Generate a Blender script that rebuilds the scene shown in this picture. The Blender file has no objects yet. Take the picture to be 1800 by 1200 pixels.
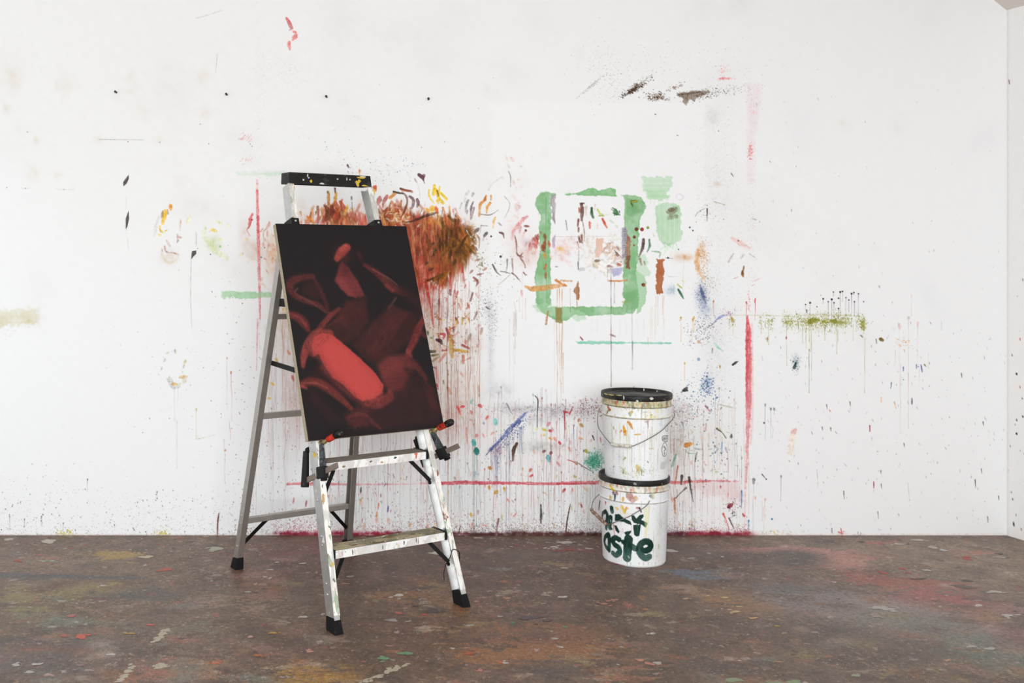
import bpy, bmesh, math, random
import numpy as np
from mathutils import Vector, Matrix

# ------------------------------------------------------------------ camera, world, lights, exposure
SC = bpy.context.scene
COL = SC.collection
F, VX, HZ, EYE = 1741.17, 550.4, 456.0, 1.3077      # focal length and principal point of the 1800x1200 frame, eye height (m)
cam = bpy.data.cameras.new('camera')
cam.sensor_width = 36.0
cam.lens = F / 1800 * 36
cam.shift_x = (900 - VX) / 1800
cam.shift_y = -(600 - HZ) / 1800
cam.clip_start = 0.05
camo = bpy.data.objects.new('camera', cam)
camo.location = (0, 0, EYE)
camo.rotation_euler = (math.pi / 2, 0, 0)
COL.objects.link(camo)
SC.camera = camo

world = bpy.data.worlds.new('world')
SC.world = world
world.use_nodes = True
world.node_tree.nodes['Background'].inputs[0].default_value = (0.91, 0.96, 1.0, 1)
world.node_tree.nodes['Background'].inputs[1].default_value = 1.0

def area(name, loc, target, sx, sy, power, color=(1, 1, 1)):
    l = bpy.data.lights.new(name, 'AREA')
    l.shape = 'RECTANGLE'
    l.size, l.size_y, l.energy, l.color = sx, sy, power, color
    o = bpy.data.objects.new(name, l)
    o.location = loc
    o.rotation_euler = (Vector(target) - Vector(loc)).to_track_quat('-Z', 'Y').to_euler()
    COL.objects.link(o)
area('window_bank', (-0.1, -1.9, 1.8), (0.55, 4.7, 1.25), 4.0, 2.3, 262, (0.925, 0.97, 1.0))

vs = SC.view_settings
vs.view_transform = 'Standard'
vs.look = 'None'
vs.exposure = 0.0
vs.gamma = 1.0
vs.use_curve_mapping = False

RNG = np.random.default_rng(7)
random.seed(7)

# ------------------------------------------------------------------ object helpers
def tag(o, label=None, cat=None, group=None, kind=None):
    if label: o['label'] = label
    if cat: o['category'] = cat
    if group: o['group'] = group
    if kind: o['kind'] = kind
    return o

def empty(name, loc=(0, 0, 0), rz=0.0):
    o = bpy.data.objects.new(name, None)
    o.location = loc
    o.rotation_euler = (0, 0, rz)
    o.empty_display_size = 0.1
    COL.objects.link(o)
    return o

def link(name, me, mat, parent=None):
    if mat is not None:
        me.materials.append(mat)
    o = bpy.data.objects.new(name, me)
    COL.objects.link(o)
    if parent is not None:
        o.parent = parent
    return o

def obj(name, bm, mat, parent=None, smooth=False, bevel=0.0):
    if bevel:
        bmesh.ops.bevel(bm, geom=bm.edges[:], offset=bevel, segments=2, profile=0.6, affect='EDGES', clamp_overlap=True)
    bmesh.ops.recalc_face_normals(bm, faces=bm.faces)
    me = bpy.data.meshes.new(name)
    bm.to_mesh(me)
    bm.free()
    if smooth:
        me.shade_smooth()
    return link(name, me, mat, parent)

def V(*a):
    return Vector(a)

def prism(bm, prof, p0, p1, xax, prof1=None):
    """extrude the 2-D profile from p0 to p1; its x runs along xax, its y along dir x xax"""
    p0, p1 = Vector(p0), Vector(p1)
    e3 = (p1 - p0).normalized()
    e1 = Vector(xax)
    e1 = (e1 - e3 * e1.dot(e3)).normalized()
    e2 = e3.cross(e1)
    a = [bm.verts.new(p0 + e1 * x + e2 * y) for x, y in prof]
    b = [bm.verts.new(p1 + e1 * x + e2 * y) for x, y in (prof1 or prof)]
    n = len(prof)
    bm.faces.new(a[::-1])
    bm.faces.new(b)
    for i in range(n):
        bm.faces.new((a[i], a[(i + 1) % n], b[(i + 1) % n], b[i]))

def rect(w, h, cx=0, cy=0):
    return [(cx - w / 2, cy - h / 2), (cx + w / 2, cy - h / 2), (cx + w / 2, cy + h / 2), (cx - w / 2, cy + h / 2)]

def circ(r, n=12):
    return [(r * math.cos(2 * math.pi * i / n), r * math.sin(2 * math.pi * i / n)) for i in range(n)]

def bar(p0, p1, w, h, xax=(0, 0, 1)):
    bm = bmesh.new()
    prism(bm, rect(w, h), p0, p1, xax)
    return bm

def lathe(bm, prof, n=24, frame=None, cap0=True, cap1=True):
    """revolve (r, z) points; frame = Matrix placing the axis"""
    rings = []
    fr = frame or Matrix.Identity(4)
    for r, z in prof:
        rings.append([bm.verts.new(fr @ Vector((r * math.cos(2 * math.pi * i / n), r * math.sin(2 * math.pi * i / n), z))) for i in range(n)])
    for a, b in zip(rings, rings[1:]):
        for i in range(n):
            bm.faces.new((a[i], a[(i + 1) % n], b[(i + 1) % n], b[i]))
    if cap0: bm.faces.new(rings[0][::-1])
    if cap1: bm.faces.new(rings[-1])

def axis_frame(p, d):
    return Matrix.Translation(Vector(p)) @ Vector(d).to_track_quat('Z', 'Y').to_matrix().to_4x4()

def tube(bm, pts, r, n=8):
    pts = [Vector(p) for p in pts]
    rings = []
    up = Vector((0.13, 0.21, 0.97)).normalized()
    for i, p in enumerate(pts):
        t = (pts[min(i + 1, len(pts) - 1)] - pts[max(i - 1, 0)]).normalized()
        e1 = (up - t * up.dot(t)).normalized()
        e2 = t.cross(e1)
        rings.append([bm.verts.new(p + (e1 * math.cos(2 * math.pi * k / n) + e2 * math.sin(2 * math.pi * k / n)) * r) for k in range(n)])
    for a, b in zip(rings, rings[1:]):
        for i in range(n):
            bm.faces.new((a[i], a[(i + 1) % n], b[(i + 1) % n], b[i]))
    bm.faces.new(rings[0][::-1])
    bm.faces.new(rings[-1])

def spline(pts, n=10):
    """Catmull-Rom through pts"""
    P = [np.array(p, float) for p in pts]
    P = [2 * P[0] - P[1]] + P + [2 * P[-1] - P[-2]]
    out = []
    for i in range(1, len(P) - 2):
        for k in range(n):
            t = k / n
            a, b, c, d = P[i - 1], P[i], P[i + 1], P[i + 2]
            out.append(0.5 * ((2 * b) + (c - a) * t + (2 * a - 5 * b + 4 * c - d) * t * t + (3 * b - a - 3 * c + d) * t ** 3))
    out.append(P[-2])
    return out

# ------------------------------------------------------------------ materials
def lin(c):
    c = np.asarray(c, float)
    return np.where(c <= 0.04045, c / 12.92, ((c + 0.055) / 1.055) ** 2.4)

def hexc(s):
    return np.array([int(s[i:i + 2], 16) / 255 for i in (0, 2, 4)])

def hl(s):
    return tuple(float(v) for v in lin(hexc(s))) + (1.0,)

class Mat:
    def __init__(self, name):
        self.m = bpy.data.materials.new(name)
        self.m.use_nodes = True
        self.nt = self.m.node_tree
        self.b = self.nt.nodes['Principled BSDF']
    def n(self, kind, **kw):
        nd = self.nt.nodes.new(kind)
        for k, v in kw.items():
            setattr(nd, k, v)
        return nd
    def l(self, a, b):
        self.nt.links.new(a, b)
    def coords(self, scale=(1, 1, 1), kind='Object'):
        t = self.n('ShaderNodeTexCoord')
        mp = self.n('ShaderNodeMapping')
        mp.inputs['Scale'].default_value = scale
        self.l(t.outputs[kind], mp.inputs[0])
        return mp.outputs[0]
    def noise(self, vec, scale, detail=4, rough=0.6, dist=0.0):
        t = self.n('ShaderNodeTexNoise')
        t.inputs['Scale'].default_value = scale
        t.inputs['Detail'].default_value = detail
        t.inputs['Roughness'].default_value = rough
        t.inputs['Distortion'].default_value = dist
        self.l(vec, t.inputs['Vector'])
        return t
    def ramp(self, fac, stops):
        r = self.n('ShaderNodeValToRGB')
        el = r.color_ramp.elements
        while len(el) < len(stops):
            el.new(0.5)
        for e, (p, c) in zip(el, stops):
            e.position = p
            e.color = c if len(c) == 4 else tuple(c) + (1,)
        self.l(fac, r.inputs[0])
        return r.outputs[0]
    def mix(self, fac, a, b, mode='MIX'):
        x = self.n('ShaderNodeMix', data_type='RGBA', blend_type=mode)
        for s, v in ((x.inputs['Factor'], fac), (x.inputs['A'], a), (x.inputs['B'], b)):
            if hasattr(v, 'is_output') or isinstance(v, bpy.types.NodeSocket):
                self.l(v, s)
            else:
                s.default_value = v
        return x.outputs['Result']
    def set(self, **kw):
        for k, v in kw.items():
            s = self.b.inputs[k.replace('_', ' ')]
            if isinstance(v, bpy.types.NodeSocket):
                self.l(v, s)
            else:
                s.default_value = v
        return self
    def bump(self, h, strength=0.2, dist=0.002):
        bp = self.n('ShaderNodeBump')
        bp.inputs['Strength'].default_value = strength
        bp.inputs['Distance'].default_value = dist
        self.l(h, bp.inputs['Height'])
        self.l(bp.outputs[0], self.b.inputs['Normal'])

W_ = (1, 1, 1, 1); K_ = (0, 0, 0, 1)

def painted(name, rough=0.75, grain=0.04, gscale=120, bump=0.15, spec=0.3):
    """surface whose paint is stored per vertex in the 'paint' attribute, with a fine procedural grain"""
    M = Mat(name)
    at = M.n('ShaderNodeAttribute', attribute_name='paint')
    v = M.coords()
    nz = M.noise(v, gscale, 5, 0.6)
    g = M.ramp(nz.outputs[0], [(0.25, (1 - grain,) * 3), (0.75, W_)])
    M.set(Base_Color=M.mix(1.0, at.outputs['Color'], g, 'MULTIPLY'), Roughness=rough, Specular_IOR_Level=spec)
    M.bump(nz.outputs[0], bump, 0.002)
    return M.m

def plain(name, col, rough=0.5, metal=0.0, spec=0.5, grain=0.1, gscale=40):
    M = Mat(name)
    nz = M.noise(M.coords(), gscale, 4)
    c = hl(col)
    lo = tuple(x * (1 - grain) for x in c[:3]) + (1,)
    M.set(Base_Color=M.ramp(nz.outputs[0], [(0.3, lo), (0.7, c)]), Roughness=rough, Metallic=metal, Specular_IOR_Level=spec)
    return M.m

def flecked(name, base, flecks, rough=0.45, metal=0.0, stretch=(1, 1, 1), spec=0.5):
    """base colour with paint flecks: (colour, noise scale, threshold) each"""
    M = Mat(name)
    v = M.coords(stretch)
    nz = M.noise(v, 30, 4)
    c = hl(base)
    cur = M.ramp(nz.outputs[0], [(0.3, tuple(x * 0.82 for x in c[:3])), (0.7, c)])
    met = None
    for i, (colr, sc, th) in enumerate(flecks):
        mp = M.n('ShaderNodeMapping')
        mp.inputs['Location'].default_value = (i * 3.7 + 1, i * 1.9, i * 5.3)
        M.l(v, mp.inputs[0])
        k = M.noise(mp.outputs[0], sc, 3, 0.55, 0.4)
        f = M.ramp(k.outputs[0], [(th, K_), (th + 0.03, W_)])
        cur = M.mix(f, cur, hl(colr))
        if metal:
            inv = M.ramp(k.outputs[0], [(th, W_), (th + 0.03, K_)])
            met = inv if met is None else M.mix(1.0, met, inv, 'MULTIPLY')
    M.set(Base_Color=cur, Roughness=rough, Specular_IOR_Level=spec)
    if metal:
        if met is None:
            M.set(Metallic=metal)
        else:
            mm = M.n('ShaderNodeMath', operation='MULTIPLY')
            M.l(met, mm.inputs[0]); mm.inputs[1].default_value = metal
            M.set(Metallic=mm.outputs[0])
    return M.m

# ------------------------------------------------------------------ paint canvas: colour laid on a surface in its own units
def vnoise(shape, cell, rng):
    h, w = shape
    gh, gw = int(h / cell) + 3, int(w / cell) + 3
    g = rng.random((gh, gw)).astype(np.float32)
    y = np.arange(h) / cell; x = np.arange(w) / cell
    yi, xi = y.astype(int), x.astype(int)
    fy, fx = (y - yi)[:, None], (x - xi)[None]
    fy = fy * fy * (3 - 2 * fy); fx = fx * fx * (3 - 2 * fx)
    a = g[yi][:, xi]; b = g[yi][:, xi + 1]; c = g[yi + 1][:, xi]; d = g[yi + 1][:, xi + 1]
    return (a * (1 - fx) + b * fx) * (1 - fy) + (c * (1 - fx) + d * fx) * fy

def sstep(a, b, x):
    t = np.clip((x - a) / ((b - a) or 1e-9), 0, 1)
    return t * t * (3 - 2 * t)

DRIP_W, DRIP_O = 0.85, 0.8
class Canvas:
    def __init__(s, u0, v0, w, h, base, k=1.0, seed=1):
        s.u0, s.v0, s.w, s.h, s.k = u0, v0, int(w * k), int(h * k), k       # k = samples per unit
        s.rng = np.random.default_rng(seed)
        s.c = np.empty((s.h + 1, s.w + 1, 3), np.float32)
        s.c[:] = hexc(base)
        s.n1 = vnoise((s.h + 1, s.w + 1), 2.2 * k, s.rng)
        s.n2 = vnoise((s.h + 1, s.w + 1), 6 * k, s.rng)
        s.n3 = vnoise((s.h + 1, s.w + 1), 22 * k, s.rng)
    def win(s, x0, y0, x1, y1):
        a = max(0, int((x0 - s.u0) * s.k) - 1); b = min(s.w + 1, int((x1 - s.u0) * s.k) + 3)
        c = max(0, int((y0 - s.v0) * s.k) - 1); d = min(s.h + 1, int((y1 - s.v0) * s.k) + 3)
        if a >= b or c >= d:
            return None
        X = (np.arange(a, b) / s.k + s.u0)[None]; Y = (np.arange(c, d) / s.k + s.v0)[:, None]
        return (slice(c, d), slice(a, b)), X, Y
    def put(s, sl, m, col, mode='n'):
        col = hexc(col) if isinstance(col, str) else np.asarray(col)
        m = np.clip(m, 0, 1)[..., None]
        if mode == 'm':
            s.c[sl] *= 1 - m + m * col
        else:
            s.c[sl] = s.c[sl] * (1 - m) + m * col
    def cloud(s, x, y, sx, sy, col, op, ang=0, gr=0.5, mode='m'):
        r = 2.6 * max(sx, sy)
        w = s.win(x - r, y - r, x + r, y + r)
        if not w: return
        sl, X, Y = w
        ca, sa = math.cos(ang), math.sin(ang)
        p = ((X - x) * ca + (Y - y) * sa) / sx; q = (-(X - x) * sa + (Y - y) * ca) / sy
        m = np.exp(-(p * p + q * q) * 0.9) * op * (1 - gr + gr * 2 * s.n2[sl] * (0.5 + s.n1[sl]))
        m = np.where(m < 0.006, 0, m)
        s.put(sl, m, col, mode)
    def stroke(s, pts, wd, col, op=1.0, soft=0.7, br=0.0, rag=0.2, mode='n', taper=0.25, smooth=True, tone=0.2, fade=0.0):
        P = np.array(pts, float)
        wd = np.full(len(P), wd, float) if np.isscalar(wd) else np.array(wd, float)
        if smooth and 3 <= len(P) <= 12:
            Q = np.array(spline(P, 5))
            wd = np.interp(np.linspace(0, len(P) - 1, len(Q)), np.arange(len(P)), wd); P = Q
        m0 = wd.max() / 2 + 3
        w = s.win(P[:, 0].min() - m0, P[:, 1].min() - m0, P[:, 0].max() + m0, P[:, 1].max() + m0)
        if not w: return
        sl, X, Y = w
        best = np.full((Y.shape[0], X.shape[1]), 1e9, np.float32)
        along = np.zeros_like(best); cross = np.zeros_like(best)
        seg = np.hypot(*(P[1:] - P[:-1]).T); L = np.concatenate([[0], np.cumsum(seg)])
        for i in range(len(P) - 1):
            d = P[i + 1] - P[i]; l2 = max(d @ d, 1e-9)
            t = np.clip(((X - P[i, 0]) * d[0] + (Y - P[i, 1]) * d[1]) / l2, 0, 1)
            dx = X - P[i, 0] - t * d[0]; dy = Y - P[i, 1] - t * d[1]
            r = (wd[i] * (1 - t) + wd[i + 1] * t) / 2
            e = np.hypot(dx, dy) - r
            k = e < best
            best = np.where(k, e, best)
            if br or taper or fade:
                along = np.where(k, L[i] + t * seg[i], along)
                cross = np.where(k, (dx * -d[1] + dy * d[0]) / math.sqrt(l2), cross)
        e = best + (s.n2[sl] - 0.5) * rag * wd.max() + (s.n1[sl] - 0.5) * rag * (1.4 + wd.max() * .25)
        m = op * (1 - sstep(-soft, soft, e))
        if br:
            tb = np.sin(cross * 2.9 + 7 * np.sin(cross * 1.3) + s.n3[sl] * 4) * 0.5 + 0.5
            m = m * (1 - br * tb * (0.35 + 0.65 * s.n1[sl]) * 1.4)
        if taper:
            m = m * (1 - taper * sstep(0.3, 1.0, along / max(L[-1], 1e-6)))
        if fade:
            m = m * (1 - fade * (0.5 + 0.5 * np.sin(along * .11 + P[0, 0] * 3.7 + 2 * np.sin(along * .031 + P[0, 1]))))
        col = hexc(col) if isinstance(col, str) else np.asarray(col)
        if tone:
            col = np.clip(col * (1 + tone * (1.2 * s.n1[sl] + .8 * s.n2[sl] - 1)[..., None]), 0, 1)
        s.put(sl, m, col, mode)
    def dab(s, x, y, ln, wd, ang, col, op=1.0, soft=0.7, curve=0.0, mode='n', br=0.3):
        dx, dy = math.cos(ang) * ln / 2, math.sin(ang) * ln / 2
        px, py = -math.sin(ang) * curve * ln, math.cos(ang) * curve * ln
        s.stroke([(x - dx, y - dy), (x - dx * .4 + px * .8, y - dy * .4 + py * .8), (x + dx * .4 + px * .8, y + dy * .4 + py * .8), (x + dx, y + dy)],
                 [wd * .6, wd, wd * .85, wd * .3], col, op, soft, br, 0.16, mode)
    def drip(s, x, y0, y1, wd, col, op=0.8, head=0.0, wob=1.0, mode='m', bead=0.3):
        n = max(4, int((y1 - y0) / 5))
        walk = np.cumsum(s.rng.normal(0, 1, n)); walk -= np.linspace(walk[0], walk[-1] * .6, n)
        xs = x + walk * 0.30 * wob + np.sin(np.linspace(0, n * s.rng.uniform(.4, .9), n) + s.rng.uniform(0, 6)) * .45 * wob
        if s.rng.random() < 0.4 * wob:
            j = s.rng.integers(1, n); xs[j:] += s.rng.normal(0, 2.2 * wob)
        ys = np.linspace(y0, y1, n)
        ww = wd * (1 - 0.35 * np.linspace(0, 1, n)) * s.rng.uniform(.75, 1.2, n)
        ww[-1] = wd * (1 + bead)
        s.stroke(np.c_[xs, ys], ww * DRIP_W, col, op * DRIP_O, 0.45, 0, 0.05, mode, smooth=False, tone=0, fade=.55)
        if head:
            s.stroke([(x, y0 - head * .5), (x, y0 + head * .4)], [head, head * .8], col, min(1, op * 1.2), 0.6, 0, 0.15)
    def smear(s, x0, y0, x1, y1, n, mix, dx=0.0):
        """drag the wet paint of a region downwards over n units"""
        sl, X, Y = s.win(x0, y0, x1, y1)
        src = s.c[sl]; acc = np.zeros_like(src); m = int(n * s.k)
        for i in range(m):
            acc += np.roll(np.roll(src, i - m // 3, 0), int(dx * i), 1)
        acc /= m
        cx, cy = (x0 + x1) / 2, (y0 + y1) / 2
        w = mix * sstep(1.0, .72, np.maximum(np.abs(X - cx) / (x1 - x0), np.abs(Y - cy) / (y1 - y0)) * 2) * (.55 + .9 * s.n3[sl])
        w = np.clip(w, 0, 1)[..., None]
        s.c[sl] = src * (1 - w) + acc * w
    def speck(s, x, y, r, col, op=0.9, ang=0, el=1.0, mode='n'):
        R = r * el + 1.5
        w = s.win(x - R, y - R, x + R, y + R)
        if not w: return
        sl, X, Y = w
        ca, sa = math.cos(ang), math.sin(ang)
        p = ((X - x) * ca + (Y - y) * sa) / el; q = -(X - x) * sa + (Y - y) * ca
        m = op * (1 - sstep(r - .45, r + .4, np.hypot(p, q)))
        if r < 0.5: m = m * (r / 0.5)
        s.put(sl, m, col, mode)
    def spray(s, cx, cy, sx, sy, n, cols, r=(0.4, 1.1), op=(0.4, 0.9), ang=0, flat=False, el=(1, 1.6), dirn=None):
        g = s.rng
        ca, sa = math.cos(ang), math.sin(ang)
        for _ in range(n):
            p, q = (g.uniform(-1, 1), g.uniform(-1, 1)) if flat else g.normal(0, 0.5, 2)
            x = cx + p * sx * ca - q * sy * sa; y = cy + p * sx * sa + q * sy * ca
            rr = r[0] + (r[1] - r[0]) * g.random() ** 2.5
            s.speck(x, y, rr, cols[g.integers(len(cols))], g.uniform(*op), (g.uniform(0, 3.14) if dirn is None else dirn + g.normal(0, .25)), g.uniform(*el))
    def poly(s, pts, col, op=1.0, soft=0.8, rag=2.0, br=0.0, bdir='v', rim=0.0, mode='n', var=0.0):
        P = np.array(pts, float)
        w = s.win(P[:, 0].min() - 5, P[:, 1].min() - 5, P[:, 0].max() + 5, P[:, 1].max() + 5)
        if not w: return
        sl, X, Y = w
        X, Y = np.broadcast_arrays(X, Y)
        ins = np.zeros(X.shape, bool); dist = np.full(X.shape, 1e9)
        for i in range(len(P)):
            a, b = P[i], P[(i + 1) % len(P)]
            d = b - a; l2 = max(d @ d, 1e-9)
            t = np.clip(((X - a[0]) * d[0] + (Y - a[1]) * d[1]) / l2, 0, 1)
            dist = np.minimum(dist, np.hypot(X - a[0] - t * d[0], Y - a[1] - t * d[1]))
            k = (a[1] > Y) != (b[1] > Y)
            with np.errstate(divide='ignore', invalid='ignore'):
                ins ^= k & (X < (b[0] - a[0]) * (Y - a[1]) / (b[1] - a[1]) + a[0])
        e = np.where(ins, -dist, dist) + (s.n2[sl] - .5) * rag * 2 + (s.n1[sl] - .5) * rag
        m = op * (1 - sstep(-soft, soft, e))
        if rim: m = m * (1 + rim * np.exp(-(e / 1.6) ** 2))
        if var: m = m * (1 - var + var * 2 * (0.6 * s.n3[sl] + .4 * s.n2[sl]))
        if br:
            c = X if bdir == 'v' else Y
            tb = np.sin(c * 2.6 + 5 * np.sin(c * .83) + 2 * s.n3[sl]) * .5 + .5
            m = m * (1 - br * tb)
        s.put(sl, m, col, mode)

def quad_mesh(name, cv, place, tol=0.022, base=16, extra=None):
    """flat surface split only where its paint changes; place(u, v) -> xyz arrays"""
    H, Wd = cv.c.shape[0] - 1, cv.c.shape[1] - 1
    H -= H % base; Wd -= Wd % base
    img = cv.c[:H + 1, :Wd + 1]
    quads = []
    active = np.ones((H // base, Wd // base), bool)
    sz = base
    while True:
        nh, nw = H // sz, Wd // sz
        if sz == 1:
            split = np.zeros((nh, nw), bool)
        else:
            c00 = img[0:H:sz, 0:Wd:sz]; c10 = img[0:H:sz, sz:Wd + 1:sz]; c01 = img[sz:H + 1:sz, 0:Wd:sz]; c11 = img[sz:H + 1:sz, sz:Wd + 1:sz]
            err = np.zeros((nh, nw), np.float32)
            for j in range(sz + 1):
                for i in range(sz + 1):
                    fi, fj = i / sz, j / sz
                    pred = (c00 * (1 - fi) + c10 * fi) * (1 - fj) + (c01 * (1 - fi) + c11 * fi) * fj
                    act = img[j:j + H - sz + 1:sz, i:i + Wd - sz + 1:sz]
                    np.maximum(err, np.abs(pred - act).max(-1), out=err)
            split = err > tol
        leaf = active & ~split
        r, c = np.nonzero(leaf)
        quads.append(np.stack([r * sz, c * sz, np.full(len(r), sz)], 1))
        if sz == 1: break
        active = np.repeat(np.repeat(active & split, 2, 0), 2, 1)
        sz //= 2
    q = np.concatenate(quads)
    r, c, z = q.T
    st = Wd + 1
    idx = np.stack([r * st + c, (r + z) * st + c, (r + z) * st + c + z, r * st + c + z], 1)
    used, inv = np.unique(idx, return_inverse=True)
    inv = inv.reshape(-1, 4)
    u = (used % st) / cv.k + cv.u0; v = (used // st) / cv.k + cv.v0
    pos = np.stack(place(u, v), 1)
    col = lin(img.reshape(-1, 3)[used])
    return grid_to_mesh(name, pos, inv, col, extra)

def grid_to_mesh(name, pos, faces, col, extra=None):
    nv = len(pos)
    loops = faces.reshape(-1)
    sizes = np.full(len(faces), 4)
    if extra is not None:
        epos, efaces, ecol = extra
        ef = np.array(efaces) + nv
        pos = np.concatenate([pos, np.array(epos, float)])
        col = np.concatenate([col, np.tile(lin(hexc(ecol)), (len(epos), 1))])
        loops = np.concatenate([loops, ef.reshape(-1)])
        sizes = np.concatenate([sizes, np.full(len(ef), 4)])
    me = bpy.data.meshes.new(name)
    me.vertices.add(len(pos))
    me.vertices.foreach_set('co', pos.astype(np.float32).ravel())
    me.loops.add(len(loops))
    me.loops.foreach_set('vertex_index', loops.astype(np.int32))
    me.polygons.add(len(sizes))
    me.polygons.foreach_set('loop_start', np.concatenate([[0], np.cumsum(sizes)[:-1]]).astype(np.int32))
    a = me.attributes.new('paint', 'FLOAT_COLOR', 'POINT')
    a.data.foreach_set('color', np.c_[col, np.ones(len(col))].astype(np.float32).ravel())
    me.update(calc_edges=True)
    me.validate()
    return me

# ------------------------------------------------------------------ the back wall: years of paint on white plaster (unit = 2.7 mm)
S = 370.45                                   # wall units per metre
YW = F / S                                   # distance of the back wall
UC = 1769.0                                  # the right-hand corner, in wall units
def wall_x(u): return (u - VX) / S
def wall_z(v): return EYE - (v - HZ) / S
C = Canvas(-567, -403, 2336, 1344, 'f3f3f3', 1.5, 3)
g = C.rng
R = math.radians
def P4(pts, f=4.0, ox=900, oy=300):          # points measured on an enlarged detail
    return [(ox + x / f, oy + y / f) for x, y in pts]

def old_stains():
    C.cloud(300, 200, 500, 260, 'f4f2ee', 0.5, 0, 0.2)
    for x, y, r, o in ((22, 138, 15, .24), (115, 150, 16, .14), (231, 138, 6, .22), (238, 150, 6, .16), (225, 162, 5, .14), (357, 137, 9, .22), (360, 199, 8, .16),
                       (12, 190, 7, .2), (250, 192, 14, .08), (60, 305, 10, .18), (100, 306, 6, .22), (64, 246, 5, .3), (173, 245, 6, .25), (279, 246, 6, .2), (318, 315, 12, .1),
                       (1018, 92, 7, .14), (1048, 95, 6, .1), (958, 268, 6, .2), (1062, 268, 6, .14), (1484, 218, 9, .14), (1580, 222, 14, .1), (1540, 440, 10, .07),
                       (690, 60, 10, .08), (758, 215, 9, .09), (900, 315, 12, .1), (920, 320, 10, .12), (1005, 316, 4, .12), (1050, 316, 3, .14), (1470, 420, 16, .06),
                       (680, 85, 6, .1), (855, 156, 6, .16), (870, 170, 9, .08)):
        C.cloud(x, y, r, r * 1.15, 'dcb890', o * .62, 0, 0.5)
    for _ in range(70):                       # patched and re-rolled plaster
        x, y = g.uniform(-540, 1750), g.uniform(-300, 600)
        C.cloud(x, y, g.uniform(15, 60), g.uniform(15, 50), ('ece6dc', 'f0ece8', 'e8e8ea')[g.integers(3)], g.uniform(.08, .22), g.uniform(0, 3), 0.3)
    C.poly([(-20, 545), (66, 541), (69, 570), (20, 572), (-20, 578)], 'd9cfa0', .5, 4, 5, .2, 'v', var=.6, mode='m')
    C.spray(8, 580, 22, 18, 90, ['c8a8a0', 'd0b0b0'], (.4, .8), (.15, .4))
    C.stroke([(174, 245), (214, 245.4), (252, 245.8)], 1.1, 'a8a8a4', .6, .5)
    C.stroke([(345, 32), (392, 18)], 1.2, 'd0ccc6', .6, .5)
    C.stroke([(382, 95), (379, 128)], 1.0, 'a0a098', .5, .5)
    for x, y in ((45, 331), (112, 333), (225, 249), (281, 250), (48, 232), (367, 253), (440, 253), (443, 257), (352, 218), (12, 330)):
        C.speck(x, y, .9, '5a5550', .75)
    C.stroke([(38, 331), (54, 331)], .8, 'c8c8c4', .5); C.stroke([(98, 332), (130, 334)], .8, 'c8c8c4', .5)
    # the top red mark
    C.stroke([(504, 32), (509, 41), (513, 50)], [5, 7, 5], 'c4625e', .95, .7, .2)
    C.stroke([(512, 53), (520, 58), (518, 66), (511, 73)], [4, 5, 9, 4], 'ea716d', .9, .8, .45, .5)
    C.stroke([(509, 74), (508, 80), (510, 87)], [6, 6, 3], 'f0807a', .9, .8, .4, .3)
    C.spray(500, 120, 45, 38, 260, ['f0c8c8', 'e8b8b8'], (.4, .9), (.2, .45))
    C.spray(456, 180, 10, 150, 200, ['f0c8cc', 'e8c0c4'], (.4, .9), (.2, .5))
    C.spray(430, 242, 14, 9, 30, ['e0909a'], (.5, 1.0), (.3, .6), dirn=-.8, el=(2, 4))
    C.spray(434, 280, 10, 8, 20, ['e8a0a0'], (.5, 1.0), (.3, .5), dirn=-.8, el=(2, 4))
old_stains()

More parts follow.
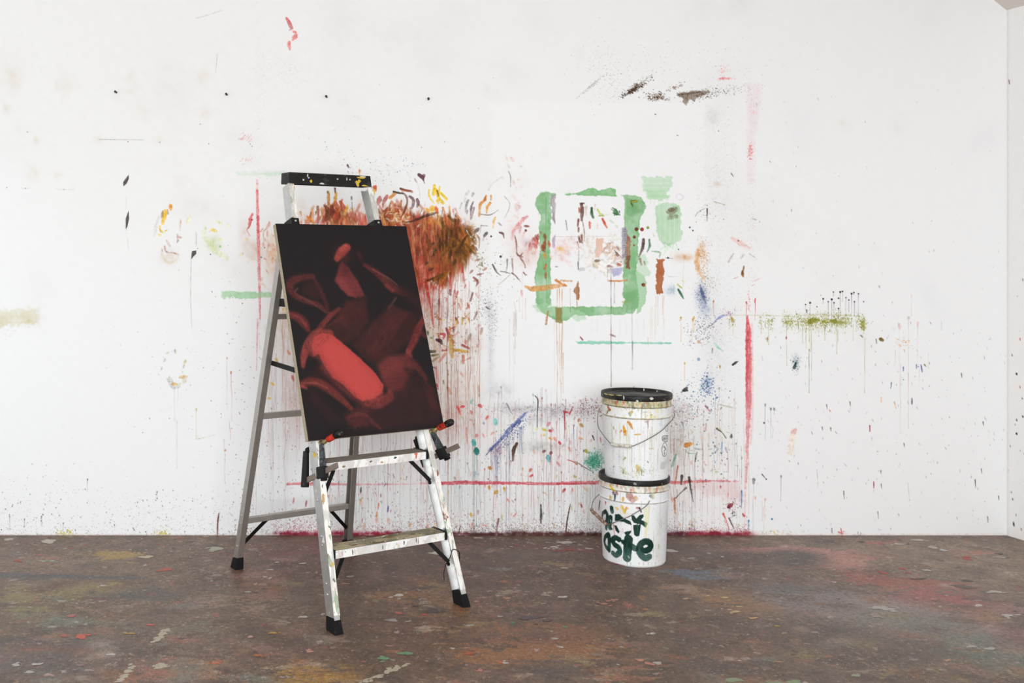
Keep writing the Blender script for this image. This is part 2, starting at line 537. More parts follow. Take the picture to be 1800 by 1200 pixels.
def clean_panel():
    """where big canvases hung: overspray stops at a ruled edge"""
    C.poly([(862, 182), (1238, 178), (1244, 700), (866, 704)], 'f6f6f6', .55, 3, 3)
    # grey spray below the edge
    for _ in range(14):
        C.cloud(g.uniform(872, 1050), g.uniform(712, 740), g.uniform(12, 26), g.uniform(6, 14), 'a8a2a8', g.uniform(.06, .16), 0, .5)
    C.cloud(1190, 722, 30, 12, 'c8c2c4', .25, 0, .5); C.cloud(930, 718, 50, 6, 'b8b6bc', .25, 0, .5); C.cloud(1010, 718, 40, 8, 'c0babc', .2, 0, .5)
    C.cloud(863, 620, 5, 60, 'c6c4ce', .35, 0, .5); C.cloud(860, 545, 6, 20, 'c8c6cc', .3, 0, .5); C.cloud(880, 690, 18, 14, 'c0bcc4', .4, 0, .6)
    C.poly([(868, 690), (1240, 686), (1240, 705), (868, 706)], 'f3f3f4', .5, 2, 2)
    C.spray(960, 722, 130, 14, 700, ['7a7078', '8a6a70', '9a8a92', '6a6468'], (.35, .9), (.25, .6))
    C.spray(1200, 725, 60, 26, 420, ['6a5058', '8a5060', '705a60', '5a5a70'], (.35, 1.0), (.3, .7))
    C.spray(1040, 716, 40, 18, 350, ['8a3040', '703038', '9a5a60', '5a4048'], (.35, 1.0), (.4, .8))
    C.spray(868, 560, 10, 45, 160, ['6a6a78', '8a8090', '504a58'], (.35, .9), (.3, .7)); C.spray(850, 540, 20, 30, 140, ['5a5a68', '706070'], (.35, .9), (.3, .8))
    # right hand speckled strip
    for y, n in ((215, 130), (262, 200), (310, 260), (360, 300), (420, 300), (480, 260), (540, 280), (600, 300), (650, 260), (700, 240)):
        C.spray(1258, y, 46, 36, int(n * 1.25), ['7a7678', '6a6a70', '8a8080', '5a5a60', '9a9490'], (.2, .46), (.2, .6), el=(1, 1.8))
    C.cloud(1252, 205, 9, 12, 'c8c4c0', .25, 0, .5); C.cloud(1256, 610, 26, 60, 'e4e2e2', .3, 0, .4)
    C.spray(1300, 500, 120, 380, 520, ['8a8688', '70707a', 'a09a98'], (.22, .5), (.2, .55))
    # long diagonal throw of specks
    C.spray(1036, 154, 34, 2.5, 120, ['7a7270', '908880'], (.35, .8), (.3, .7), ang=-.70)
    C.spray(1085, 148, 50, 22, 110, ['807a76', '9a908a'], (.35, .8), (.25, .6), ang=-.7)
    C.spray(1114, 157, 22, 6, 330, ['3a2a20', '5a4030', '7a5a40', '2c2420'], (.4, 1.3), (.5, .95), ang=-.52)
    C.stroke([(1104, 164), (1114, 157), (1124, 153)], [2, 5, 2], '4a3a2c', .75, 1.2, .4, .5)
    C.spray(1130, 143, 26, 5, 70, ['5a4a3c', '706050'], (.4, .9), (.4, .8), ang=-.6)
    C.spray(1153, 170, 20, 7, 230, ['4a3828', '7a5a40', '8a6a50', '3a2c24'], (.4, 1.2), (.45, .9))
    C.spray(1188, 152, 18, 4, 46, ['6a5048', '8a6a60'], (.5, 1.4), (.4, .8), ang=-.35)
    C.poly([(1190, 165), (1204, 162), (1232, 159), (1247, 160), (1240, 168), (1224, 172), (1218, 178), (1213, 174), (1206, 184), (1202, 182), (1200, 175), (1192, 170)], '8a7868', .9, 1.4, 2.4, .25, 'v', var=.25)
    C.stroke([(1191, 167), (1215, 164), (1240, 160)], [3, 3, 1.5], '5e4e42', .75, 1, .4, .5)
    C.spray(1240, 165, 40, 9, 240, ['5a4c40', '7a6a5c', '4a4038'], (.4, 1.1), (.4, .85), ang=-.12)
    C.spray(1290, 155, 50, 8, 90, ['8a7c70', '9a8e84'], (.4, .8), (.3, .6), ang=-.05)
    C.spray(1190, 110, 190, 60, 260, ['a09a94', '8a8480'], (.35, .8), (.2, .5)); C.spray(1060, 110, 60, 40, 160, ['e0a8a0', 'c89a90', 'a8a098'], (.35, .9), (.2, .5))
    # red mark and pink column
    C.stroke([(1264, 138), (1279, 138), (1294, 138.5)], [4, 5, 3], 'ef8289', .8, 1.2, .6, .8); C.spray(1270, 125, 9, 12, 40, ['ef8a90'], (.4, .9), (.4, .8))
    C.poly([(1313, 146), (1338, 148), (1338, 178), (1328, 240), (1326, 320), (1314, 330)], 'fae6e8', .4, 3, 3, .3, 'v', mode='m', var=.8)
    C.spray(1322, 180, 14, 34, 170, ['ef9aa0', 'e8b0b4'], (.4, .8), (.25, .6)); C.spray(1319, 268, 5, 14, 90, ['e0505c', 'ef7a80'], (.4, 1.0), (.4, .85)); C.spray(1322, 400, 10, 160, 220, ['e89aa0', 'c8a0a4'], (.35, .8), (.2, .5))
    C.stroke([(1190, 238), (1192, 238)], 1.4, '3a3a3a', .7); C.speck(1152, 201, 1.1, '3a3a3a', .9); C.speck(1263, 230, 1.0, '3a3a3a', .8)
clean_panel()
C.spray(680, 295, 60, 34, 150, ['4a5a88', '4a4a58', '6a5068', '5a7098'], (.3, .8), (.35, .9)); C.spray(615, 280, 40, 40, 40, ['4a4a58', '5a6a90'], (.3, .8), (.4, .9)); C.spray(700, 250, 200, 110, 120, ['6a6a70', '8a8688'], (.25, .6), (.25, .6))
C.stroke([(611, 290), (613, 294)], 3, '6a4048', .9)
C.stroke([(1243, 367), (1243, 388)], [2.6, 1.1], '5a3a44', .9); C.stroke([(1222, 380), (1228, 372), (1240, 366)], 1.1, '6a6a68', .6); C.stroke([(1254, 354), (1275, 360)], [.9, 1.8], 'a08a70', .7); C.stroke([(1322, 384), (1329, 386)], [1, 2], '8a8680', .7); C.stroke([(1285, 304), (1289, 310)], [1, 1.8], '5a4444', .8); C.cloud(1260, 323, 6, 4, 'd8b8a4', .4); C.spray(1245, 372, 26, 20, 60, ['5a5458', '7a6a60'], (.3, .8), (.4, .9))

def left_marks():
    # torn plaster edges show grey underneath
    C.stroke([(222, 345), (222, 368)], .8, 'd0d0d2', .7); C.stroke([(222, 400), (226, 440)], .9, 'd8d8da', .7); C.stroke([(345, 408), (345, 432)], .9, '8a8a8a', .6); C.stroke([(336, 456), (335, 520), (337, 575)], .9, '9a9a9a', .55)
    # yellow cluster
    C.dab(300, 365, 10, 6.5, 1.5, 'ef9a2c', .95)
    C.stroke([(291, 370), (289, 380), (286, 393)], [5, 7, 5], 'f4bd34', .95, .8, .15); C.dab(285, 377, 12, 4, 1.8, 'a07850', .75); C.dab(295, 373, 8, 4, 1.4, '9a7a60', .7)
    C.dab(281, 401, 10, 3.5, 1.5, 'f2c850', .8); C.dab(284, 407, 8, 4, .7, 'eec24a', .8); C.dab(292, 405, 6, 3, -.5, 'eabc40', .8); C.dab(281, 413, 6, 4, .4, 'f2d060', .7)
    C.dab(278, 386, 12, 5, 1.9, 'd8c8cc', .5); C.dab(273, 404, 22, 6, 1.7, 'd8ccd0', .5); C.dab(317, 395, 20, 3, 1.65, 'cdb49e', .7); C.dab(331, 387, 12, 7, 2.2, 'e9e0b4', .7)
    for a in ((312, 416, 8, 4, 1.6, 'b8988a'), (317, 417, 5, 4, 0, 'c08a86'), (312, 424, 6, 3, 2, '9a8a78'), (296, 428, 14, 4, 1.1, 'd2c0b4'), (290, 437, 9, 4, 1.4, 'bc8878'), (294, 443, 6, 3, .6, 'a88a90'), (310, 446, 9, 2.5, .3, 'c07a5c'), (303, 444, 12, 1.2, .05, '6a5a50'), (285, 440, 6, 3, 1.5, 'b8a0a4')):
        C.dab(*a, .75)
    C.stroke([(284, 446), (289, 456), (297, 462), (308, 458), (313, 450)], 4, 'ddcbab', .5, 1.5, .3); C.cloud(296, 452, 14, 12, 'e6d4c4', .4)
    # green yellow arc
    C.stroke([(360, 400), (359, 414), (368, 428), (380, 442), (394, 451), (399, 455)], [4, 7, 9, 10, 8, 3], 'dfe4ae', .6, 2.5, .3, .3); C.cloud(376, 428, 10, 12, 'cfe0a8', .5)
    C.dab(376, 405, 13, 6, .3, 'f0d77c', .9); C.dab(386, 391, 11, 4, .5, 'dfdd92', .8); C.dab(389, 421, 8, 6, 0, 'e9e6ac', .6); C.dab(403, 397, 8, 5, .6, 'ecebc4', .7); C.speck(387, 433, 2.2, '8ec08c', .8); C.dab(434, 421, 6, 5, .5, 'f0e6a0', .6); C.dab(423, 448, 9, 5, 2.5, 'ecdfaa', .5); C.speck(370, 447, 1.1, '2a5a48', .9); C.speck(459, 452, 1.2, '20504a', .95); C.speck(465, 435, 1.0, '503030', .9)
    C.cloud(447, 440, 16, 18, 'dcb8a4', .5); C.cloud(478, 430, 12, 24, 'f2ccb0', .45); C.cloud(430, 410, 8, 26, 'ead0c8', .4); C.cloud(483, 455, 12, 20, 'f4d0b8', .35)
    for _ in range(40): C.dab(g.normal(480, 10), g.normal(440, 24), g.uniform(5, 12), g.uniform(2, 4.5), 1.5 + g.normal(0, .5), ('e8a888', 'dc8a6a', 'f0c8a8', 'd87860', 'eab890')[g.integers(5)], g.uniform(.3, .7), 1.0)
    C.stroke([(443, 376), (440, 386), (437, 400)], [4, 6, 3], 'd94f50', .85, 1, .4, .3); C.stroke([(443, 386), (438, 398), (434, 404), (439, 414)], [2, 2, 1.4, 1], 'cc5a58', .8); C.dab(443, 386, 4, 3, 0, 'a82c34', .9)
    C.stroke([(471, 395), (468, 402), (463, 408), (464, 425)], [3, 2.4, 1.6, 1], 'dcae9c', .8)
    # ruled red line
    C.stroke([(452, 316), (452, 338)], [3, 5], 'f2b8b8', .7, 1.4, .4); C.stroke([(452, 336), (453, 372), (454, 410), (455, 460), (456, 510), (457, 560)], [4.5, 5, 5.5, 4.5, 4, 3.2], 'e0666c', .85, 1, .5, .25)
    C.stroke([(453, 380), (454, 408)], 3, 'd84a50', .7, .8, .3); C.stroke([(453, 560), (452, 600), (451, 650)], [3, 2.4, 1.5], 'e8a0a0', .7, .8, .3)
    C.drip(457, 440, 612, 1.3, 'c8a8a0', .7); C.drip(471, 400, 470, 1, 'd0b0a8', .6)
    # green strokes
    C.poly([(416, 303), (500, 301), (500, 309), (420, 308)], 'b9d8b8', .55, 2, 2.5, .6, 'v', var=.6)
    C.poly([(389, 512), (482, 513), (482, 521), (470, 523), (458, 521), (446, 526), (430, 524), (415, 526), (409, 521), (404, 525), (398, 521), (394, 527), (390, 522)], '9fcf9e', .85, 1, 1.6, .25, 'v', var=.35)
    # ring of dabs and its drips
    for a in ((295, 620, 5, 3, -.4, 'c8bca0'), (308, 618, 7, 4, 1.5, 'b8b09a'), (289, 633, 7, 3, 2, 'c2bcb4'), (284, 648, 6, 2.5, 1.9, 'c8bcbc'), (325, 637, 9, 4, 1.9, 'd8c888'), (323, 644, 6, 4, 1.9, 'c2bab0')):
        C.dab(*a, .7)
    C.stroke([(298, 666), (302, 676), (309, 680), (316, 675)], [8, 9, 7, 4], 'cfcfc8', .8, 1.4, .2, .3); C.dab(308, 675, 10, 6, .2, 'd2a862', .8); C.dab(323, 662, 14, 6, -.1, 'd9b676', .8); C.dab(324, 670, 10, 8, 2, 'd8ccb8', .7)
    C.drip(307, 681, 740, 1.2, 'b4b0a8', .8, wob=.2); C.drip(311, 740, 823, 1.0, 'a8a8a4', .7, wob=.2); C.drip(313, 680, 704, 1, 'c4bcac', .6, wob=.2)
    C.drip(345, 720, 772, 1.4, 'c9c48e', .85, 3, .2); C.stroke([(346, 772), (378, 764)], 1.2, 'cfccb0', .6)
    C.drip(399, 630, 720, 1.0, 'd0a8a0', .8, 2.6, .5); C.drip(406, 655, 740, 1.3, 'd0907e', .85, 3, .5); C.drip(404, 740, 772, 1.3, 'd0907e', .8); C.drip(394, 772, 850, 1.2, 'c89886', .8); C.speck(396, 791, 2, 'd08a70', .8)
    # spray along the floor
    for _ in range(2300):
        y = 941 - abs(g.normal(0, 52)); x = -420 + 850 * g.random() ** .8
        dens = np.interp(x, [-400, 60, 160, 250, 330, 430], [1, 1, .55, .9, .8, .35]) if y > 860 else np.interp(x, [-400, 60, 140, 260], [1, .8, .25, .06])
        if g.random() < dens:
            C.speck(x, y, g.uniform(.2, .42) + .8 * g.random() ** 9, ('4a4a48', '5a5654', '3a4444', '6a5a54', '807a76')[g.integers(5)], g.uniform(.35, .85), 1.4 + g.normal(0, .4), g.uniform(1, 1.8))
    for _ in range(450):
        C.speck(g.uniform(-400, 430), 941 - abs(g.normal(0, 14)), g.uniform(.25, .75), ('7a4a44', '6a6040', '8a7a50', '5a4a48', '8a5a60')[g.integers(5)], g.uniform(.35, .8))
    for x, y in ((154, 843), (276, 865), (43, 913), (73, 908), (17, 908), (111, 920)):
        C.drip(x, y, y + g.uniform(9, 20), 1.4, '5a5c5a', .7, 2, .3)
    for x in (110, 122, 283, 290): C.spray(x, 937, 12, 7, 40, ['c8b850', 'b8a840', 'd8cc80'], (.5, 1.5), (.4, .8))
    C.stroke([(385, 902), (383, 915), (382, 941)], [2, 3, 2], '6a3a38', .9, .6)
    C.spray(300, 700, 200, 160, 90, ['7a7674', '9a9694'], (.4, .9), (.3, .7)); C.spray(420, 640, 90, 260, 140, ['5a5a5a', '7a6a6a', '8a4a4a'], (.4, 1), (.3, .8))
left_marks()

RUST = ['a84a32', 'bc5a40', '9a4230', '84402e', 'c87048', 'b06038', '94503a', 'bc4438', '743c2c', 'c8866a']
FIRE = ['cc6a38', 'd88a40', 'c05a3c', 'dea04c', 'cc7a48', 'b04e36', 'e0b468', 'b84a3c']
UMBER = ['5a3a1e', '6b4a22', '4a2e1a', '7c5426', '8a5a28', '3f2a1c', '96622c', '70401e']
ROSE = ['cf5148', 'd9705e', 'c23e3e', 'e69a84', 'dd8064', 'e8b09a', 'b83a3a']
def pick(L): return L[g.integers(len(L))]

def fire_mass():
    # stain under the strokes
    for x, y, a, b, c, o in ((760, 420, 60, 40, 'c8643c', .8), (700, 385, 36, 24, 'd8803e', .75), (800, 430, 34, 40, '9a5a34', .75), (745, 480, 30, 26, 'd87864', .6), (600, 385, 40, 20, 'd8744e', .55), (770, 500, 30, 20, 'e6a08a', .4)):
        C.cloud(x, y, a * .8, b * .8, c, o * .45, 0, .8)
    C.poly([(676, 372), (700, 362), (722, 372), (735, 386), (760, 384), (776, 380), (806, 382), (824, 392), (834, 404), (838, 424), (826, 440), (820, 462), (804, 482), (786, 494), (768, 490), (748, 506), (726, 508), (700, 470), (676, 410)], 'a65638', .7, 3, 5, .45, 'v', var=.7)
    zones = [  # x, y, spread x, spread y, n, palette, angle, angle spread, len, width
        (590, 376, 28, 12, 60, FIRE, 1.75, .45, 15, 5), (600, 390, 34, 10, 90, RUST + ROSE, 1.5, .5, 13, 5), (545, 390, 12, 8, 18, ROSE + FIRE, 1.4, .5, 11, 4), (640, 388, 12, 12, 30, ROSE, 1.4, .5, 11, 4.5),
        (690, 384, 20, 16, 110, FIRE[:6] + RUST + RUST, 1.5, .45, 15, 5.5), (715, 394, 22, 12, 90, RUST + FIRE[:3], 1.5, .4, 16, 5.5), (700, 400, 22, 10, 60, RUST, 1.5, .3, 14, 5),
        (744, 420, 24, 28, 200, RUST, 1.52, .14, 30, 5), (748, 445, 24, 26, 130, RUST + UMBER[:3], 1.52, .14, 28, 5), (738, 476, 16, 20, 90, ROSE + RUST, 1.53, .12, 30, 4.5),
        (788, 418, 20, 24, 120, UMBER + RUST[:4], 1.56, .18, 28, 5.5), (796, 440, 20, 20, 90, UMBER + RUST[:2], 1.75, .25, 24, 5.5), (778, 470, 20, 18, 90, UMBER[3:] + RUST, 1.66, .2, 26, 5),
        (824, 408, 10, 10, 24, ['c8945a', 'b8783c', 'd8a860'] + UMBER[3:], -.7, .5, 14, 4.5), (818, 442, 12, 16, 40, FIRE[:2] + UMBER, 1.1, .5, 16, 5), (770, 394, 26, 7, 50, FIRE + RUST, 1.45, .4, 13, 4.5), (758, 492, 24, 10, 60, ROSE + FIRE[:1], 1.58, .16, 30, 4)]
    for x, y, sx, sy, n, pal, an, ad, ln, wd in zones:
        for _ in range(n):
            px, py = x + g.normal(0, sx * .62), y + g.normal(0, sy * .62)
            C.dab(px, py, ln * g.uniform(.6, 1.4), wd * g.uniform(.5, 1.2), an + g.normal(0, ad), pick(pal), g.uniform(.5, .92), .8, g.normal(0, .1), br=.28)
    C.smear(655, 352, 850, 520, 13, .8); C.smear(520, 352, 660, 412, 8, .5)
    for x, y, sx, sy, n, pal, an in ((744, 425, 26, 30, 70, RUST, 1.5), (790, 425, 22, 26, 60, UMBER, 1.6), (800, 450, 18, 18, 30, UMBER, 1.9), (738, 478, 16, 20, 40, ROSE + RUST, 1.53), (695, 386, 22, 14, 50, FIRE + RUST, 1.5), (770, 480, 22, 16, 40, RUST + UMBER[3:], 1.65), (600, 388, 34, 10, 40, RUST + FIRE, 1.5), (825, 425, 10, 22, 26, UMBER + FIRE[:2], 1.0), (775, 388, 28, 7, 26, FIRE, 1.4)):
        for _ in range(n):
            C.dab(x + g.normal(0, sx * .65), y + g.normal(0, sy * .65), g.uniform(9, 24), g.uniform(2.5, 6.5), an + g.normal(0, .22), pick(pal), g.uniform(.35, .8), 1.0, g.normal(0, .1), br=.35)
    for _ in range(70):                                    # streaks scraped back to lighter paint
        C.dab(745 + g.normal(0, 30), 430 + g.normal(0, 26), g.uniform(10, 24), g.uniform(1, 2.4), 1.52 + g.normal(0, .12), pick(['d89070', 'cf7a52', 'c8604a', 'e0a080', 'b88a60']), g.uniform(.35, .7), .7, br=.5)
    for _ in range(36):
        C.dab(778 + g.normal(0, 26), 432 + g.normal(0, 24), g.uniform(8, 22), g.uniform(1, 2.6), 1.55 + g.normal(0, .2), pick(['3c261a', '4e3020', '5a2c20', '2e241c']), g.uniform(.35, .75), .8, br=.5)
    for _ in range(46):
        C.dab(698 + g.normal(0, 16), 380 + g.normal(0, 10), g.uniform(5, 11), g.uniform(1.5, 3.4), g.uniform(0, 3), pick(['f2d8b8', 'f6ead8', 'eec88a', 'f0d0b0']), g.uniform(.5, .9), .7)
    for _ in range(60):
        a = g.uniform(0, 6.28); C.dab(762 + math.cos(a) * 76 + g.normal(0, 5), 435 + math.sin(a) * 62 + g.normal(0, 5), g.uniform(6, 14), g.uniform(2, 4.5), 1.5 + g.normal(0, .6), 'f3f1ef', g.uniform(.5, .9), .9)
    # the dark loops and bars seen on top
    k = lambda *p: [(640 + x / 6, 300 + y / 6) for x, y in p]
    C.stroke(k((440, 545), (520, 528), (640, 480), (770, 440)), [2.5, 4, 4.5, 4], '4a3026', .92, .7, .3)
    C.stroke(k((385, 500), (430, 420), (455, 330), (445, 270), (400, 225)), [2, 3, 3.5, 4, 2.5], '6b3f38', .9, .7, .3)
    C.stroke(k((310, 220), (370, 235), (410, 240)), [3, 3.5, 2.5], '3a2c22', .9, .7); C.stroke(k((385, 190), (440, 205), (500, 215)), [4, 3, 2.5], '5e3024', .9, .7); C.stroke(k((400, 205), (480, 215), (505, 225)), 4, 'b05a3c', .7, .8, .4)
    C.stroke(k((480, 270), (515, 300), (520, 350), (500, 400)), [4, 5.5, 5.5, 2.5], '7b5a60', .9, .8, .2); C.stroke(k((560, 305), (570, 340), (560, 385)), [5, 5.5, 3], '6e4e54', .9, .8, .2)
    C.dab(*k((220, 310))[0], 18, 7, 2.0, 'b5625a', .9); C.dab(*k((155, 320))[0], 14, 9, 1.9, 'ac5a54', .85); C.stroke(k((275, 300), (240, 350), (210, 400)), [6, 7, 5], 'f4f0ec', .9, 1)
    C.stroke(k((275, 285), (310, 255), (330, 240)), [5, 6, 4], 'e28a3a', .9, .8, .3); C.dab(*k((115, 190))[0], 8, 7, 1.2, 'd4603a', .9); C.dab(*k((105, 230))[0], 14, 4, 1.6, 'e8b93c', .9); C.dab(*k((60, 245))[0], 8, 3.5, 1.6, 'ecc24a', .8)
    C.stroke(k((820, 500), (830, 560), (880, 620), (900, 680)), [4, 6, 7, 5], '5e4422', .85, 1, .5, .3); C.stroke(k((890, 480), (940, 520), (990, 520), (990, 570)), [4, 6, 6, 4], '58401f', .85, 1, .5, .3)
    C.stroke(k((1080, 690), (1050, 740), (1010, 810)), [4, 6, 3], '4a2c1e', .92, .8, .2); C.stroke(k((1100, 700), (1150, 740), (1180, 775)), [4, 5, 3], '8a5a24', .9, .8, .3)
    for p in (((1060, 760), (1110, 830)), ((1090, 780), (1140, 850)), ((1040, 860), (1080, 900)), ((1030, 920), (1060, 980)), ((1110, 650), (1150, 720))):
        C.stroke(k(*p), [3.5, 3], pick(UMBER), .85, .8, .3)
    C.dab(*k((1180, 635))[0], 12, 7, 2.4, '4a3a34', .75); C.stroke(k((1190, 680), (1215, 720), (1212, 820)), [3, 3, 1.2], 'a08060', .8)
    C.stroke(k((640, 1175), (720, 1140), (790, 1110), (780, 1160), (750, 1195)), [3, 4, 4, 3.5, 2], '4f3420', .85, .8, .3)
    for a in (0, 30, 60, 95): C.stroke(k((900 - a, 1060 + a * .3), (850 - a, 1130), (800 - a, 1200)), [2.5, 4, 3], pick(['b8792a', '8a5a24', 'c8892e', '6a4420']), .85, .8, .3)
    for x, y in ((660, 975), (755, 845), (720, 770), (700, 1040)): C.dab(*k((x, y))[0], 7, 5, g.uniform(0, 3), '3c3028', .7, 1.2)
    # yellow petals
    for p, w, c in ((((740, 160), (735, 250)), 7, 'f3c419'), (((760, 200), (790, 290), (835, 340)), 6, 'f0bf1c'), (((800, 230), (870, 300)), 6.5, 'f6cc28'), (((795, 170), (790, 220)), 4, 'f0c838'), (((685, 200), (690, 270), (735, 340)), 3.5, 'f2cf58'), (((770, 210), (785, 260)), 4.5, '9a6a20'), (((680, 260), (700, 300)), 3, 'eec040'), (((770, 310), (780, 340)), 5, 'f0c840')):
        C.stroke(k(*p), [w * .7] + [w] * (len(p) - 2) + [w * .8], c, .92, .8, .2)
    for x, y in ((700, 400), (720, 425), (740, 400), (670, 420)): C.dab(*k((x, y))[0], 9, 6, g.uniform(0, 3), pick(['e8a830', 'ecb83c', 'e8c060']), .8, 1)
    C.dab(*k((765, 415))[0], 12, 6, 1.3, 'da5a28', .9)
    # purple brown drop on top
    C.stroke(k((580, 45), (605, 60), (630, 50)), [6, 8, 5], '66464a', .92, .7); C.stroke(k((610, 65), (625, 95), (638, 135)), [7, 4, 1.2], '66464a', .92, .6); C.dab(*k((545, 105))[0], 9, 3, 1.1, 'a88a90', .7); C.stroke(k((560, 120), (580, 190), (590, 290)), 1, 'c8b8b8', .6)
    # grey and orange finger marks to the right
    for p, w, c, o in ((((1100, 310), (1080, 360), (1070, 430)), 4.5, '8a8284', .8), (((1150, 330), (1130, 390), (1125, 510)), 4, '6e5a60', .85), (((1150, 240), (1140, 265)), 6, '8e8e96', .6), (((1110, 220), (1080, 260), (1060, 330)), 6, 'dcd6d4', .7), (((1030, 340), (1010, 400)), 4, 'b8a4a0', .6), (((1090, 420), (1085, 450)), 5, '7a6468', .7), (((1160, 390), (1135, 500)), 4, '8a5a62', .7),
                       (((1285, 270), (1270, 310), (1225, 360), (1215, 480)), 5.5, 'd88a40', .9), (((1280, 280), (1265, 320)), 4, 'a05a38', .8), (((1340, 265), (1338, 305)), 4, 'e08e3e', .85), (((1330, 340), (1300, 380), (1290, 440)), 5.5, 'e08c34', .9), (((1385, 490), (1365, 540), (1360, 600)), 4, 'e8b06a', .8), (((960, 400), (985, 450)), 5, 'c89080', .6), (((900, 380), (900, 430)), 5, 'd88a3a', .7), (((940, 410), (945, 460)), 4, 'd87060', .7), (((830, 390), (850, 440)), 5, 'd8823a', .7)):
        C.stroke(k(*p), [w * .7] + [w] * (len(p) - 2) + [w * .6], c, o, .9, .25)
    C.stroke(k((1230, 460), (1330, 465), (1415, 415)), [1.2, 1.6, .9], '6a5248', .8, .5); C.stroke(k((1235, 578), (1300, 580)), 1.5, '8a7a78', .8, .5)
    C.stroke(k((1520, 0), (1545, 60), (1545, 170)), [1, 1.6, 1.2], '6a6664', .75, .5); C.stroke(k((1480, 270), (1530, 330), (1530, 400), (1480, 500)), 1, '8a8684', .65, .5); C.stroke(k((1310, 210), (1350, 140), (1460, 60)), .9, 'c0bcba', .6)
    # pink smear
    for p, w, o in ((((1720, 480), (1660, 520), (1600, 600)), 5, .75), (((1690, 500), (1620, 580), (1560, 650)), 6, .6), (((1650, 590), (1640, 650)), 5, .7), (((1580, 620), (1560, 720)), 7, .45), (((1690, 650), (1670, 700)), 3, .7), (((1640, 380), (1610, 420)), 7, .3)):
        C.stroke(k(*p), [w * .7] + [w] * (len(p) - 2) + [w * .6], 'dd7f84', o, 1.6, .6, .4)
    C.cloud(905, 410, 16, 20, 'f4dcd8', .4); C.cloud(912, 440, 18, 16, 'f6e4de', .4)
    for _ in range(40): C.dab(g.normal(908, 10), g.normal(360, 45), g.uniform(4, 10), g.uniform(2, 5), g.uniform(0, 3), pick(['f0d4cc', 'f2dcd4', 'eec8c0', 'f4e2da']), g.uniform(.3, .7), 1.4)
    C.dab(*k((1720, 585))[0], 9, 4, .1, '7a3a3c', .85); C.speck(*k((1705, 630))[0], 2.2, '6a3434', .85); C.stroke(k((1590, 690), (1605, 760), (1610, 860)), [2, 3.2, 2], '8a5a50', .8, .7, .2)
    C.dab(*k((1280, 675))[0], 9, 6, 2.2, '4e443e', .9); C.stroke(k((1265, 695), (1252, 735)), 1.4, '8a8078', .8); C.speck(*k((1340, 692))[0], 1.7, '3a3836', .95); C.stroke(k((1430, 650), (1465, 665), (1475, 710)), [3, 4.5, 2], '6a484c', .85, .7); C.dab(*k((1435, 565))[0], 8, 3, .7, '8a808a', .7)
    C.speck(*k((1440, 905))[0], 2.2, '3a4240', .95); C.stroke(k((1510, 935), (1508, 1020), (1495, 1060)), [4, 1.6, 1], '8a908c', .85); C.stroke(k((1355, 990), (1400, 1070), (1445, 1105)), [3, 2.2, 1], '5a5452', .85); C.stroke(k((1440, 1060), (1500, 1070), (1540, 1085)), [2, 1.5, 1.2], '6a6260', .8)
    C.stroke(k((1560, 1080), (1600, 1110), (1650, 1170)), [3, 2, 1], '7a5a52', .8); C.stroke(k((1560, 930), (1570, 1060)), [3, 2.5], '9a7a74', .7); C.stroke(k((1540, 1095), (1480, 1150), (1420, 1200)), 1, '9a8a84', .7)
    for p in (((1610, 870), (1640, 900), (1670, 870)), ((1620, 890), (1670, 910)), ((1650, 920), (1690, 980), (1700, 1020)), ((1680, 1070), (1705, 1100))): C.stroke(k(*p), 2.6, pick(['7a4a40', '8a5a54', '6a4038']), .8, .7, .3)
    C.spray(845, 462, 8, 14, 110, ['7a7a50', '5a5a4a', 'a09060'], (.4, 1.1), (.4, .85)); C.spray(870, 480, 50, 60, 90, ['4a4644', '8a6a60'], (.4, 1), (.3, .8))
    for x, y in ((838, 457), (852, 473), (842, 482), (828, 478), (836, 493)): C.dab(x, y, 8, 4, g.uniform(0, 3), pick(['8a5048', '9a6a58', 'b07a5a']), .75)
    # between the ladder rails
    j = lambda *p: [(460 + x / 7.5, 270 + y / 7.5) for x, y in p]
    for p, w, c in ((((880, 505), (880, 600), (880, 680)), 6, 'b8792c'), (((870, 500), (870, 520)), 5, '7a6a50'), (((965, 460), (970, 520)), 5, '5a4238'), (((985, 520), (970, 600), (985, 660)), 5.5, 'e29a2e'), (((965, 640), (1000, 720), (970, 800)), 9, 'c2603c'), (((1040, 640), (1070, 690), (1090, 760)), 8, 'c0503a'), (((740, 700), (735, 740)), 6, '8e5a34'), (((825, 680), (830, 700)), 5, '7a5a40'), (((650, 780), (640, 850), (650, 900)), 5, 'b8642e'), (((600, 830), (640, 870), (660, 900)), 5, 'e08a34'), (((510, 770), (520, 820)), 5, 'e8b088'), (((720, 770), (710, 800)), 5, '9a7a54'), (((850, 700), (880, 760), (870, 830), (840, 870)), 10, '6a3c2c'), (((920, 700), (930, 780), (900, 850)), 9, '7a3a2e'), (((1185, 570), (1185, 610)), 4, '9a8284'), (((1190, 640), (1195, 740), (1210, 800)), 1.2, '6a4a40'), (((1130, 690), (1110, 760), (1090, 800)), 6, 'e6b45c'), (((1180, 730), (1130, 760)), 4, 'eac878'), (((1050, 770), (1060, 830)), 6, 'b89468'), (((990, 790), (970, 850)), 6, 'c04a34'), (((1290, 215), (1290, 270)), 4, 'd87a48'), (((1500, 430), (1495, 470)), 7, 'd25a3c'), (((1490, 480), (1475, 560)), 4, 'e8bc3a')):
        C.stroke(j(*p), [w * .7] + [w] * (len(p) - 2) + [w * .6], c, .9, .8, .25)
    C.cloud(530, 372, 10, 26, 'f4e4dc', .5); C.cloud(640, 365, 10, 30, 'f4dcd4', .6)
fire_mass()

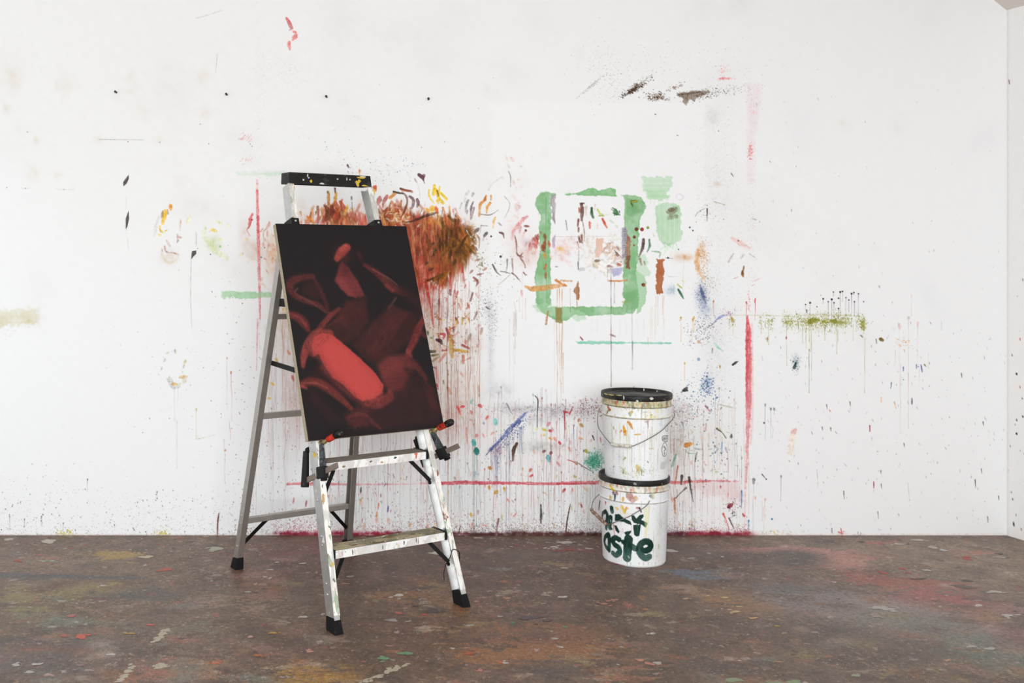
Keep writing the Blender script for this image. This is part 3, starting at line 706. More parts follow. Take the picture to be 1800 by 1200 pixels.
def below_mass():
    """runs and finger marks under the mass"""
    C.cloud(745, 520, 18, 24, 'e8aaa0', .7, 0, .6); C.cloud(770, 545, 26, 20, 'dccccc', .5); C.cloud(800, 600, 36, 40, 'ecdcd0', .4); C.cloud(830, 605, 16, 16, 'd8c6ba', .6); C.cloud(760, 590, 16, 40, 'eac8b0', .5); C.cloud(800, 680, 40, 40, 'f0dcd0', .6); C.cloud(790, 740, 40, 30, 'f0d8d0', .6)
    k = lambda *p: [(640 + x / 5.453, 480 + y / 5.453) for x, y in p]
    for p, w, c, o in ((((590, 80), (610, 200), (640, 320)), 6, 'c8433c', .8), (((640, 330), (650, 430), (670, 520)), 4, 'cf5a4a', .75), (((500, 60), (520, 160), (560, 300)), 4, 'd87868', .6), (((700, 400), (705, 440)), 5, 'b8703c', .8), (((720, 445), (770, 445)), 4, 'e2cf70', .8), (((890, 440), (885, 500)), 4, 'c89a34', .85), (((945, 430), (940, 490)), 5, 'c8a040', .8), (((880, 430), (885, 450)), 5, '8a4a34', .85), (((1010, 380), (960, 450)), 5, 'd2c09a', .7), (((1000, 440), (960, 500)), 5, 'ece09a', .6),
                       (((1040, 190), (1020, 265)), 5, '7a5048', .9), (((1050, 40), (1090, 80), (1075, 125)), 4, '8a4a44', .85), (((990, 290), (1000, 320), (980, 340)), 4.5, 'c06a4c', .85), (((910, 310), (925, 350)), 5, 'cc9078', .7), (((1170, 325), (1205, 345)), 4, '4a4040', .9), (((1080, 375), (1055, 440)), 5, '8a6a66', .85), (((1130, 530), (1120, 580)), 6, '9a7a70', .6), (((1100, 500), (1070, 530)), 6, 'dca8b0', .6), (((1020, 590), (990, 650)), 7, '9a948c', .7),
                       (((790, 530), (820, 600), (850, 600)), 6, 'aa3c44', .85), (((735, 580), (770, 590), (760, 630)), 6, 'b83840', .9), (((820, 520), (830, 560)), 5, 'd88a34', .85), (((860, 520), (855, 560)), 5, '6a3a40', .85), (((700, 640), (730, 650), (745, 675)), [5, 8, 4], '3a1c28', .95), (((610, 560), (612, 590)), 4, '2e5a3a', .9), (((640, 620), (660, 620)), 5, '7a8a4a', .7), (((625, 750), (680, 750)), 8, '2c3220', .9), (((650, 790), (710, 780)), 6, '5a5a28', .8), (((660, 840), (720, 800)), 6, 'a88a5a', .7),
                       (((940, 690), (1005, 720)), 6.5, 'a8484e', .9), (((870, 735), (930, 745), (1000, 755)), 6, 'c8902e', .9), (((830, 600), (835, 720), (845, 800)), 9, 'c89a44', .8), (((850, 640), (860, 760)), 3, 'a87024', .8), (((750, 740), (790, 740)), 5, '9a3a30', .85), (((780, 770), (720, 850)), 7, 'd4826c', .7), (((950, 790), (950, 860)), 7, 'c05f48', .8), (((650, 900), (680, 905)), 3, '3a2420', .9), (((690, 900), (700, 1000), (710, 1050)), 6, 'd88a80', .6), (((760, 1030), (765, 1060)), 3.5, '8a5030', .8), (((1030, 880), (1000, 1100)), 4, 'd6a298', .5), (((1100, 1080), (1105, 1180)), 4.5, 'c89a84', .6), (((930, 960), (950, 990)), 5, 'd8866a', .6), (((800, 1100), (830, 1150)), 8, 'd89a6a', .6), (((700, 1060), (705, 1110)), 4, 'b03038', .8)):
        w = [w * .7] + [w] * (len(p) - 2) + [w * .6] if np.isscalar(w) else w
        C.stroke(k(*p), w, c, o, .9, .25)
    for _ in range(46):
        C.dab(g.normal(790, 24), g.uniform(500, 640), g.uniform(5, 11), g.uniform(2, 4.5), 1.5 + g.normal(0, .6), pick(ROSE + FIRE + ['8a5a50', '7a3a3a', 'b89a5a']), g.uniform(.3, .75), .9)
    for _ in range(80):
        x = g.uniform(728, 846); y = g.uniform(470, 640)
        C.drip(x, y, min(936, y + abs(g.normal(150, 110)) + 25), g.uniform(.7, 1.4), pick(['b8705c', 'c8806a', '9a6a5c', 'b0886c', 'c89a6a', '8a6058', 'c06a60']), g.uniform(.35, .75), 0, g.uniform(.6, 1.2))
    for _ in range(40):
        x = g.normal(770, 24); y = g.uniform(475, 540)
        C.drip(x, y, y + g.uniform(20, 80), g.uniform(1.4, 3), pick(['d0564e', 'd8705e', 'c86a50', 'e09a80']), g.uniform(.35, .7), 0, .8)
    C.spray(800, 560, 60, 90, 330, ['7a3a34', '4a4040', 'a86a50', '6a5060'], (.4, 1.1), (.3, .8))
    C.drip(1044 - 640 + 500, 530, 640, 1.2, 'c8a898', .7)
    for x, y0, y1, c in ((903, 548, 590, '8a6a60'), (905, 550, 612, 'a8887c'), (908, 545, 590, 'a08078'), (924, 525, 562, 'e08a88'), (913, 520, 548, 'e8a8a4'), (903, 600, 700, 'd8ccb8'), (896, 560, 700, 'd8cabc'), (918, 480, 560, 'e0b8b0')):
        C.drip(x, y0, y1, 1.3, c, .7, 0, .4)
    C.dab(917, 516, 10, 4, 1.5, 'ea9a98', .7)
    # seen left of the painting
    C.cloud(500, 560, 22, 60, 'f0d2c4', .5); C.cloud(492, 470, 16, 30, 'f2c8ae', .6); C.cloud(520, 700, 22, 60, 'eecac4', .5)
    for _ in range(30):
        x = g.uniform(470, 545); y = g.uniform(460, 700)
        C.drip(x, y, y + g.uniform(40, 190), g.uniform(.8, 1.5), pick(['c88a80', 'b87a70', 'd09a88', 'a0706a']), g.uniform(.35, .7), 0, .8)
    for a in ((480, 675, 9, 5, .5, 'eec060'), (487, 633, 8, 4, 1.2, 'e8b850'), (474, 700, 6, 4, 0, 'ecb860'), (508, 620, 8, 5, 1, 'd87860'), (500, 545, 8, 6, 1, 'e8c880'), (515, 665, 10, 5, 1.3, 'c8584c')): C.dab(*a, .8)
    for _ in range(40):                                       # long runs left of and behind the ladder
        x = g.uniform(430, 660); y = g.uniform(540, 780)
        C.drip(x, y, min(938, y + g.uniform(60, 330)), g.uniform(.7, 1.3), pick(['c8a8a4', 'b89a98', 'c89a94', '9a8a8c', 'a8686a']), g.uniform(.3, .65), g.choice([0, 0, 0, 2.5]), 1)
below_mass()

def green_frame():
    q = P4
    GR = '88bb86'
    band = dict(rim=.32, var=.45)
    C.poly(q([(375, 165), (470, 150), (520, 135), (570, 120), (600, 140), (650, 135), (690, 118), (725, 130), (735, 178), (560, 176), (375, 170)]), '86bd84', .88, 1, 1.5, .12, 'h', **band)
    C.poly(q([(165, 250), (170, 200), (190, 160), (250, 145), (310, 165), (300, 180), (278, 200), (270, 400), (268, 600), (272, 940), (250, 960), (770, 955), (790, 930), (778, 700), (792, 600), (790, 180), (770, 172), (860, 172), (910, 190), (940, 250), (930, 290), (905, 320), (895, 400), (885, 500), (890, 600), (870, 720), (880, 800), (892, 860), (890, 950), (850, 1000), (760, 1014), (640, 1010), (560, 1024), (440, 1012), (380, 1060), (330, 1052), (250, 1025), (205, 985), (165, 930), (170, 800), (160, 760), (182, 640), (200, 560), (190, 420), (200, 320)]), GR, .86, 1, 1.6, .1, 'v', **band)
    C.poly(q([(150, 950), (240, 930), (520, 1000), (525, 1040), (470, 1055), (400, 1030), (300, 1030), (180, 985)]), 'b4d8b2', .55, 1.5, 2, .15, 'v', rim=.3)
    C.poly(q([(870, 700), (935, 740), (945, 850), (940, 910), (905, 990), (880, 1000)]), '9cca9a', .7, 1.2, 2, rim=.3); C.poly(q([(880, 600), (940, 590), (970, 740), (900, 760), (880, 700)]), 'b9dab6', .55, 1.5, 2.5, rim=.2)
    C.poly(q([(165, 230), (200, 155), (260, 150), (250, 300), (190, 310)]), '6fa86e', .5, 2, 2, var=.4); C.poly(q([(800, 180), (930, 220), (925, 290), (830, 320), (805, 300)]), '6fa56b', .6, 2, 3, var=.5); C.poly(q([(780, 860), (890, 830), (880, 960), (800, 1000)]), '74ab73', .5, 2, 3, rim=.3)
    C.stroke(q([(240, 190), (238, 500), (245, 930)]), 1.2, '5f9a60', .5, .8); C.stroke(q([(262, 190), (250, 560), (262, 940)]), 1, '6aa46a', .4)
    # patches to the right
    C.poly(q([(912, 42), (1132, 38), (1128, 100), (1090, 150), (1108, 190), (1050, 205), (960, 200), (935, 150), (920, 100)]), 'a9d6a6', .75, 1.5, 3, .45, 'h', var=.3)
    for x in (975, 1000, 1030, 1060): C.stroke(q([(x, 190), (x, 235)]), 1, 'b8dcb6', .6)
    C.poly(q([(1010, 235), (1100, 228), (1170, 232), (1192, 270), (1180, 340), (1196, 450), (1180, 500), (1110, 522), (1060, 510), (1030, 480), (1015, 400)]), 'a4d2a2', .8, 1.3, 2.5, .42, 'v', var=.3)
    for _ in range(14): C.stroke(q([(g.uniform(1040, 1180), 500), (g.uniform(1040, 1180), g.uniform(540, 600))]), 1, 'b4dab2', .5)
    C.stroke(q([(1100, 290), (1150, 270), (1110, 320), (1155, 320), (1100, 335)]), 6, '7a7256', .75, 1.6, .6, .6); C.dab(*q([(1125, 275)])[0], 9, 7, 0, '756a50', .7, 1.2)
    C.poly([(976.5, 344), (1095.5, 346), (1096, 450), (1092, 536), (970, 537), (971, 440)], 'f4f4f4', .95, .8, .5)
    # colours inside
    C.poly(q([(275, 165), (305, 168), (303, 375), (285, 340), (282, 280), (272, 230)]), '9c8d97', .85, 1, 1.5, .3, 'v', var=.3); C.poly(q([(278, 480), (305, 450), (303, 548), (285, 540)]), 'b3a6bb', .85, 1, 1.2, .2, 'v')
    C.poly(q([(772, 400), (800, 398), (812, 430), (800, 600), (768, 640)]), '9d93a6', .85, 1, 1.5, .3, 'h', var=.3); C.poly(q([(805, 440), (830, 470), (832, 560), (828, 690), (798, 690), (806, 600)]), 'a5745c', .9, 1, 1.5, .3, 'v'); C.poly(q([(800, 600), (830, 600), (826, 688), (798, 688)]), '7a4a3a', .8, 1, 1.5, .3, 'v')
    C.stroke(q([(1160, 170), (1182, 165), (1205, 185), (1182, 205), (1155, 190), (1160, 170)]), .9, 'c8c8c8', .6)
    for y in range(410, 600, 16): C.stroke(q([(800, y), (785, y + 4)]), 1, '5a4a58', .6)
    for p, w, c, o in ((((490, 235), (492, 290), (490, 345)), 7.5, '634038', .95), (((482, 232), (508, 230)), 5, '5a3a36', .9), (((492, 340), (508, 420), (508, 495)), 1.8, '8a6a66', .8), (((472, 262), (472, 295)), 3.4, 'b8482e', .9), (((522, 250), (520, 310)), 6, 'c8b8a0', .55), (((560, 262), (560, 300), (572, 330)), 5, '2f5a38', .95), (((585, 235), (582, 275)), 2, 'd8b070', .7), (((600, 270), (618, 300), (645, 316)), 4, 'c8cf62', .85), (((612, 318), (640, 316)), 3, '9aa848', .8), (((660, 312), (720, 300)), 1.4, 'c0d0b0', .6),
                       (((468, 342), (462, 388)), 5, '7a4234', .92), (((468, 402), (468, 428)), 4, '7a4a40', .85), (((545, 360), (547, 404)), 4.4, 'c9573f', .9), (((545, 362), (555, 370)), 3, 'd86a50', .9), (((636, 340), (650, 370), (668, 400)), 5, 'c8492a', .95), (((378, 348), (388, 418)), 1.4, '3a3a3c', .9), (((470, 465), (478, 500)), 6, '6e4034', .92), (((490, 455), (492, 505)), 5, '7a4a3c', .9), (((460, 500), (470, 540)), 3, 'a06a5a', .7), (((470, 560), (468, 690)), 1.4, '6a625e', .75), (((300, 463), (700, 461)), .8, 'a8a4a0', .6), (((690, 350), (740, 395)), 5, 'dfe6cc', .6), (((600, 400), (600, 370)), 5, 'f0d8d0', .7)):
        C.stroke(q(p), [w * .75] + [w] * (len(p) - 2) + [w * .6] if len(p) > 1 else w, c, o, .8, .2)
    for _ in range(16): C.stroke(q([(730 + g.normal(0, 13), 285 + g.normal(0, 13)), (730 + g.normal(0, 13), 285 + g.normal(0, 13))]), 1.8, pick(['2f5a38', '4a7a4a', '6a9a60']), .8, .6)
    C.poly(q([(590, 468), (642, 480), (634, 560), (612, 610), (585, 608)]), 'e3ad92', .8, 1, 1.5, .25, 'v', var=.3)
    for _ in range(60): C.dab(*q([(g.normal(705, 32), g.normal(560, 48))])[0], g.uniform(6, 14), g.uniform(2, 4), g.uniform(0, 3.1), pick(['e2c6b0', 'd8ae92', 'ecd8c8', 'c8a088', 'd8c8b0']), g.uniform(.35, .7), 1, g.normal(0, .2))
    for _ in range(46): C.dab(*q([(g.normal(585, 30), g.normal(655, 30))])[0], g.uniform(6, 12), g.uniform(1.5, 3.4), 1.2 + g.normal(0, .7), pick(['d8ccb4', 'e2d8c8', 'c8b8a0', 'e8dcd0']), g.uniform(.35, .7), 1, g.normal(0, .2))
    for _ in range(34): C.dab(*q([(g.normal(545, 22), g.normal(530, 45))])[0], g.uniform(6, 12), g.uniform(2, 4), 1.4 + g.normal(0, .5), pick(['eadcd0', 'd8d0c0', 'e8d0c8', 'cfc6b0']), g.uniform(.3, .6), 1)
    for _ in range(30): C.dab(*q([(g.normal(700, 40), g.normal(660, 30))])[0], g.uniform(6, 14), g.uniform(3, 5), g.uniform(0, 3), pick(['f4ece6', 'f4f2f0', 'ecdcd4']), g.uniform(.4, .8), 1)
    C.cloud(985, 440, 14, 14, 'f4dcdc', .5); C.cloud(988, 440, 7, 6, 'f0dc9a', .5)
    for _ in range(40): C.dab(g.normal(995, 14), g.normal(440, 14), g.uniform(6, 12), g.uniform(3, 7), g.uniform(0, 3.1), pick(['f2c8c8', 'eeb8bc', 'f4dcd8', 'f0d0c8', 'f6e4e0']), g.uniform(.3, .6), 1.8)
    C.dab(985, 437, 9, 6, .3, 'e8b84a', .6, 1.5); C.cloud(935, 440, 12, 18, 'ecc4b8', .5); C.cloud(922, 455, 16, 14, 'f0d8d0', .5)
    C.dab(*q([(600, 632)])[0], 9, 5, 0, '7a5a44', .8); C.dab(*q([(740, 590)])[0], 9, 5, 1, '7a5a4a', .7); C.dab(*q([(745, 548)])[0], 8, 3, 1, '8a6a5a', .7); C.dab(*q([(756, 662)])[0], 6, 5, .3, 'c0543a', .85); C.dab(*q([(690, 672)])[0], 10, 4, .2, '9a706a', .8); C.stroke(q([(720, 560), (770, 610)]), 1.6, '6a4a40', .7)
    C.poly(q([(695, 690), (775, 680), (770, 720), (735, 745), (712, 750), (702, 720)]), 'aeaed2', .8, 1.5, 2, .35, 'v', var=.4); C.poly(q([(468, 682), (516, 682), (512, 700), (468, 706)]), 'c8c8cc', .8, 1, 1); C.stroke(q([(464, 640), (466, 695)]), 1.6, '4a4644', .85); C.dab(*q([(314, 674)])[0], 5, 2.4, 0, '4a4446', .8)
    # orange blade, its runs
    C.stroke(q([(92, 812), (150, 830), (240, 822), (330, 808), (382, 806)]), [4, 9.5, 8.5, 7, 3], 'e0a05e', .95, .9, .3); C.stroke(q([(310, 768), (340, 790), (375, 808)]), [5, 4, 4], 'd48a4c', .9); C.stroke(q([(345, 772), (420, 776)]), 3, 'd89a62', .85, .8, .4)
    for x, y1, w in ((318, 962, 1.7), (333, 962, 1.9), (352, 962, 2.0), (410, 990, 1.5), (366, 770, 1)): C.drip(900 + x / 4, 300 + 830 / 4, 300 + y1 / 4, w, 'cf9058', .85, 0, .2)
    C.poly(q([(308, 962), (352, 960), (356, 1000), (352, 1068), (330, 1074), (310, 1066), (306, 1010)]), '948149', .88, 1, 1.2, .2, 'v')
    for x, y1 in ((314, 1290), (333, 1480), (352, 1500), (356, 1390)): C.drip(900 + x / 4, 300 + 1068 / 4, 300 + y1 / 4, 1.5, 'cf9a70', .8, 0, .5)
    C.poly(q([(428, 846), (466, 776), (476, 840), (470, 908), (456, 905), (452, 868)]), 'a5683f', .95, .8, 1.2, .3, 'v'); C.stroke(q([(456, 900), (458, 970)]), 1.3, 'c08a60', .8)
    C.stroke(q([(255, 985), (245, 1030), (240, 1078)]), [2, 5, 3], 'b87c4a', .9, .8, .4, .3); C.stroke(q([(680, 772), (740, 776), (810, 770)]), [2, 3.2, 2.6], 'd98e50', .95, .7, .2); C.dab(*q([(800, 922)])[0], 12, 5, 0, 'a0a860', .6)
    for x, y in ((168, 475), (182, 470), (176, 500)): C.dab(*q([(x, y)])[0], 11, 5, 1.6, '9a4a40', .85)
    for x, y, w, c in ((232, 470, 6, '8a4a2c'), (230, 520, 6, 'a0522e'), (226, 550, 5, '7a4a2c'), (262, 520, 5, 'd0624a'), (232, 600, 5, 'd88c3c'), (232, 680, 5, 'c86a30'), (236, 735, 4.5, 'b05c30'), (215, 545, 5, 'a8452e')): C.dab(*q([(x, y)])[0], 11, w, 1.5 + g.normal(0, .2), c, .85)
    C.cloud(930, 428, 8, 8, 'd0c0cc', .5)
    for _ in range(26): C.dab(g.normal(940, 6), g.normal(428, 8), g.uniform(5, 10), g.uniform(2, 4.5), 1.5 + g.normal(0, .5), pick(['d0504a', 'c8746a', 'b84a44', 'e09a90', 'd88a84']), g.uniform(.3, .7), 1.2)
    # right of the frame
    for p, w, c, o in ((((925, 482), (918, 540), (895, 600)), 6.5, '54413a', .95), (((965, 484), (968, 530), (950, 570)), 4.5, '4f7c5c', .9), (((1000, 460), (990, 440)), 2, 'a8b860', .7), (((985, 565), (1040, 575), (1035, 610)), 3, '7aa87c', .7), (((1170, 836), (1190, 870), (1205, 898)), 4.4, '285a3c', .95), (((1165, 800), (1195, 825)), 3.6, 'a8b03a', .9), (((1195, 770), (1218, 790)), 3, 'd8d890', .7), (((1138, 805), (1136, 860)), 4, 'a8c4c0', .7), (((900, 620), (910, 660)), 6, '8a6a5a', .7), (((930, 640), (935, 660)), 4, '6a6a50', .7), (((840, 215), (875, 215)), 7, '6a6a20', .9), (((840, 230), (850, 250)), 5, '4a5a20', .8), (((845, 220), (885, 212)), 3, 'b8b83a', .8), (((815, 470), (835, 500)), 6, 'a0645a', .8)):
        C.stroke(q(p), [w * .7] + [w] * (len(p) - 2) + [w * .5], c, o, .8, .2)
    for x, y, r, c in ((875, 411, 3.4, '6e3a30'), (914, 412, 3.4, '943e32'), (955, 400, 2.6, '8aa04a'), (860, 466, 2.8, '7a4434'), (925, 802, 3.4, '9a5a30'), (918, 800, 2, '5a3424'), (858, 524, 1.6, '9a4a30'), (1096, 612, 1.8, '3a4440'), (1172, 553, 1.2, '4a4a4a'), (1250, 398, 1.6, '4a4a50'), (1272, 420, 1.4, '5a3a4a')): C.speck(*q([(x, y)])[0], r, c, .95)
    C.stroke(q([(1080, 612), (1130, 618)]), 1, '6a6a6a', .7)
    C.poly(q([(1018, 622), (1068, 628), (1066, 700), (1060, 860), (1040, 876), (1012, 866), (1014, 720)]), 'b0633c', .95, 1, 2, .08, 'v', var=.12)
    for x, y0, y1, c in ((1012, 880, 1150, 'd8aa8c'), (1026, 880, 1085, 'cf9a7c'), (1058, 880, 1010, 'd0a080'), (1066, 880, 1180, 'd8b49a'), (975, 950, 1180, 'e8c8a4'), (985, 960, 1180, 'e4ccb4'), (955, 1170, 1230, 'cf8a60'), (1004, 940, 1190, 'ecd4bc')): C.drip(900 + x / 4, 300 + y0 / 4, 300 + y1 / 4, 1.2, c, .8, 0, .4)
    C.cloud(1195, 452, 10, 6, 'e0b48c', .6); C.cloud(1210, 452, 8, 5, 'e4a868', .6); C.drip(1203, 455, 520, 1, 'e0b890', .6); C.cloud(1179, 511, 10, 8, 'c8d6e4', .6); C.spray(1178, 510, 8, 9, 60, ['a8b8cc', '9ab0b8'], (.4, .9), (.3, .6)); C.stroke(q([(1100, 744), (1170, 744)]), 1, 'c8c8c8', .6)
    # long runs out of the frame
    C.drip(1074, 470, 678, 2.0, '7f6262', .85, 0, .12); C.drip(1080, 496, 532, 2.2, '9a9098', .8, 0, .2); C.drip(1111, 540, 650, 1.5, '8a8a86', .7, 0, .15); C.drip(1112, 600, 648, 2.2, '7d8480', .85, 0, .2)
    C.drip(1068, 470, 495, 1.3, '8a7a7a', .8, 0, .3); C.stroke([(1073, 588), (1081, 591)], 3, 'a0787c', .8); C.stroke([(1020, 592), (1024, 597)], [2, 3], '7a3038', .85); C.drip(975, 560, 690, 1.0, 'd8b898', .7)
    for x in (1100, 1120, 1090, 1132, 1050, 1040): C.drip(x, 560, g.uniform(575, 610), 1, 'cfe0cc', .6)
    for x, y in ((1197, 560), (1218, 562)): C.drip(x, y, y + 40, 1.6, 'dcae72', .8, 3.4, .3)
    C.poly([(1013, 600), (1040, 599), (1120, 601), (1180, 602), (1180, 604), (1090, 604), (1040, 605), (1016, 605)], '5cc09a', .8, .8, 1.2, .3, 'h', var=.5)
green_frame()

def right_marks():
    w5 = lambda *p: [(1200 + x / 3.913, 400 + y / 3.913) for x, y in p]
    # orange and blue sprays
    C.stroke(w5((105, 150), (100, 220), (105, 290), (150, 355)), [4, 8, 7, 4], 'e6a160', .75, 2.5, .3, .4); C.cloud(1234, 440, 6, 12, 'eab88a', .6); C.spray(1236, 455, 12, 34, 330, ['d89858', 'c88a50', 'a87a50'], (.4, .9), (.3, .7)); C.spray(1243, 500, 20, 20, 160, ['b08860', '8a8078'], (.4, .8), (.3, .6))
    C.stroke(w5((120, 390), (135, 450), (160, 520)), [2, 5, 2], '56668f', .85, 1.2, .4, .4); C.cloud(1233, 520, 8, 16, '9aa4c4', .6); C.spray(1234, 520, 11, 28, 260, ['4a5a88', '6a7aa0', '3a4060'], (.4, .9), (.35, .75)); C.cloud(1240, 545, 10, 14, 'b8c0da', .5)
    C.stroke(w5((225, 640), (260, 615), (310, 595)), [1.5, 4.5, 2], '7c88c2', .85, 1, .4, .4); C.stroke(w5((170, 690), (220, 650)), [1, 2], '6a6a80', .6, .8); C.spray(1235, 580, 34, 24, 260, ['4a4a50', '5a5a70', '6a6470'], (.4, 1), (.35, .8), ang=-.7); C.spray(1278, 552, 22, 6, 60, ['b06a9a', '8a5a8a', 'c07a9a'], (.4, 1), (.4, .8), ang=-.4)
    C.stroke(w5((345, 75), (400, 110), (460, 140)), [5, 8, 4], 'f2b3a6', .6, 2.5, .4, .4); C.stroke(w5((348, 180), (315, 235)), [2, 3], 'b09a98', .7, 1.2, .4); C.stroke(w5((420, 185), (400, 210)), 3, 'cabcb8', .6, 1.4); C.stroke(w5((460, 180), (495, 205)), 2, 'b8b0ac', .6); C.speck(1298, 423, 1.4, '5a4a48', .8)
    C.stroke(w5((422, 265), (416, 295)), [2, 3], '8a5a30', .9); C.stroke(w5((410, 300), (412, 322), (418, 340)), [3, 6, 2], '87552a', .95)
    for p in (((495, 365), (530, 350)), ((475, 400), (495, 390)), ((350, 350), (380, 340))): C.stroke(w5(*p), 1.2, 'd08a90', .7)
    C.stroke(w5((220, 795), (240, 820), (278, 850)), [3, 3.4, 1], 'a9e0c8', .85, 1); C.stroke(w5((205, 830), (203, 862)), 1.6, '5a6a60', .8); C.stroke(w5((345, 942), (362, 930), (384, 918)), [3.4, 4, 1.2], '3c3a3a', .95); C.dab(*w5((256, 958))[0], 6, 3, 1.5, 'a8823a', .9); C.stroke(w5((5, 1120), (18, 1115), (28, 1100)), [5, 7, 4], '3e383c', .95)
    for x, y, c in ((212, 510, 'd0906a'), (78, 620, 'dcae58'), (14, 935, 'dcb860'), (500, 495, 'e07a84')): C.drip(*w5((x, y))[0], w5((x, y))[0][1] + g.uniform(16, 36), 1.3, c, .8, 2.6, .3)
    C.speck(*w5((110, 905))[0], 3, '6a8ab0', .6); C.speck(*w5((112, 785))[0], 3, 'c8885a', .5)
    C.cloud(1243, 676, 8, 12, 'aab4d0', .6); C.spray(1243, 676, 12, 20, 130, ['4a6aa0', '6a80b0', '3a5a80'], (.4, 1.4), (.4, .9))
    # the red bar
    C.spray(1316, 530, 5, 26, 60, ['e8808a'], (.4, 1), (.3, .7)); C.drip(1312, 532, 560, 1.6, 'dd5c68', .9, 2.4, .3); C.drip(1327, 530, 562, 1.3, 'e0707c', .8, 2.8, .6)
    C.stroke([(1314, 556), (1315, 580), (1316, 640), (1316, 700), (1315, 735)], [3, 9.5, 11, 10.5, 8], 'd9575f', .93, 1, .38, .2); C.stroke([(1313, 560), (1313, 640), (1313, 705)], 3, 'cf444e', .6, 1, .3); C.stroke([(1321, 570), (1322, 700), (1320, 780)], [4, 5, 4], 'ecb0b2', .6, 1.4, .5)
    C.stroke([(1315, 730), (1314, 770), (1313, 800), (1311, 850)], [8, 6, 5, 3], 'e48a8e', .85, 1.2, .5, .3); C.stroke([(1312, 800), (1310, 880), (1308, 935)], [3, 2.5, 2], 'eec0be', .7, 1, .4); C.drip(1312, 740, 935, 1, 'dcae9c', .7); C.drip(1316, 790, 900, 1, 'e0a8a0', .6)
    # olive line
    OL = ['8a8c24', '9a9a30', '7a7c1e', 'a8a848', '6a6c1c']
    for x, sx, n, o in ((1286, 8, 70, .8), (1338, 6, 60, .7), (1353, 9, 120, .8), (1385, 12, 200, .85), (1403, 10, 150, .9), (1425, 16, 330, .95), (1450, 16, 300, .95), (1475, 16, 320, .95), (1490, 10, 120, .9), (1508, 6, 60, .8), (1517, 7, 170, .95)):
        C.spray(x, 564 + (4 if x == 1517 else 0), sx, 15, int(n * 1.5), OL, (.22, .8), (.35, o), el=(1, 2.2), dirn=1.5)
        C.spray(x, 572, sx * 1.3, 24, n // 2, OL, (.2, .5), (.3, .6))
    C.stroke([(1422, 565), (1435, 562), (1450, 566), (1470, 565), (1490, 569)], [7, 7, 4.5, 6, 4], '85861f', .85, 1.6, .35, .7); C.stroke([(1383, 566), (1392, 565)], [5, 4], '8a8a2a', .6, 2, .4, .6); C.stroke([(1516, 566), (1518, 580)], [6, 5], '8e9030', .75, 1.8, .4, .6); C.dab(1287, 562, 9, 5, 1.2, '9a7a2a', .8, 1.2)
    C.stroke([(1280, 554), (1330, 554), (1390, 556)], .8, 'a0a468', .5); C.stroke([(1380, 556), (1440, 553), (1520, 556)], .8, 'a0a050', .5)
    for x, y0, y1, w in ((1289, 565, 586, 1), (1338, 566, 586, 1.2), (1351, 570, 606, 1.2), (1383, 572, 642, 1.3), (1411, 570, 603, 1.4), (1417, 570, 612, 1.2), (1422, 570, 600, 1.2), (1424, 566, 618, 1.1), (1427, 570, 668, 1.5), (1439, 570, 586, 1), (1450, 575, 598, 1.2), (1471, 570, 622, 1.4), (1473, 580, 600, 1.2), (1500, 570, 598, 1.1), (1505, 565, 582, 1), (1520, 594, 690, 1.5), (1463, 570, 577, 1), (1392, 565, 580, 1), (1404, 565, 584, 1)):
        C.drip(x, y0, y1, w, 'a2a468' if y1 > 630 else '9a9a40', .85, 0, .4)
    C.drip(1422, 615, 690, 1.6, '78786a', .9, 1.5, .15); C.dab(1349, 597, 9, 2.6, 1.6, 'a07848', .85); C.dab(1382, 594, 4, 2.4, 1.6, 'a04838', .9); C.dab(1515, 591, 6, 2.4, .8, '5a4a48', .85)
    for x, y0, y1, r in ((1416, 535, 546, 2), (1424, 532, 553, 3), (1418, 545, 552, 2), (1447, 525, 533, 2.6), (1456, 530, 556, 2), (1462, 526, 560, 3.2), (1465, 513, 520, 2), (1466, 532, 558, 2.4), (1474, 524, 526, 2.4), (1474, 542, 560, 2.4), (1477, 513, 550, 3), (1481, 512, 530, 2.4), (1487, 523, 555, 2), (1492, 527, 548, 2), (1497, 516, 575, 3), (1501, 514, 518, 2.2), (1502, 530, 556, 2.2), (1509, 516, 556, 2.2), (1518, 530, 531, 1.8), (1436, 539, 540, 1.8), (1418, 548, 549, 1.8), (1443, 519, 520, 1.1), (1400, 552, 553, 1.4)):
        C.speck(x, y0, r * .62, '40303a', .95)
        if y1 > y0 + 3: C.drip(x, y0, y1, 1.15, '8a6072' if g.random() < .5 else '5c4650', .85, 0, .25)
    C.dab(1550, 597, 7, 6.5, .5, '6c5a22', .95, br=.1); C.dab(1546, 504, 4, 3, 1, '8a8270', .6)
    C.stroke([(1399, 638), (1396, 646)], [4, 6], '23363a', .95, .8); C.spray(1399, 640, 8, 15, 90, ['23363a', '4a6068', '5a7080'], (.4, 1), (.4, .8)); C.cloud(1399, 634, 5, 10, 'b4c2ca', .6)
    # pale runs at the right
    for x, y0, y1, hd, c in ((1581, 575, 690, 6, 'e6cccc'), (1583, 640, 762, 0, 'dfb8b4'), (1597, 560, 690, 4, 'e0d0d0'), (1597, 655, 752, 0, 'e0aeb0'), (1613, 570, 640, 5, 'e8cccc'), (1616, 640, 680, 0, 'e4d0d0'), (1602, 520, 555, 3, 'dcc8cc'), (1574, 615, 640, 0, 'e0ccd0'), (1632, 622, 648, 0, 'd4ccd0'), (1655, 565, 580, 0, 'd0ccd0')): C.drip(x, y0, y1, 1.3, c, .85, hd, .2)
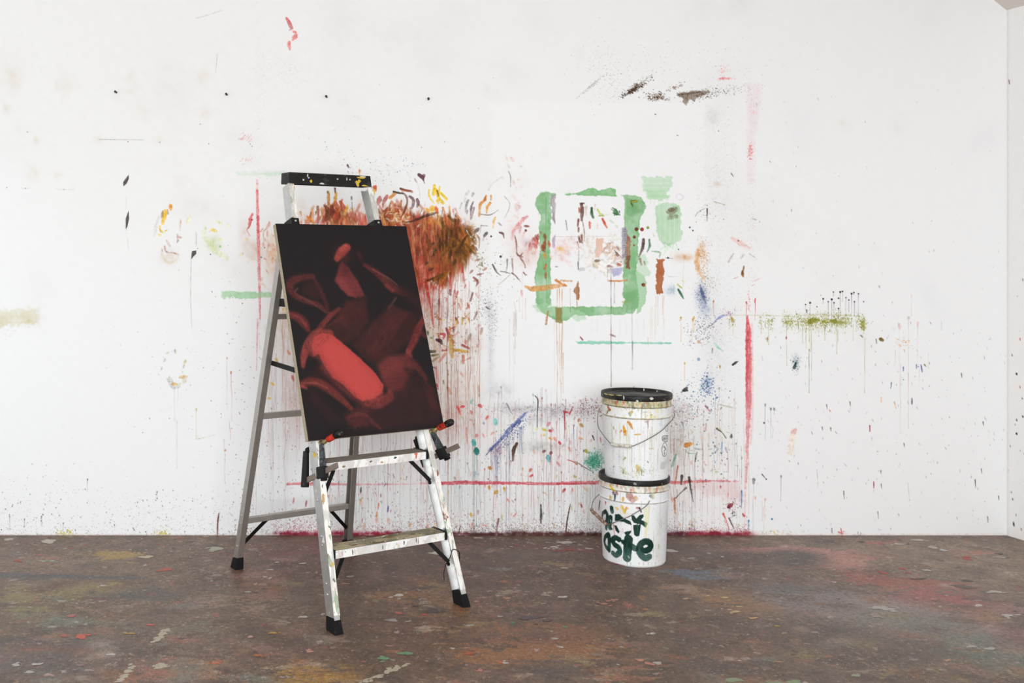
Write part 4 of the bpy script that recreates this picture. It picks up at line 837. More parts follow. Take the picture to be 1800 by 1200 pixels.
    C.spray(1588, 602, 16, 12, 50, ['dca86a', 'd89a60', 'e0c090'], (.5, 1.3), (.4, .8)); C.stroke([(1588, 645), (1588, 652)], 1.8, '5a5a98', .85); C.stroke([(1611, 641), (1611, 647)], 1.6, '5a5a98', .85); C.stroke([(1619, 641), (1621, 653)], 2, '62649a', .9); C.speck(1614, 644, 1, '5a5a98', .8); C.dab(1626, 642, 5, 2.6, 1, '6a6030', .9); C.stroke([(1567, 672), (1566, 682)], 1.6, '5a5c88', .8); C.speck(1588, 667, 1, '5a5a88', .8)
    for x, y, c in ((1603, 705, '5a4a5a'), (1529, 753, '9a2c3c'), (1536, 852, 'a83a44')): C.stroke([(x, y - 5), (x, y + 5)], 2.0, c, .85)
    C.stroke([(1549, 698), (1549, 706)], 2, 'e0b080', .7); C.stroke([(1572, 706), (1575, 718)], 1.6, 'dca86c', .8); C.stroke([(1596, 848), (1599, 880)], 1, 'd8c8c0', .7)
    # dashes thrown to the right
    for _ in range(330):
        x = 1330 + 440 * g.random(); y = g.uniform(560, 935) if g.random() < .8 else g.uniform(150, 560)
        o = g.uniform(.15, .55)
        C.speck(x, y, g.uniform(.4, .85), pick(['6a6a70', '8a868a', '5a5458', '9a9a9c']), o, 1.35 + g.normal(0, .25), g.uniform(1.2, 4.5))
    for x, y, l in ((1728, 745, 8), (1725, 828, 8), (1736, 913, 10), (1714, 850, 14), (1589, 783, 7), (1543, 905, 12), (1453, 715, 8), (1460, 755, 7), (1483, 870, 14), (1548, 830, 6), (1549, 855, 9), (1462, 933, 9), (1445, 753, 5), (1494, 710, 8), (1755, 875, 7), (1540, 600, 8), (1690, 660, 7)): C.stroke([(x, y - l / 2), (x + 1, y + l / 2)], [1.8, .8], '5a5658', .85, .5)
    C.stroke([(1339, 833), (1347, 842)], 1.2, '4a4648', .9); C.speck(1347, 842, 1.3, '3a3638', .9); C.stroke([(1436, 825), (1438, 855)], .9, 'b0b0b2', .7)
    for x, y0, y1, hd in ((1345, 712, 772, 3.4), (1355, 719, 770, 3), (1361, 719, 728, 3), (1325, 846, 938, 6), (1373, 838, 880, 3), (1304, 805, 850, 3)): C.drip(x, y0, y1, 1.2, '9a9a9a', .85, hd, .5)
    C.speck(1343, 743, 1.6, '4a4a4a', .9); C.drip(1355, 735, 770, 1, '9a9a9a', .7)
    C.stroke([(1396, 756), (1393, 763)], [8, 9], 'edb5a8', .85, 1.2, .3, .3); C.stroke([(1392, 766), (1390, 795)], [9, 12], 'efdfcc', .8, 1.5, .2, .2)
    for x, y0, y1 in ((1345, 878, 938), (1340, 880, 915), (1328, 875, 890), (1344, 890, 910)): C.drip(x, y0, y1, 1.3, 'e4bfa8', .8, 3.4 if y0 < 880 else 0, .8)
    C.speck(1357, 912, 1.8, '3a7ab0', .9); C.drip(1316, 916, 940, 2, '5a8ab8', .85, 3, .2); C.drip(1303, 864, 893, 1.5, '5a80b0', .85, 2, .2)
    C.stroke([(1474, 935), (1482, 938)], 2, 'd84a4a', .9, .8, .4); C.stroke([(1478, 928), (1480, 940)], 1.4, 'd84a4a', .85); C.spray(1480, 936, 10, 4, 20, ['e07070'], (.4, 1), (.4, .8)); C.dab(1361, 936, 8, 3, 1.4, 'dcc060', .8); C.dab(1459, 722, 4, 2, 1, 'd86a50', .8)
    C.spray(1360, 936, 44, 6, 90, ['c8b060', 'c89a60', '9a8a80', 'd8b8a0'], (.4, 1.1), (.3, .7)); C.stroke([(1508, 935), (1508, 940), (1513, 940), (1513, 936)], 1.2, '6a6a6a', .8)
    C.stroke([(1330, 939.5), (1550, 939), (1769, 938)], 2, 'e8d8d0', .6)
right_marks()

def low_band():
    """the dense splashed band above the floor"""
    for _ in range(34):
        C.cloud(g.uniform(700, 1300), g.uniform(730, 920), g.uniform(20, 60), g.uniform(20, 60), pick(['f4e6e2', 'f0eaec', 'f2eae4', 'eaf0ee', 'f4e0dc']), g.uniform(.1, .28), g.uniform(0, 3), .3)
    C.cloud(950, 785, 40, 8, 'b8c0bc', .45, 0, .7)
    n = 0
    while n < 330:                                            # thin runs
        x = g.uniform(560, 1310)
        if x > 1180 and g.random() < .35: continue
        y = g.uniform(680, 860); L = abs(g.normal(110, 70)) + 30
        C.drip(x, y, min(939, y + L), g.uniform(.7, 1.5), pick(['c87a70', 'b85a5a', '9a7068', 'd09a80', '8a6a6a', '7a7a88', 'a8a0a0', 'c89a6a', '80a098', '6a5a60', 'd08080', 'b88a7a']), g.uniform(.3, .75), g.choice([0, 0, 0, 0, 2.6]), .9)
        n += 1
    for x, y0, y1, c in ((787, 650, 935, '7a4a40'), (793, 640, 930, 'a86a54'), (805, 650, 800, 'c0806a'), (818, 640, 830, 'c88a74'), (835, 660, 790, 'cf8a78'), (843, 640, 800, 'b89088'), (890, 770, 925, '5a5a80'), (895, 780, 935, '4a4a68'), (980, 600, 770, 'c08a70'), (986, 600, 715, 'd0a488'), (990, 620, 690, 'c89478'), (945, 700, 750, '4a4444'), (1075, 600, 680, '7f6262'), (975, 820, 880, 'a84a48'), (955, 850, 935, '8a6a68'), (1000, 770, 830, '6a6a9a'), (1008, 750, 810, '5a68a0'), (992, 725, 770, 'b03038'), (996, 740, 775, 'b84040'), (978, 740, 800, 'c87068')):
        C.drip(x, y0, y1, 1.4, c, .85, 0, .5)
    for _ in range(2300):
        x = g.uniform(690, 1320); y = 941 - abs(g.normal(0, 1)) * 120
        if y < 705 or (x > 1240 and g.random() < .5): continue
        C.speck(x, y, g.uniform(.2, .42) + .8 * g.random() ** 10, pick(['5a4448', '7a4a50', '4a4a50', '8a5a58', 'a06a68', '6a6070', '8a3a40', '4a3a38', '70807a']), g.uniform(.25, .75), 1.5 + g.normal(0, .5), g.uniform(1, 2))
    for _ in range(420):
        x = g.uniform(400, 700); y = 941 - abs(g.normal(0, 1)) * 110
        C.speck(x, y, g.uniform(.4, .9), pick(['5a4448', '7a4a50', '4a4a50', 'a06a68', '8a3a40']), g.uniform(.25, .7), 1.5, g.uniform(1, 2))
    for _ in range(150):                                      # finger dabs
        x, y = g.uniform(740, 1300), g.uniform(700, 930)
        C.dab(x, y, g.uniform(4, 10), g.uniform(2, 4), 1.4 + g.normal(0, .5), pick(['d8706a', 'e09a8a', 'c8504e', 'd8a070', 'b8b870', '9ab8b0', 'c08a90', '8a6a70', 'e0b090', '7a8ab0', 'cc8a60']), g.uniform(.3, .75), .9)
    # blue fan
    w6 = lambda *p: [(780 + x / 3.75, 640 + y / 3.75) for x, y in p]
    C.stroke(w6((555, 312), (500, 360), (430, 430), (350, 520), (285, 590)), [1.5, 5, 6, 3, 1], '5c68a4', .8, 1.4, .6, .5)
    for _ in range(34):
        t = g.random(); a = np.array(w6((550, 318))[0]); b = np.array(w6((290, 590))[0]); p = a + (b - a) * t + g.normal(0, 2.4, 2); d = (b - a) / np.linalg.norm(b - a) * g.uniform(6, 22) + g.normal(0, 1.5, 2)
        C.stroke([p, p + d], g.uniform(.8, 2), pick(['4a5696', '6a74b0', '3c4478', '7a84b8']), g.uniform(.5, .9), .6)
    C.spray(895, 765, 46, 13, 420, ['4a5696', '5a649c', '3a4070', '7a80a8'], (.4, 1), (.4, .85), ang=2.32)
    for _ in range(24):
        t = g.uniform(.2, .95); x, y = np.array(w6((550, 330))[0]) * (1 - t) + np.array(w6((300, 580))[0]) * t
        C.drip(x + g.normal(4, 4), y + 4, min(936, y + g.uniform(20, 90)), g.uniform(.8, 1.5), pick(['5a6498', '4a5080', '6a6a80']), g.uniform(.5, .85), 0, .8)
    C.cloud(873, 790, 10, 10, 'd8a0a8', .4)
    # teal drops
    for x, y, r, c, L in ((871, 742, 4.6, '84cac2', 60), (833, 779, 4.6, '58b0a8', 150), (838, 794, 5, '237d74', 130), (964, 806, 4.6, '7ab4bc', 70)):
        C.drip(x, y, min(936, y + L), 1.4, c, .7, 0, .3); C.dab(x, y, r * 2.1, r * 1.7, 1.4, c, .95, br=.05)
    C.stroke(w6((190, 235), (180, 255), (215, 270)), [5, 4, 1], '9ac8bc', .8)
    # dark curved stroke, thin lines, sharp dashes
    C.stroke(w6((480, 525), (460, 570), (455, 635)), [5.5, 6.5, 4], '4b332b', .96, .7, .15)
    C.stroke(w6((602, 208), (622, 238), (617, 320), (616, 415)), [1.6, 2, 1.4, 1], '4a4244', .9, .5)
    C.stroke(w6((640, 925), (642, 1000), (640, 1045)), [2, 5, 2.5], '33282a', .95, .7, .2); C.stroke(w6((835, 922), (815, 1020), (802, 1130)), [1.2, 2.4, 2.4], '4a2c28', .95, .6); C.stroke(w6((415, 260), (445, 320)), [3, 1.5], '8a7a7c', .7, 1); C.stroke(w6((360, 1020), (345, 1110)), [4, 3], '7a4a48', .8, .8, .3); C.stroke(w6((110, 1065), (95, 1115)), 1.6, '4a3434', .85); C.stroke(w6((1030, 900), (1022, 960)), 1.6, '4a4a48', .8)
    C.stroke(w6((790, 310), (830, 320)), 4, 'b4343c', .85, 1, .4, .5); C.stroke(w6((795, 320), (800, 430)), [3, 1.6], 'a83038', .85, .8, .3); C.stroke(w6((830, 330), (850, 280)), 2.4, 'b03a44', .8)
    for x, y, c in ((705, 440, 'c24450'), (735, 495, 'e09a90'), (690, 395, 'd07a8a'), (665, 432, 'cdc23e'), (660, 465, 'd8d080'), (705, 490, 'd8a040'), (765, 520, 'cc3a48'), (610, 430, 'd8d4a0'), (300, 815, 'd88a34'), (343, 845, 'dca03e'), (400, 825, 'd8a440'), (305, 685, 'c8803c'), (182, 993, 'c8a84a'), (945, 575, 'b0a840'), (865, 740, 'b8b070'), (660, 575, '7a4a54'), (705, 585, '8a4a5a'), (120, 280, 'd84a48'), (100, 300, 'e08078'), (185, 320, 'dc9088'), (285, 352, 'd8605c'), (240, 275, 'c8504c'), (215, 470, 'e0a090'), (905, 490, 'e0a080'), (890, 370, 'c88a70'), (910, 405, 'b88a50'), (570, 700, 'd06a60'), (575, 735, 'dc5a50'), (790, 832, 'b84a44')):
        C.dab(*w6((x, y))[0], g.uniform(5, 8), g.uniform(4, 6), g.uniform(0, 3), c, .88, br=.15)
        if g.random() < .5: C.drip(*w6((x, y))[0], w6((x, y))[0][1] + g.uniform(15, 60), 1.2, c, .6, 0, .4)
    C.stroke(w6((150, 420), (155, 520)), 3, 'd88a78', .7, .8, .3); C.stroke(w6((90, 280), (110, 330)), [5, 3], 'dc5a54', .85); C.stroke(w6((815, 630), (850, 640), (880, 660)), [1, 2, 2.6], 'b05038', .85); C.stroke(w6((870, 640), (930, 680), (985, 710)), [1.2, 1.6, 1], '6a3a34', .8); C.stroke(w6((905, 925), (910, 940)), 3, 'a03a40', .9); C.stroke(w6((980, 470), (992, 500)), 2, '4a3838', .9)
    # green burst
    C.cloud(1046, 808, 10, 12, '7ac0a4', .8, .8); C.spray(1046, 812, 22, 17, 420, ['3f9c7e', '5ab492', '2f8068', '74bca0'], (.4, 1.2), (.45, .9), ang=-.8)
    for _ in range(30):
        a = g.uniform(0, 6.28); p = np.array([1046, 810]); C.stroke([p + g.normal(0, 5, 2), p + np.array([math.cos(a), math.sin(a)]) * g.uniform(8, 22)], 1.1, pick(['4aa686', '3a8a70']), g.uniform(.4, .8), .5)
    for x in (1005, 1016, 1022, 1030, 1036, 1042): C.drip(x, g.uniform(830, 860), g.uniform(890, 935), 1.1, pick(['8ab8a0', 'a0b890', '6aa890']), .7, 0, .9)
    # ruled red line near the floor
    C.stroke([(506, 850), (545, 850), (600, 851), (640, 851), (690, 851)], [4, 5.5, 3.5, 3, 2.6], 'dc6a74', .8, 1, .5, .3); C.stroke([(690, 851), (740, 850)], 2, 'ecb4b8', .7, 1, .4); C.stroke([(740, 849), (776, 849)], 3, 'e08a92', .75, 1, .4)
    C.stroke([(774, 849), (830, 848), (900, 849), (960, 850), (1000, 849), (1058, 847)], [6.5, 6.5, 5, 4.5, 6.5, 5], 'cc4856', .9, 1, .4, .3); C.stroke([(980, 850), (1045, 850)], 3, 'b8303e', .7, 1, .4)
    C.stroke([(1178, 847), (1198, 848), (1220, 846), (1260, 845), (1300, 846)], [6, 6, 4, 2.6, 2], 'd65a62', .8, 1.2, .45, .3); C.poly([(1200, 846), (1300, 845), (1306, 880), (1240, 870)], 'f0c8c8', .4, 5, 5, mode='m')
    # right of the buckets
    w7 = lambda *p: [(1160 + x / 3.75, 640 + y / 3.75) for x, y in p]
    for p, w, c in ((((145, 735), (140, 790)), [5, 3], '3c3638'), (((192, 745), (200, 800), (218, 905)), [4, 4, 1], '3a3436'), (((105, 880), (150, 835), (172, 815)), [1.6, 1.4, 4], '46403f'), (((95, 885), (100, 980)), [3, 3], 'c8804e'), (((118, 670), (100, 790)), [2, 3], 'b8684a'), (((375, 425), (410, 450), (435, 485)), [4, 1.4, 2.4], '4e5238'), (((472, 460), (470, 478)), [2, 5], '33363a'), (((175, 535), (200, 525)), [8, 7], 'cc7a26'), (((200, 520), (222, 525)), 2, 'cc8a30'), (((418, 985), (438, 1030), (455, 1090)), [4, 1.8, 1], 'd05a50'), (((545, 985), (555, 1000)), [2, 4], 'b83a40'), (((455, 1015), (490, 1085)), [2.6, 1.2], '5a3a38'), (((170, 560), (185, 585), (240, 590)), 1.4, '7ab890'), (((230, 555), (280, 562)), 3, 'b4bcbc'), (((385, 555), (365, 580)), 2.4, '9aa4a4'), (((105, 595), (80, 670)), [3, 4], '7ab09a'), (((408, 515), (405, 600)), [2, 2], '7aa0c8'), (((540, 835), (537, 940)), [2.4, 1.4], '5f8ab8'), (((240, 590), (232, 640), (245, 580)), 1.6, '7a6a5a'), (((300, 275), (330, 310)), 2, 'b04050'), (((392, 265), (500, 290)), 3, 'd4d4c8')):
        C.stroke(w7(*p), w, c, .9, .8, .2)
    C.dab(*w7((465, 930))[0], 10, 7, -.6, '7c2430', .95, .8); C.spray(1285, 888, 11, 10, 70, ['7c2430', '9a4050', '4a2028'], (.4, 1), (.4, .9)); C.spray(1289, 902, 5, 9, 40, ['3a2a2c'], (.4, .9), (.4, .8))
    C.spray(1240, 690, 40, 40, 110, ['3a5a8a', '4a80a8', '2a4a4a', '5a9090'], (.5, 1.5), (.4, .9)); C.spray(1265, 800, 40, 60, 80, ['3a6a9a', '4a4a4a', '2a5a4a'], (.5, 1.3), (.4, .9))
    for x, y0, y1, c in ((1195, 745, 810, 'c0a08c'), (1205, 790, 930, 'b89484'), (1222, 800, 930, '8a5a50'), (1235, 780, 935, 'c8907c'), (1286, 720, 880, 'dcc0ae'), (1246, 760, 830, 'd8b494'), (1190, 860, 935, '9a6a5c'), (1200, 880, 930, '5a4448'), (1215, 890, 925, '6a4a48'), (1243, 860, 932, 'd4907e'), (1252, 810, 920, 'd8a890'), (1270, 770, 900, 'e0ccbc'), (1211, 760, 900, '9a8080')):
        C.drip(x, y0, y1, 1.4, c, .75, 0, .9)
    C.cloud(1190, 780, 14, 40, 'd8cec6', .5); C.spray(1195, 760, 26, 60, 330, ['8a9a90', '9a8a84', '6a6a68'], (.35, .9), (.25, .6))
    for _ in range(70):                                       # seen through the ladder
        C.dab(g.uniform(560, 760), g.uniform(790, 930), g.uniform(3, 8), g.uniform(1, 2.2), 1.5 + g.normal(0, .4), pick(['5a5060', '8a4a50', 'd8a060', 'a06a68', '4a4a58', 'c87a70']), g.uniform(.4, .85), .6)
    for x, y, c in ((634, 882, 'dca24e'), (665, 890, 'c8683c'), (682, 895, '4a4488'), (662, 905, 'd88a40'), (634, 862, '3a3436'), (538, 885, 'b84a50'), (516, 880, 'c87878')): C.dab(x, y, 11, 3, 1.7, c, .9)
    # wine red edge at the skirting
    for x0, x1, cA, hgt, n in ((486, 560, ['8e2436', 'a03448', '6e2030'], 10, 900), (560, 700, ['8e2436', 'a03448', '7a2030'], 9, 1300), (700, 830, ['6a3038', '7a4044', '543032'], 9, 1100), (830, 1060, ['4c2c2c', '5c3434', '683a3c', '3c2626'], 12, 3200), (1150, 1215, ['502a30', '6a303c', '40282a'], 11, 900), (1215, 1312, ['8a2a3a', '7a2434', 'a03a48'], 9, 1300)):
        for _ in range(n):
            C.speck(g.uniform(x0 - 6, x1 + 6), 942 - abs(g.normal(0, 1)) * hgt * 1.25, g.uniform(.2, .5), pick(cA), g.uniform(.4, .9), 1.5, g.uniform(1, 2))
        for _ in range(int((x1 - x0) / 4)):
            C.cloud(g.uniform(x0, x1), 940 - g.uniform(0, 3), g.uniform(7, 16), g.uniform(2.2, 4.2), pick(cA), g.uniform(.35, .7), 0, .9, 'n')
    C.spray(530, 925, 50, 22, 260, ['a84a58', 'b86a70', '8a3a48'], (.4, 1), (.3, .7)); C.spray(770, 915, 70, 26, 420, ['b8706a', '9a5a58', 'c89a60', '7a4a48'], (.4, 1), (.3, .7)); C.spray(440, 932, 40, 10, 150, ['8a6a60', 'a87a70', '6a5a4a'], (.4, 1), (.3, .7))
    for x in (640, 662, 683, 752, 766, 780, 830, 720): C.dab(x, 925 + g.normal(0, 6), 10, 5, 1.5, pick(['dcae6a', 'd89a60', 'd8886a']), .5, 1.6)
low_band()
# thin beige line where the wall meets the floor
C.stroke([(-560, 939.5), (480, 940)], 2.2, 'c8b8ac', .6, 1)

wall_place = lambda u, v: (wall_x(u), np.full(len(u), YW), wall_z(v))
bx0, bx1, bz0, bz1 = wall_x(-560), wall_x(UC - 1) + .25, -0.02, wall_z(-403) + .02
box = [(bx0, YW + .004, bz0), (bx1, YW + .004, bz0), (bx1, YW + .004, bz1), (bx0, YW + .004, bz1), (bx0, YW + .16, bz0), (bx1, YW + .16, bz0), (bx1, YW + .16, bz1), (bx0, YW + .16, bz1)]
bf = [(0, 1, 2, 3), (5, 4, 7, 6), (4, 0, 3, 7), (1, 5, 6, 2), (3, 2, 6, 7), (4, 5, 1, 0)]
wall_mat = painted('paint_splashed_plaster', 0.85, 0.02, 26, 0.05, 0.15)
wall = tag(link('wall_back', quad_mesh('wall_back', C, wall_place, 0.024, 16, (box, bf, 'f3f3f3')), wall_mat), kind='structure')
del C

# ------------------------------------------------------------------ right wall, ceiling
XC = wall_x(UC)
RD = Vector((0.225, -1.0, 0)).normalized()               # the right wall leaves the corner a little out of square
ZR = wall_z(18)                                           # top of the right wall
def right_s(px):                                          # distance from the corner along the right wall, in wall units
    t = (px - VX) / F
    return (t * YW - XC) / (RD.x - t * RD.y) * S
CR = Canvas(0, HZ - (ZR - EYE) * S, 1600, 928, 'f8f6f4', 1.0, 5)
g = CR.rng
CR.stroke([(3, 10), (3, 940)], 1.6, 'dcd8d4', .7, .8, smooth=False, tone=0, taper=0)  # corner gap and the shade in it, painted as a thin grey line
for px, py, r, c, el in ((1787, 657, 1.8, '2c2a2a', 1.3), (1787, 762, 1.8, '2c2a2a', 1.3), (1782, 921, 1.7, '3a3a38', 2.4), (1793, 596, 1.4, 'd89090', 2), (1793, 680, 1.4, 'dc9890', 2), (1779, 624, 1.1, '7a7674', 2), (1787, 738, 1.3, '5a5654', 1.8), (1798, 732, 1.6, '5a5654', 1.4), (1776, 784, 1, '8a8684', 2), (1780, 877, 1.2, '6a6664', 1.8), (1795, 930, 1.2, 'a88a86', 2.2), (1786, 905, 1, '9a9694', 2.2), (1797, 700, 1.3, '6a6664', 1.3), (1778, 865, 1.0, '7a7674', 1.8), (1774, 144, 1.2, '8a6a6a', 4)):
    t = right_s(px); d = 1 - t / S / YW * 1.0
    CR.speck(t, HZ + (py - HZ) * (YW + RD.y * t / S) / YW, r, c, .9, 1.4, el)
for _ in range(260):
    CR.speck(g.uniform(4, 900), g.uniform(450, 935), g.uniform(.5, 1.4), ('6a6664', '8a8684', 'a08a88')[g.integers(3)], g.uniform(.3, .8), 1.4, g.uniform(1, 2.6))
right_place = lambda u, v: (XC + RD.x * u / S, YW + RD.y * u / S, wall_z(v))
rn = Vector((-RD.y, RD.x, 0)) * 0.14                      # outward
L_ = 1600 / S
A0 = Vector((XC, YW, 0)); A1 = A0 + RD * L_
e_ = rn * 0.03
rb = [tuple(A0 + e_ + V(0, 0, -.02)), tuple(A1 + e_ + V(0, 0, -.02)), tuple(A1 + e_ + V(0, 0, ZR)), tuple(A0 + e_ + V(0, 0, ZR)), tuple(A0 + rn + V(0, 0, -.02)), tuple(A1 + rn + V(0, 0, -.02)), tuple(A1 + rn + V(0, 0, ZR)), tuple(A0 + rn + V(0, 0, ZR))]
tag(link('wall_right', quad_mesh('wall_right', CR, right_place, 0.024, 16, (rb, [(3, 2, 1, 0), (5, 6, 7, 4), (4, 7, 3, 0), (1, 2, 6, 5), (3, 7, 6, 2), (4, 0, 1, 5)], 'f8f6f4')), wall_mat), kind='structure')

ceil_mat = plain('off_white_ceiling', 'ddd2c9', 0.85, 0, 0.2, 0.03, 6)
bm = bmesh.new()
ZC = 2.665; dz = ZC - ZR
left = V(bx0, 0, ZC)
yb, yf = YW + .01, -1.2
def wall_at(y): return XC + RD.x * (y - YW) / RD.y
pts = [(bx0, ZC), (XC - dz * 1.08, ZC), (XC - dz * .45, ZR + dz * .36), (XC + .001, ZR)]
for (xa, za), (xb, zb) in zip(pts, pts[1:]):
    off = lambda x, y: x + (0 if x == bx0 else wall_at(y) - XC)
    q = [bm.verts.new((off(xa, yb), yb, za)), bm.verts.new((off(xb, yb), yb, zb)), bm.verts.new((off(xb, yf), yf, zb)), bm.verts.new((off(xa, yf), yf, za))]
    q2 = [bm.verts.new(v.co + V(0, 0, .12)) for v in q]
    bm.faces.new(q); bm.faces.new(q2[::-1])
    for i in range(4): bm.faces.new((q[i], q2[i], q2[(i + 1) % 4], q[(i + 1) % 4]))
tag(obj('ceiling', bm, ceil_mat), kind='structure')

# ------------------------------------------------------------------ floor: worn concrete under years of dropped paint (unit = 1 cm, v = distance from the back wall)
FL = Canvas(-225, -1, 720, 272, '7e6d5f', 1.0, 9)
g = FL.rng
def fxy(px, py):
    y = F * EYE / (py - HZ)
    return ((px - VX) * y / F * 100, (YW - y) * 100)
def fpts(*p): return [fxy(*q) for q in p]
def fcloud(px, py, sx, sy, col, op, ang=0, gr=.6, mode='n'):
    x, y = fxy(px, py); FL.cloud(x, y, sx, sy, col, op, ang, gr, mode)
OVC = FL.c.copy(); OVA = np.zeros(FL.c.shape[:2], np.float32)      # spilled colour and how thick it lies; its ragged edge comes from the material
def spill(sl, m, col):
    m = np.clip(m, 0, 1); a = OVA[sl]
    o = m + a * (1 - m)
    w = (m / np.maximum(o, 1e-5))[..., None]
    OVC[sl] = OVC[sl] * (1 - w) + hexc(col) * w
    OVA[sl] = o
def fspill(px, py, sx, sy, col, op, ang=0):
    x, y = fxy(px, py); r = 2.4 * max(sx, sy)
    w = FL.win(x - r, y - r, x + r, y + r)
    if not w: return
    sl, X, Y = w
    ca, sa = math.cos(ang), math.sin(ang)
    p = ((X - x) * ca + (Y - y) * sa) / sx; q = (-(X - x) * sa + (Y - y) * ca) / sy
    spill(sl, np.exp(-(p * p + q * q) * .9) * op * (.8 + .4 * FL.n2[sl]), col)
for px, py, sx, sy, c, o in ((120, 985, 60, 26, '968476', .8), (350, 1000, 60, 40, '8a7868', .7), (120, 1080, 50, 40, '84735f', .7), (300, 1150, 60, 30, '816d62', .7), (550, 990, 40, 22, '7c5c54', .8), (700, 1010, 60, 26, '6f564b', .8), (900, 1000, 70, 30, '68534a', .85), (900, 1110, 60, 30, '765a4a', .7), (1110, 1100, 60, 34, '6e5a4e', .8), (1280, 1010, 50, 24, '6b5a50', .8), (1350, 1150, 50, 30, '72604f', .6),
                             (1650, 970, 80, 18, 'a8988a', 1.0), (1760, 1010, 60, 36, 'a29284', .95), (1560, 965, 40, 12, 'a09080', .8), (1700, 1060, 60, 26, '94857a', .8), (1600, 1120, 50, 40, '82766e', .7), (1450, 1080, 40, 24, '7c6f68', .7), (1720, 1150, 50, 30, '857a72', .7), (1550, 1180, 40, 20, '6e6054', .6), (60, 1180, 40, 16, '7d7068', .6)):
    fcloud(px, py, sx, sy, c, o, 0, .25)
# coloured patches
for px, py, sx, sy, c, o, a in ((600, 955, 40, 7, '7a4044', .55, 0), (520, 970, 24, 8, '7e4a4a', .5, 0), (760, 955, 50, 8, '5e4038', .5, 0), (1000, 955, 60, 9, '5a443c', .6, 0), (1000, 965, 20, 6, '7a3a30', .5, .2), (40, 1050, 20, 14, '8a8a5c', .6, 0), (100, 1040, 16, 14, '8e8654', .6, 0), (190, 1035, 14, 9, 'a08a50', .5, 0), (200, 975, 14, 7, 'b09848', .8, .2), (270, 1045, 12, 10, '50525a', .7, 0), (235, 1046, 14, 5, '4c5256', .7, 0), (90, 1135, 22, 12, '5c5456', .7, 0), (160, 1172, 20, 7, '53504e', .7, 0), (30, 1160, 20, 10, '6a6468', .6, 0), (100, 1095, 20, 7, '6f8474', .6, 0), (330, 1105, 26, 10, '747664', .5, 0), (420, 1060, 22, 14, '9c8a7c', .5, 0),
                                (950, 1115, 24, 16, '946440', .75, 0), (880, 1155, 16, 8, 'a0703c', .7, 0), (1000, 1142, 20, 8, 'a2703e', .65, 0), (1300, 1060, 14, 9, 'a87c48', .6, 0), (1260, 1037, 22, 8, '96764c', .6, 0), (1340, 1080, 12, 8, '967040', .5, 0),
                                (1400, 978, 16, 9, '50494a', .9, 0), (1290, 975, 34, 9, '4f4642', .8, .2), (1220, 962, 22, 5, '463c38', .8, 0), (1330, 985, 24, 8, '54473f', .7, 0), (1215, 1007, 10, 7, '6480a0', .75, .3), (1250, 1012, 16, 4, '6a7a90', .6, 0), (1440, 1050, 26, 9, '63707e', .8, .45), (1395, 1035, 14, 6, '5a5a60', .6, .3), (1470, 1060, 22, 12, '706a72', .6, 0),
                                (1545, 1020, 10, 6, 'ae5052', .9, .5), (1615, 1025, 22, 9, 'a45c54', .85, .2), (1660, 1050, 14, 8, 'ae5654', .85, .3), (1690, 1068, 22, 7, 'b4555a', .85, .1), (1630, 1056, 14, 6, 'a85a58', .7, .2), (1570, 1065, 16, 10, '8e625c', .5, 0), (1740, 1070, 10, 5, 'a8565a', .6, 0), (1710, 970, 20, 7, 'b0746a', .5, .1), (1545, 953, 14, 4, 'b86a66', .6, 0), (1500, 978, 14, 4, 'b0706a', .5, .2), (1798, 1130, 8, 14, '94404a', .85, 0), (1780, 1115, 8, 8, '8a5054', .5, 0),
                                (1530, 1075, 26, 20, 'a29c9e', .65, .4), (1560, 1065, 14, 8, 'b4b0b2', .6, .4), (1490, 1080, 22, 14, '8a848a', .5, .3), (1600, 1110, 26, 22, '8e8a88', .5, .4), (1700, 1130, 26, 12, '74857e', .75, .5), (1760, 1155, 22, 12, '6f857c', .75, .4), (1650, 1100, 22, 12, '788680', .5, .5), (1770, 1075, 18, 9, '84908c', .5, 0), (1420, 1110, 26, 14, '594c46', .6, .3), (1460, 1125, 26, 10, '54483f', .6, .3), (1570, 1150, 22, 14, '5c5046', .6, .5), (1270, 1170, 14, 8, '514a4a', .7, 0), (1330, 1110, 24, 8, '5f524a', .6, 0), (1240, 1110, 40, 10, '625248', .5, 0),
                                (650, 1165, 12, 9, '5c4e48', .7, .9), (560, 1185, 14, 8, 'b08a3a', .8, 0), (310, 1175, 12, 8, 'b8685a', .7, 0), (330, 1175, 9, 7, 'c08a52', .6, 0), (480, 1010, 24, 18, '86665a', .5, 0), (740, 1050, 22, 12, '8a6c44', .6, 0), (760, 1075, 14, 7, '8c7048', .5, 0), (920, 1085, 7, 4, '574a46', .7, 0), (760, 1072, 6, 4, '4c4240', .8, 0)):
    fspill(px, py, sx, sy, c, o, a)
for _ in range(420):
    fspill(g.uniform(-300, 2000), 941 + 320 * g.random() ** .8, g.uniform(1.5, 8), g.uniform(1.2, 4), ('a89a8c', '9c6a5a', '5a4e48', '8e8458', 'a87a5a', '747e78', 'b8aca0', '6a4a44', '4c4644', '9a7a74', '96603c')[g.integers(11)], g.uniform(.35, .85), g.normal(0, .4))
for px, py, sx, sy in ((1440, 973, 12, 8), (1460, 980, 14, 9), (1470, 990, 12, 7), (1440, 984, 12, 7), (1425, 980, 9, 6), (1370, 966, 22, 5)):
    fspill(px, py, sx, sy, 'd09a94', .9)
for px, py, sx, sy in ((1402, 978, 10, 8), (1408, 986, 9, 7), (1396, 974, 9, 5)):
    fspill(px, py, sx, sy, '3e3c3e', 1.0)
for t in np.linspace(0, 1, 40): fspill(-160 + 395 * t, 1010 + 6 * t * t, 6, 2.9 * (1 - .5 * t), '47505a', 1.0 * (1 - .6 * t ** 3))
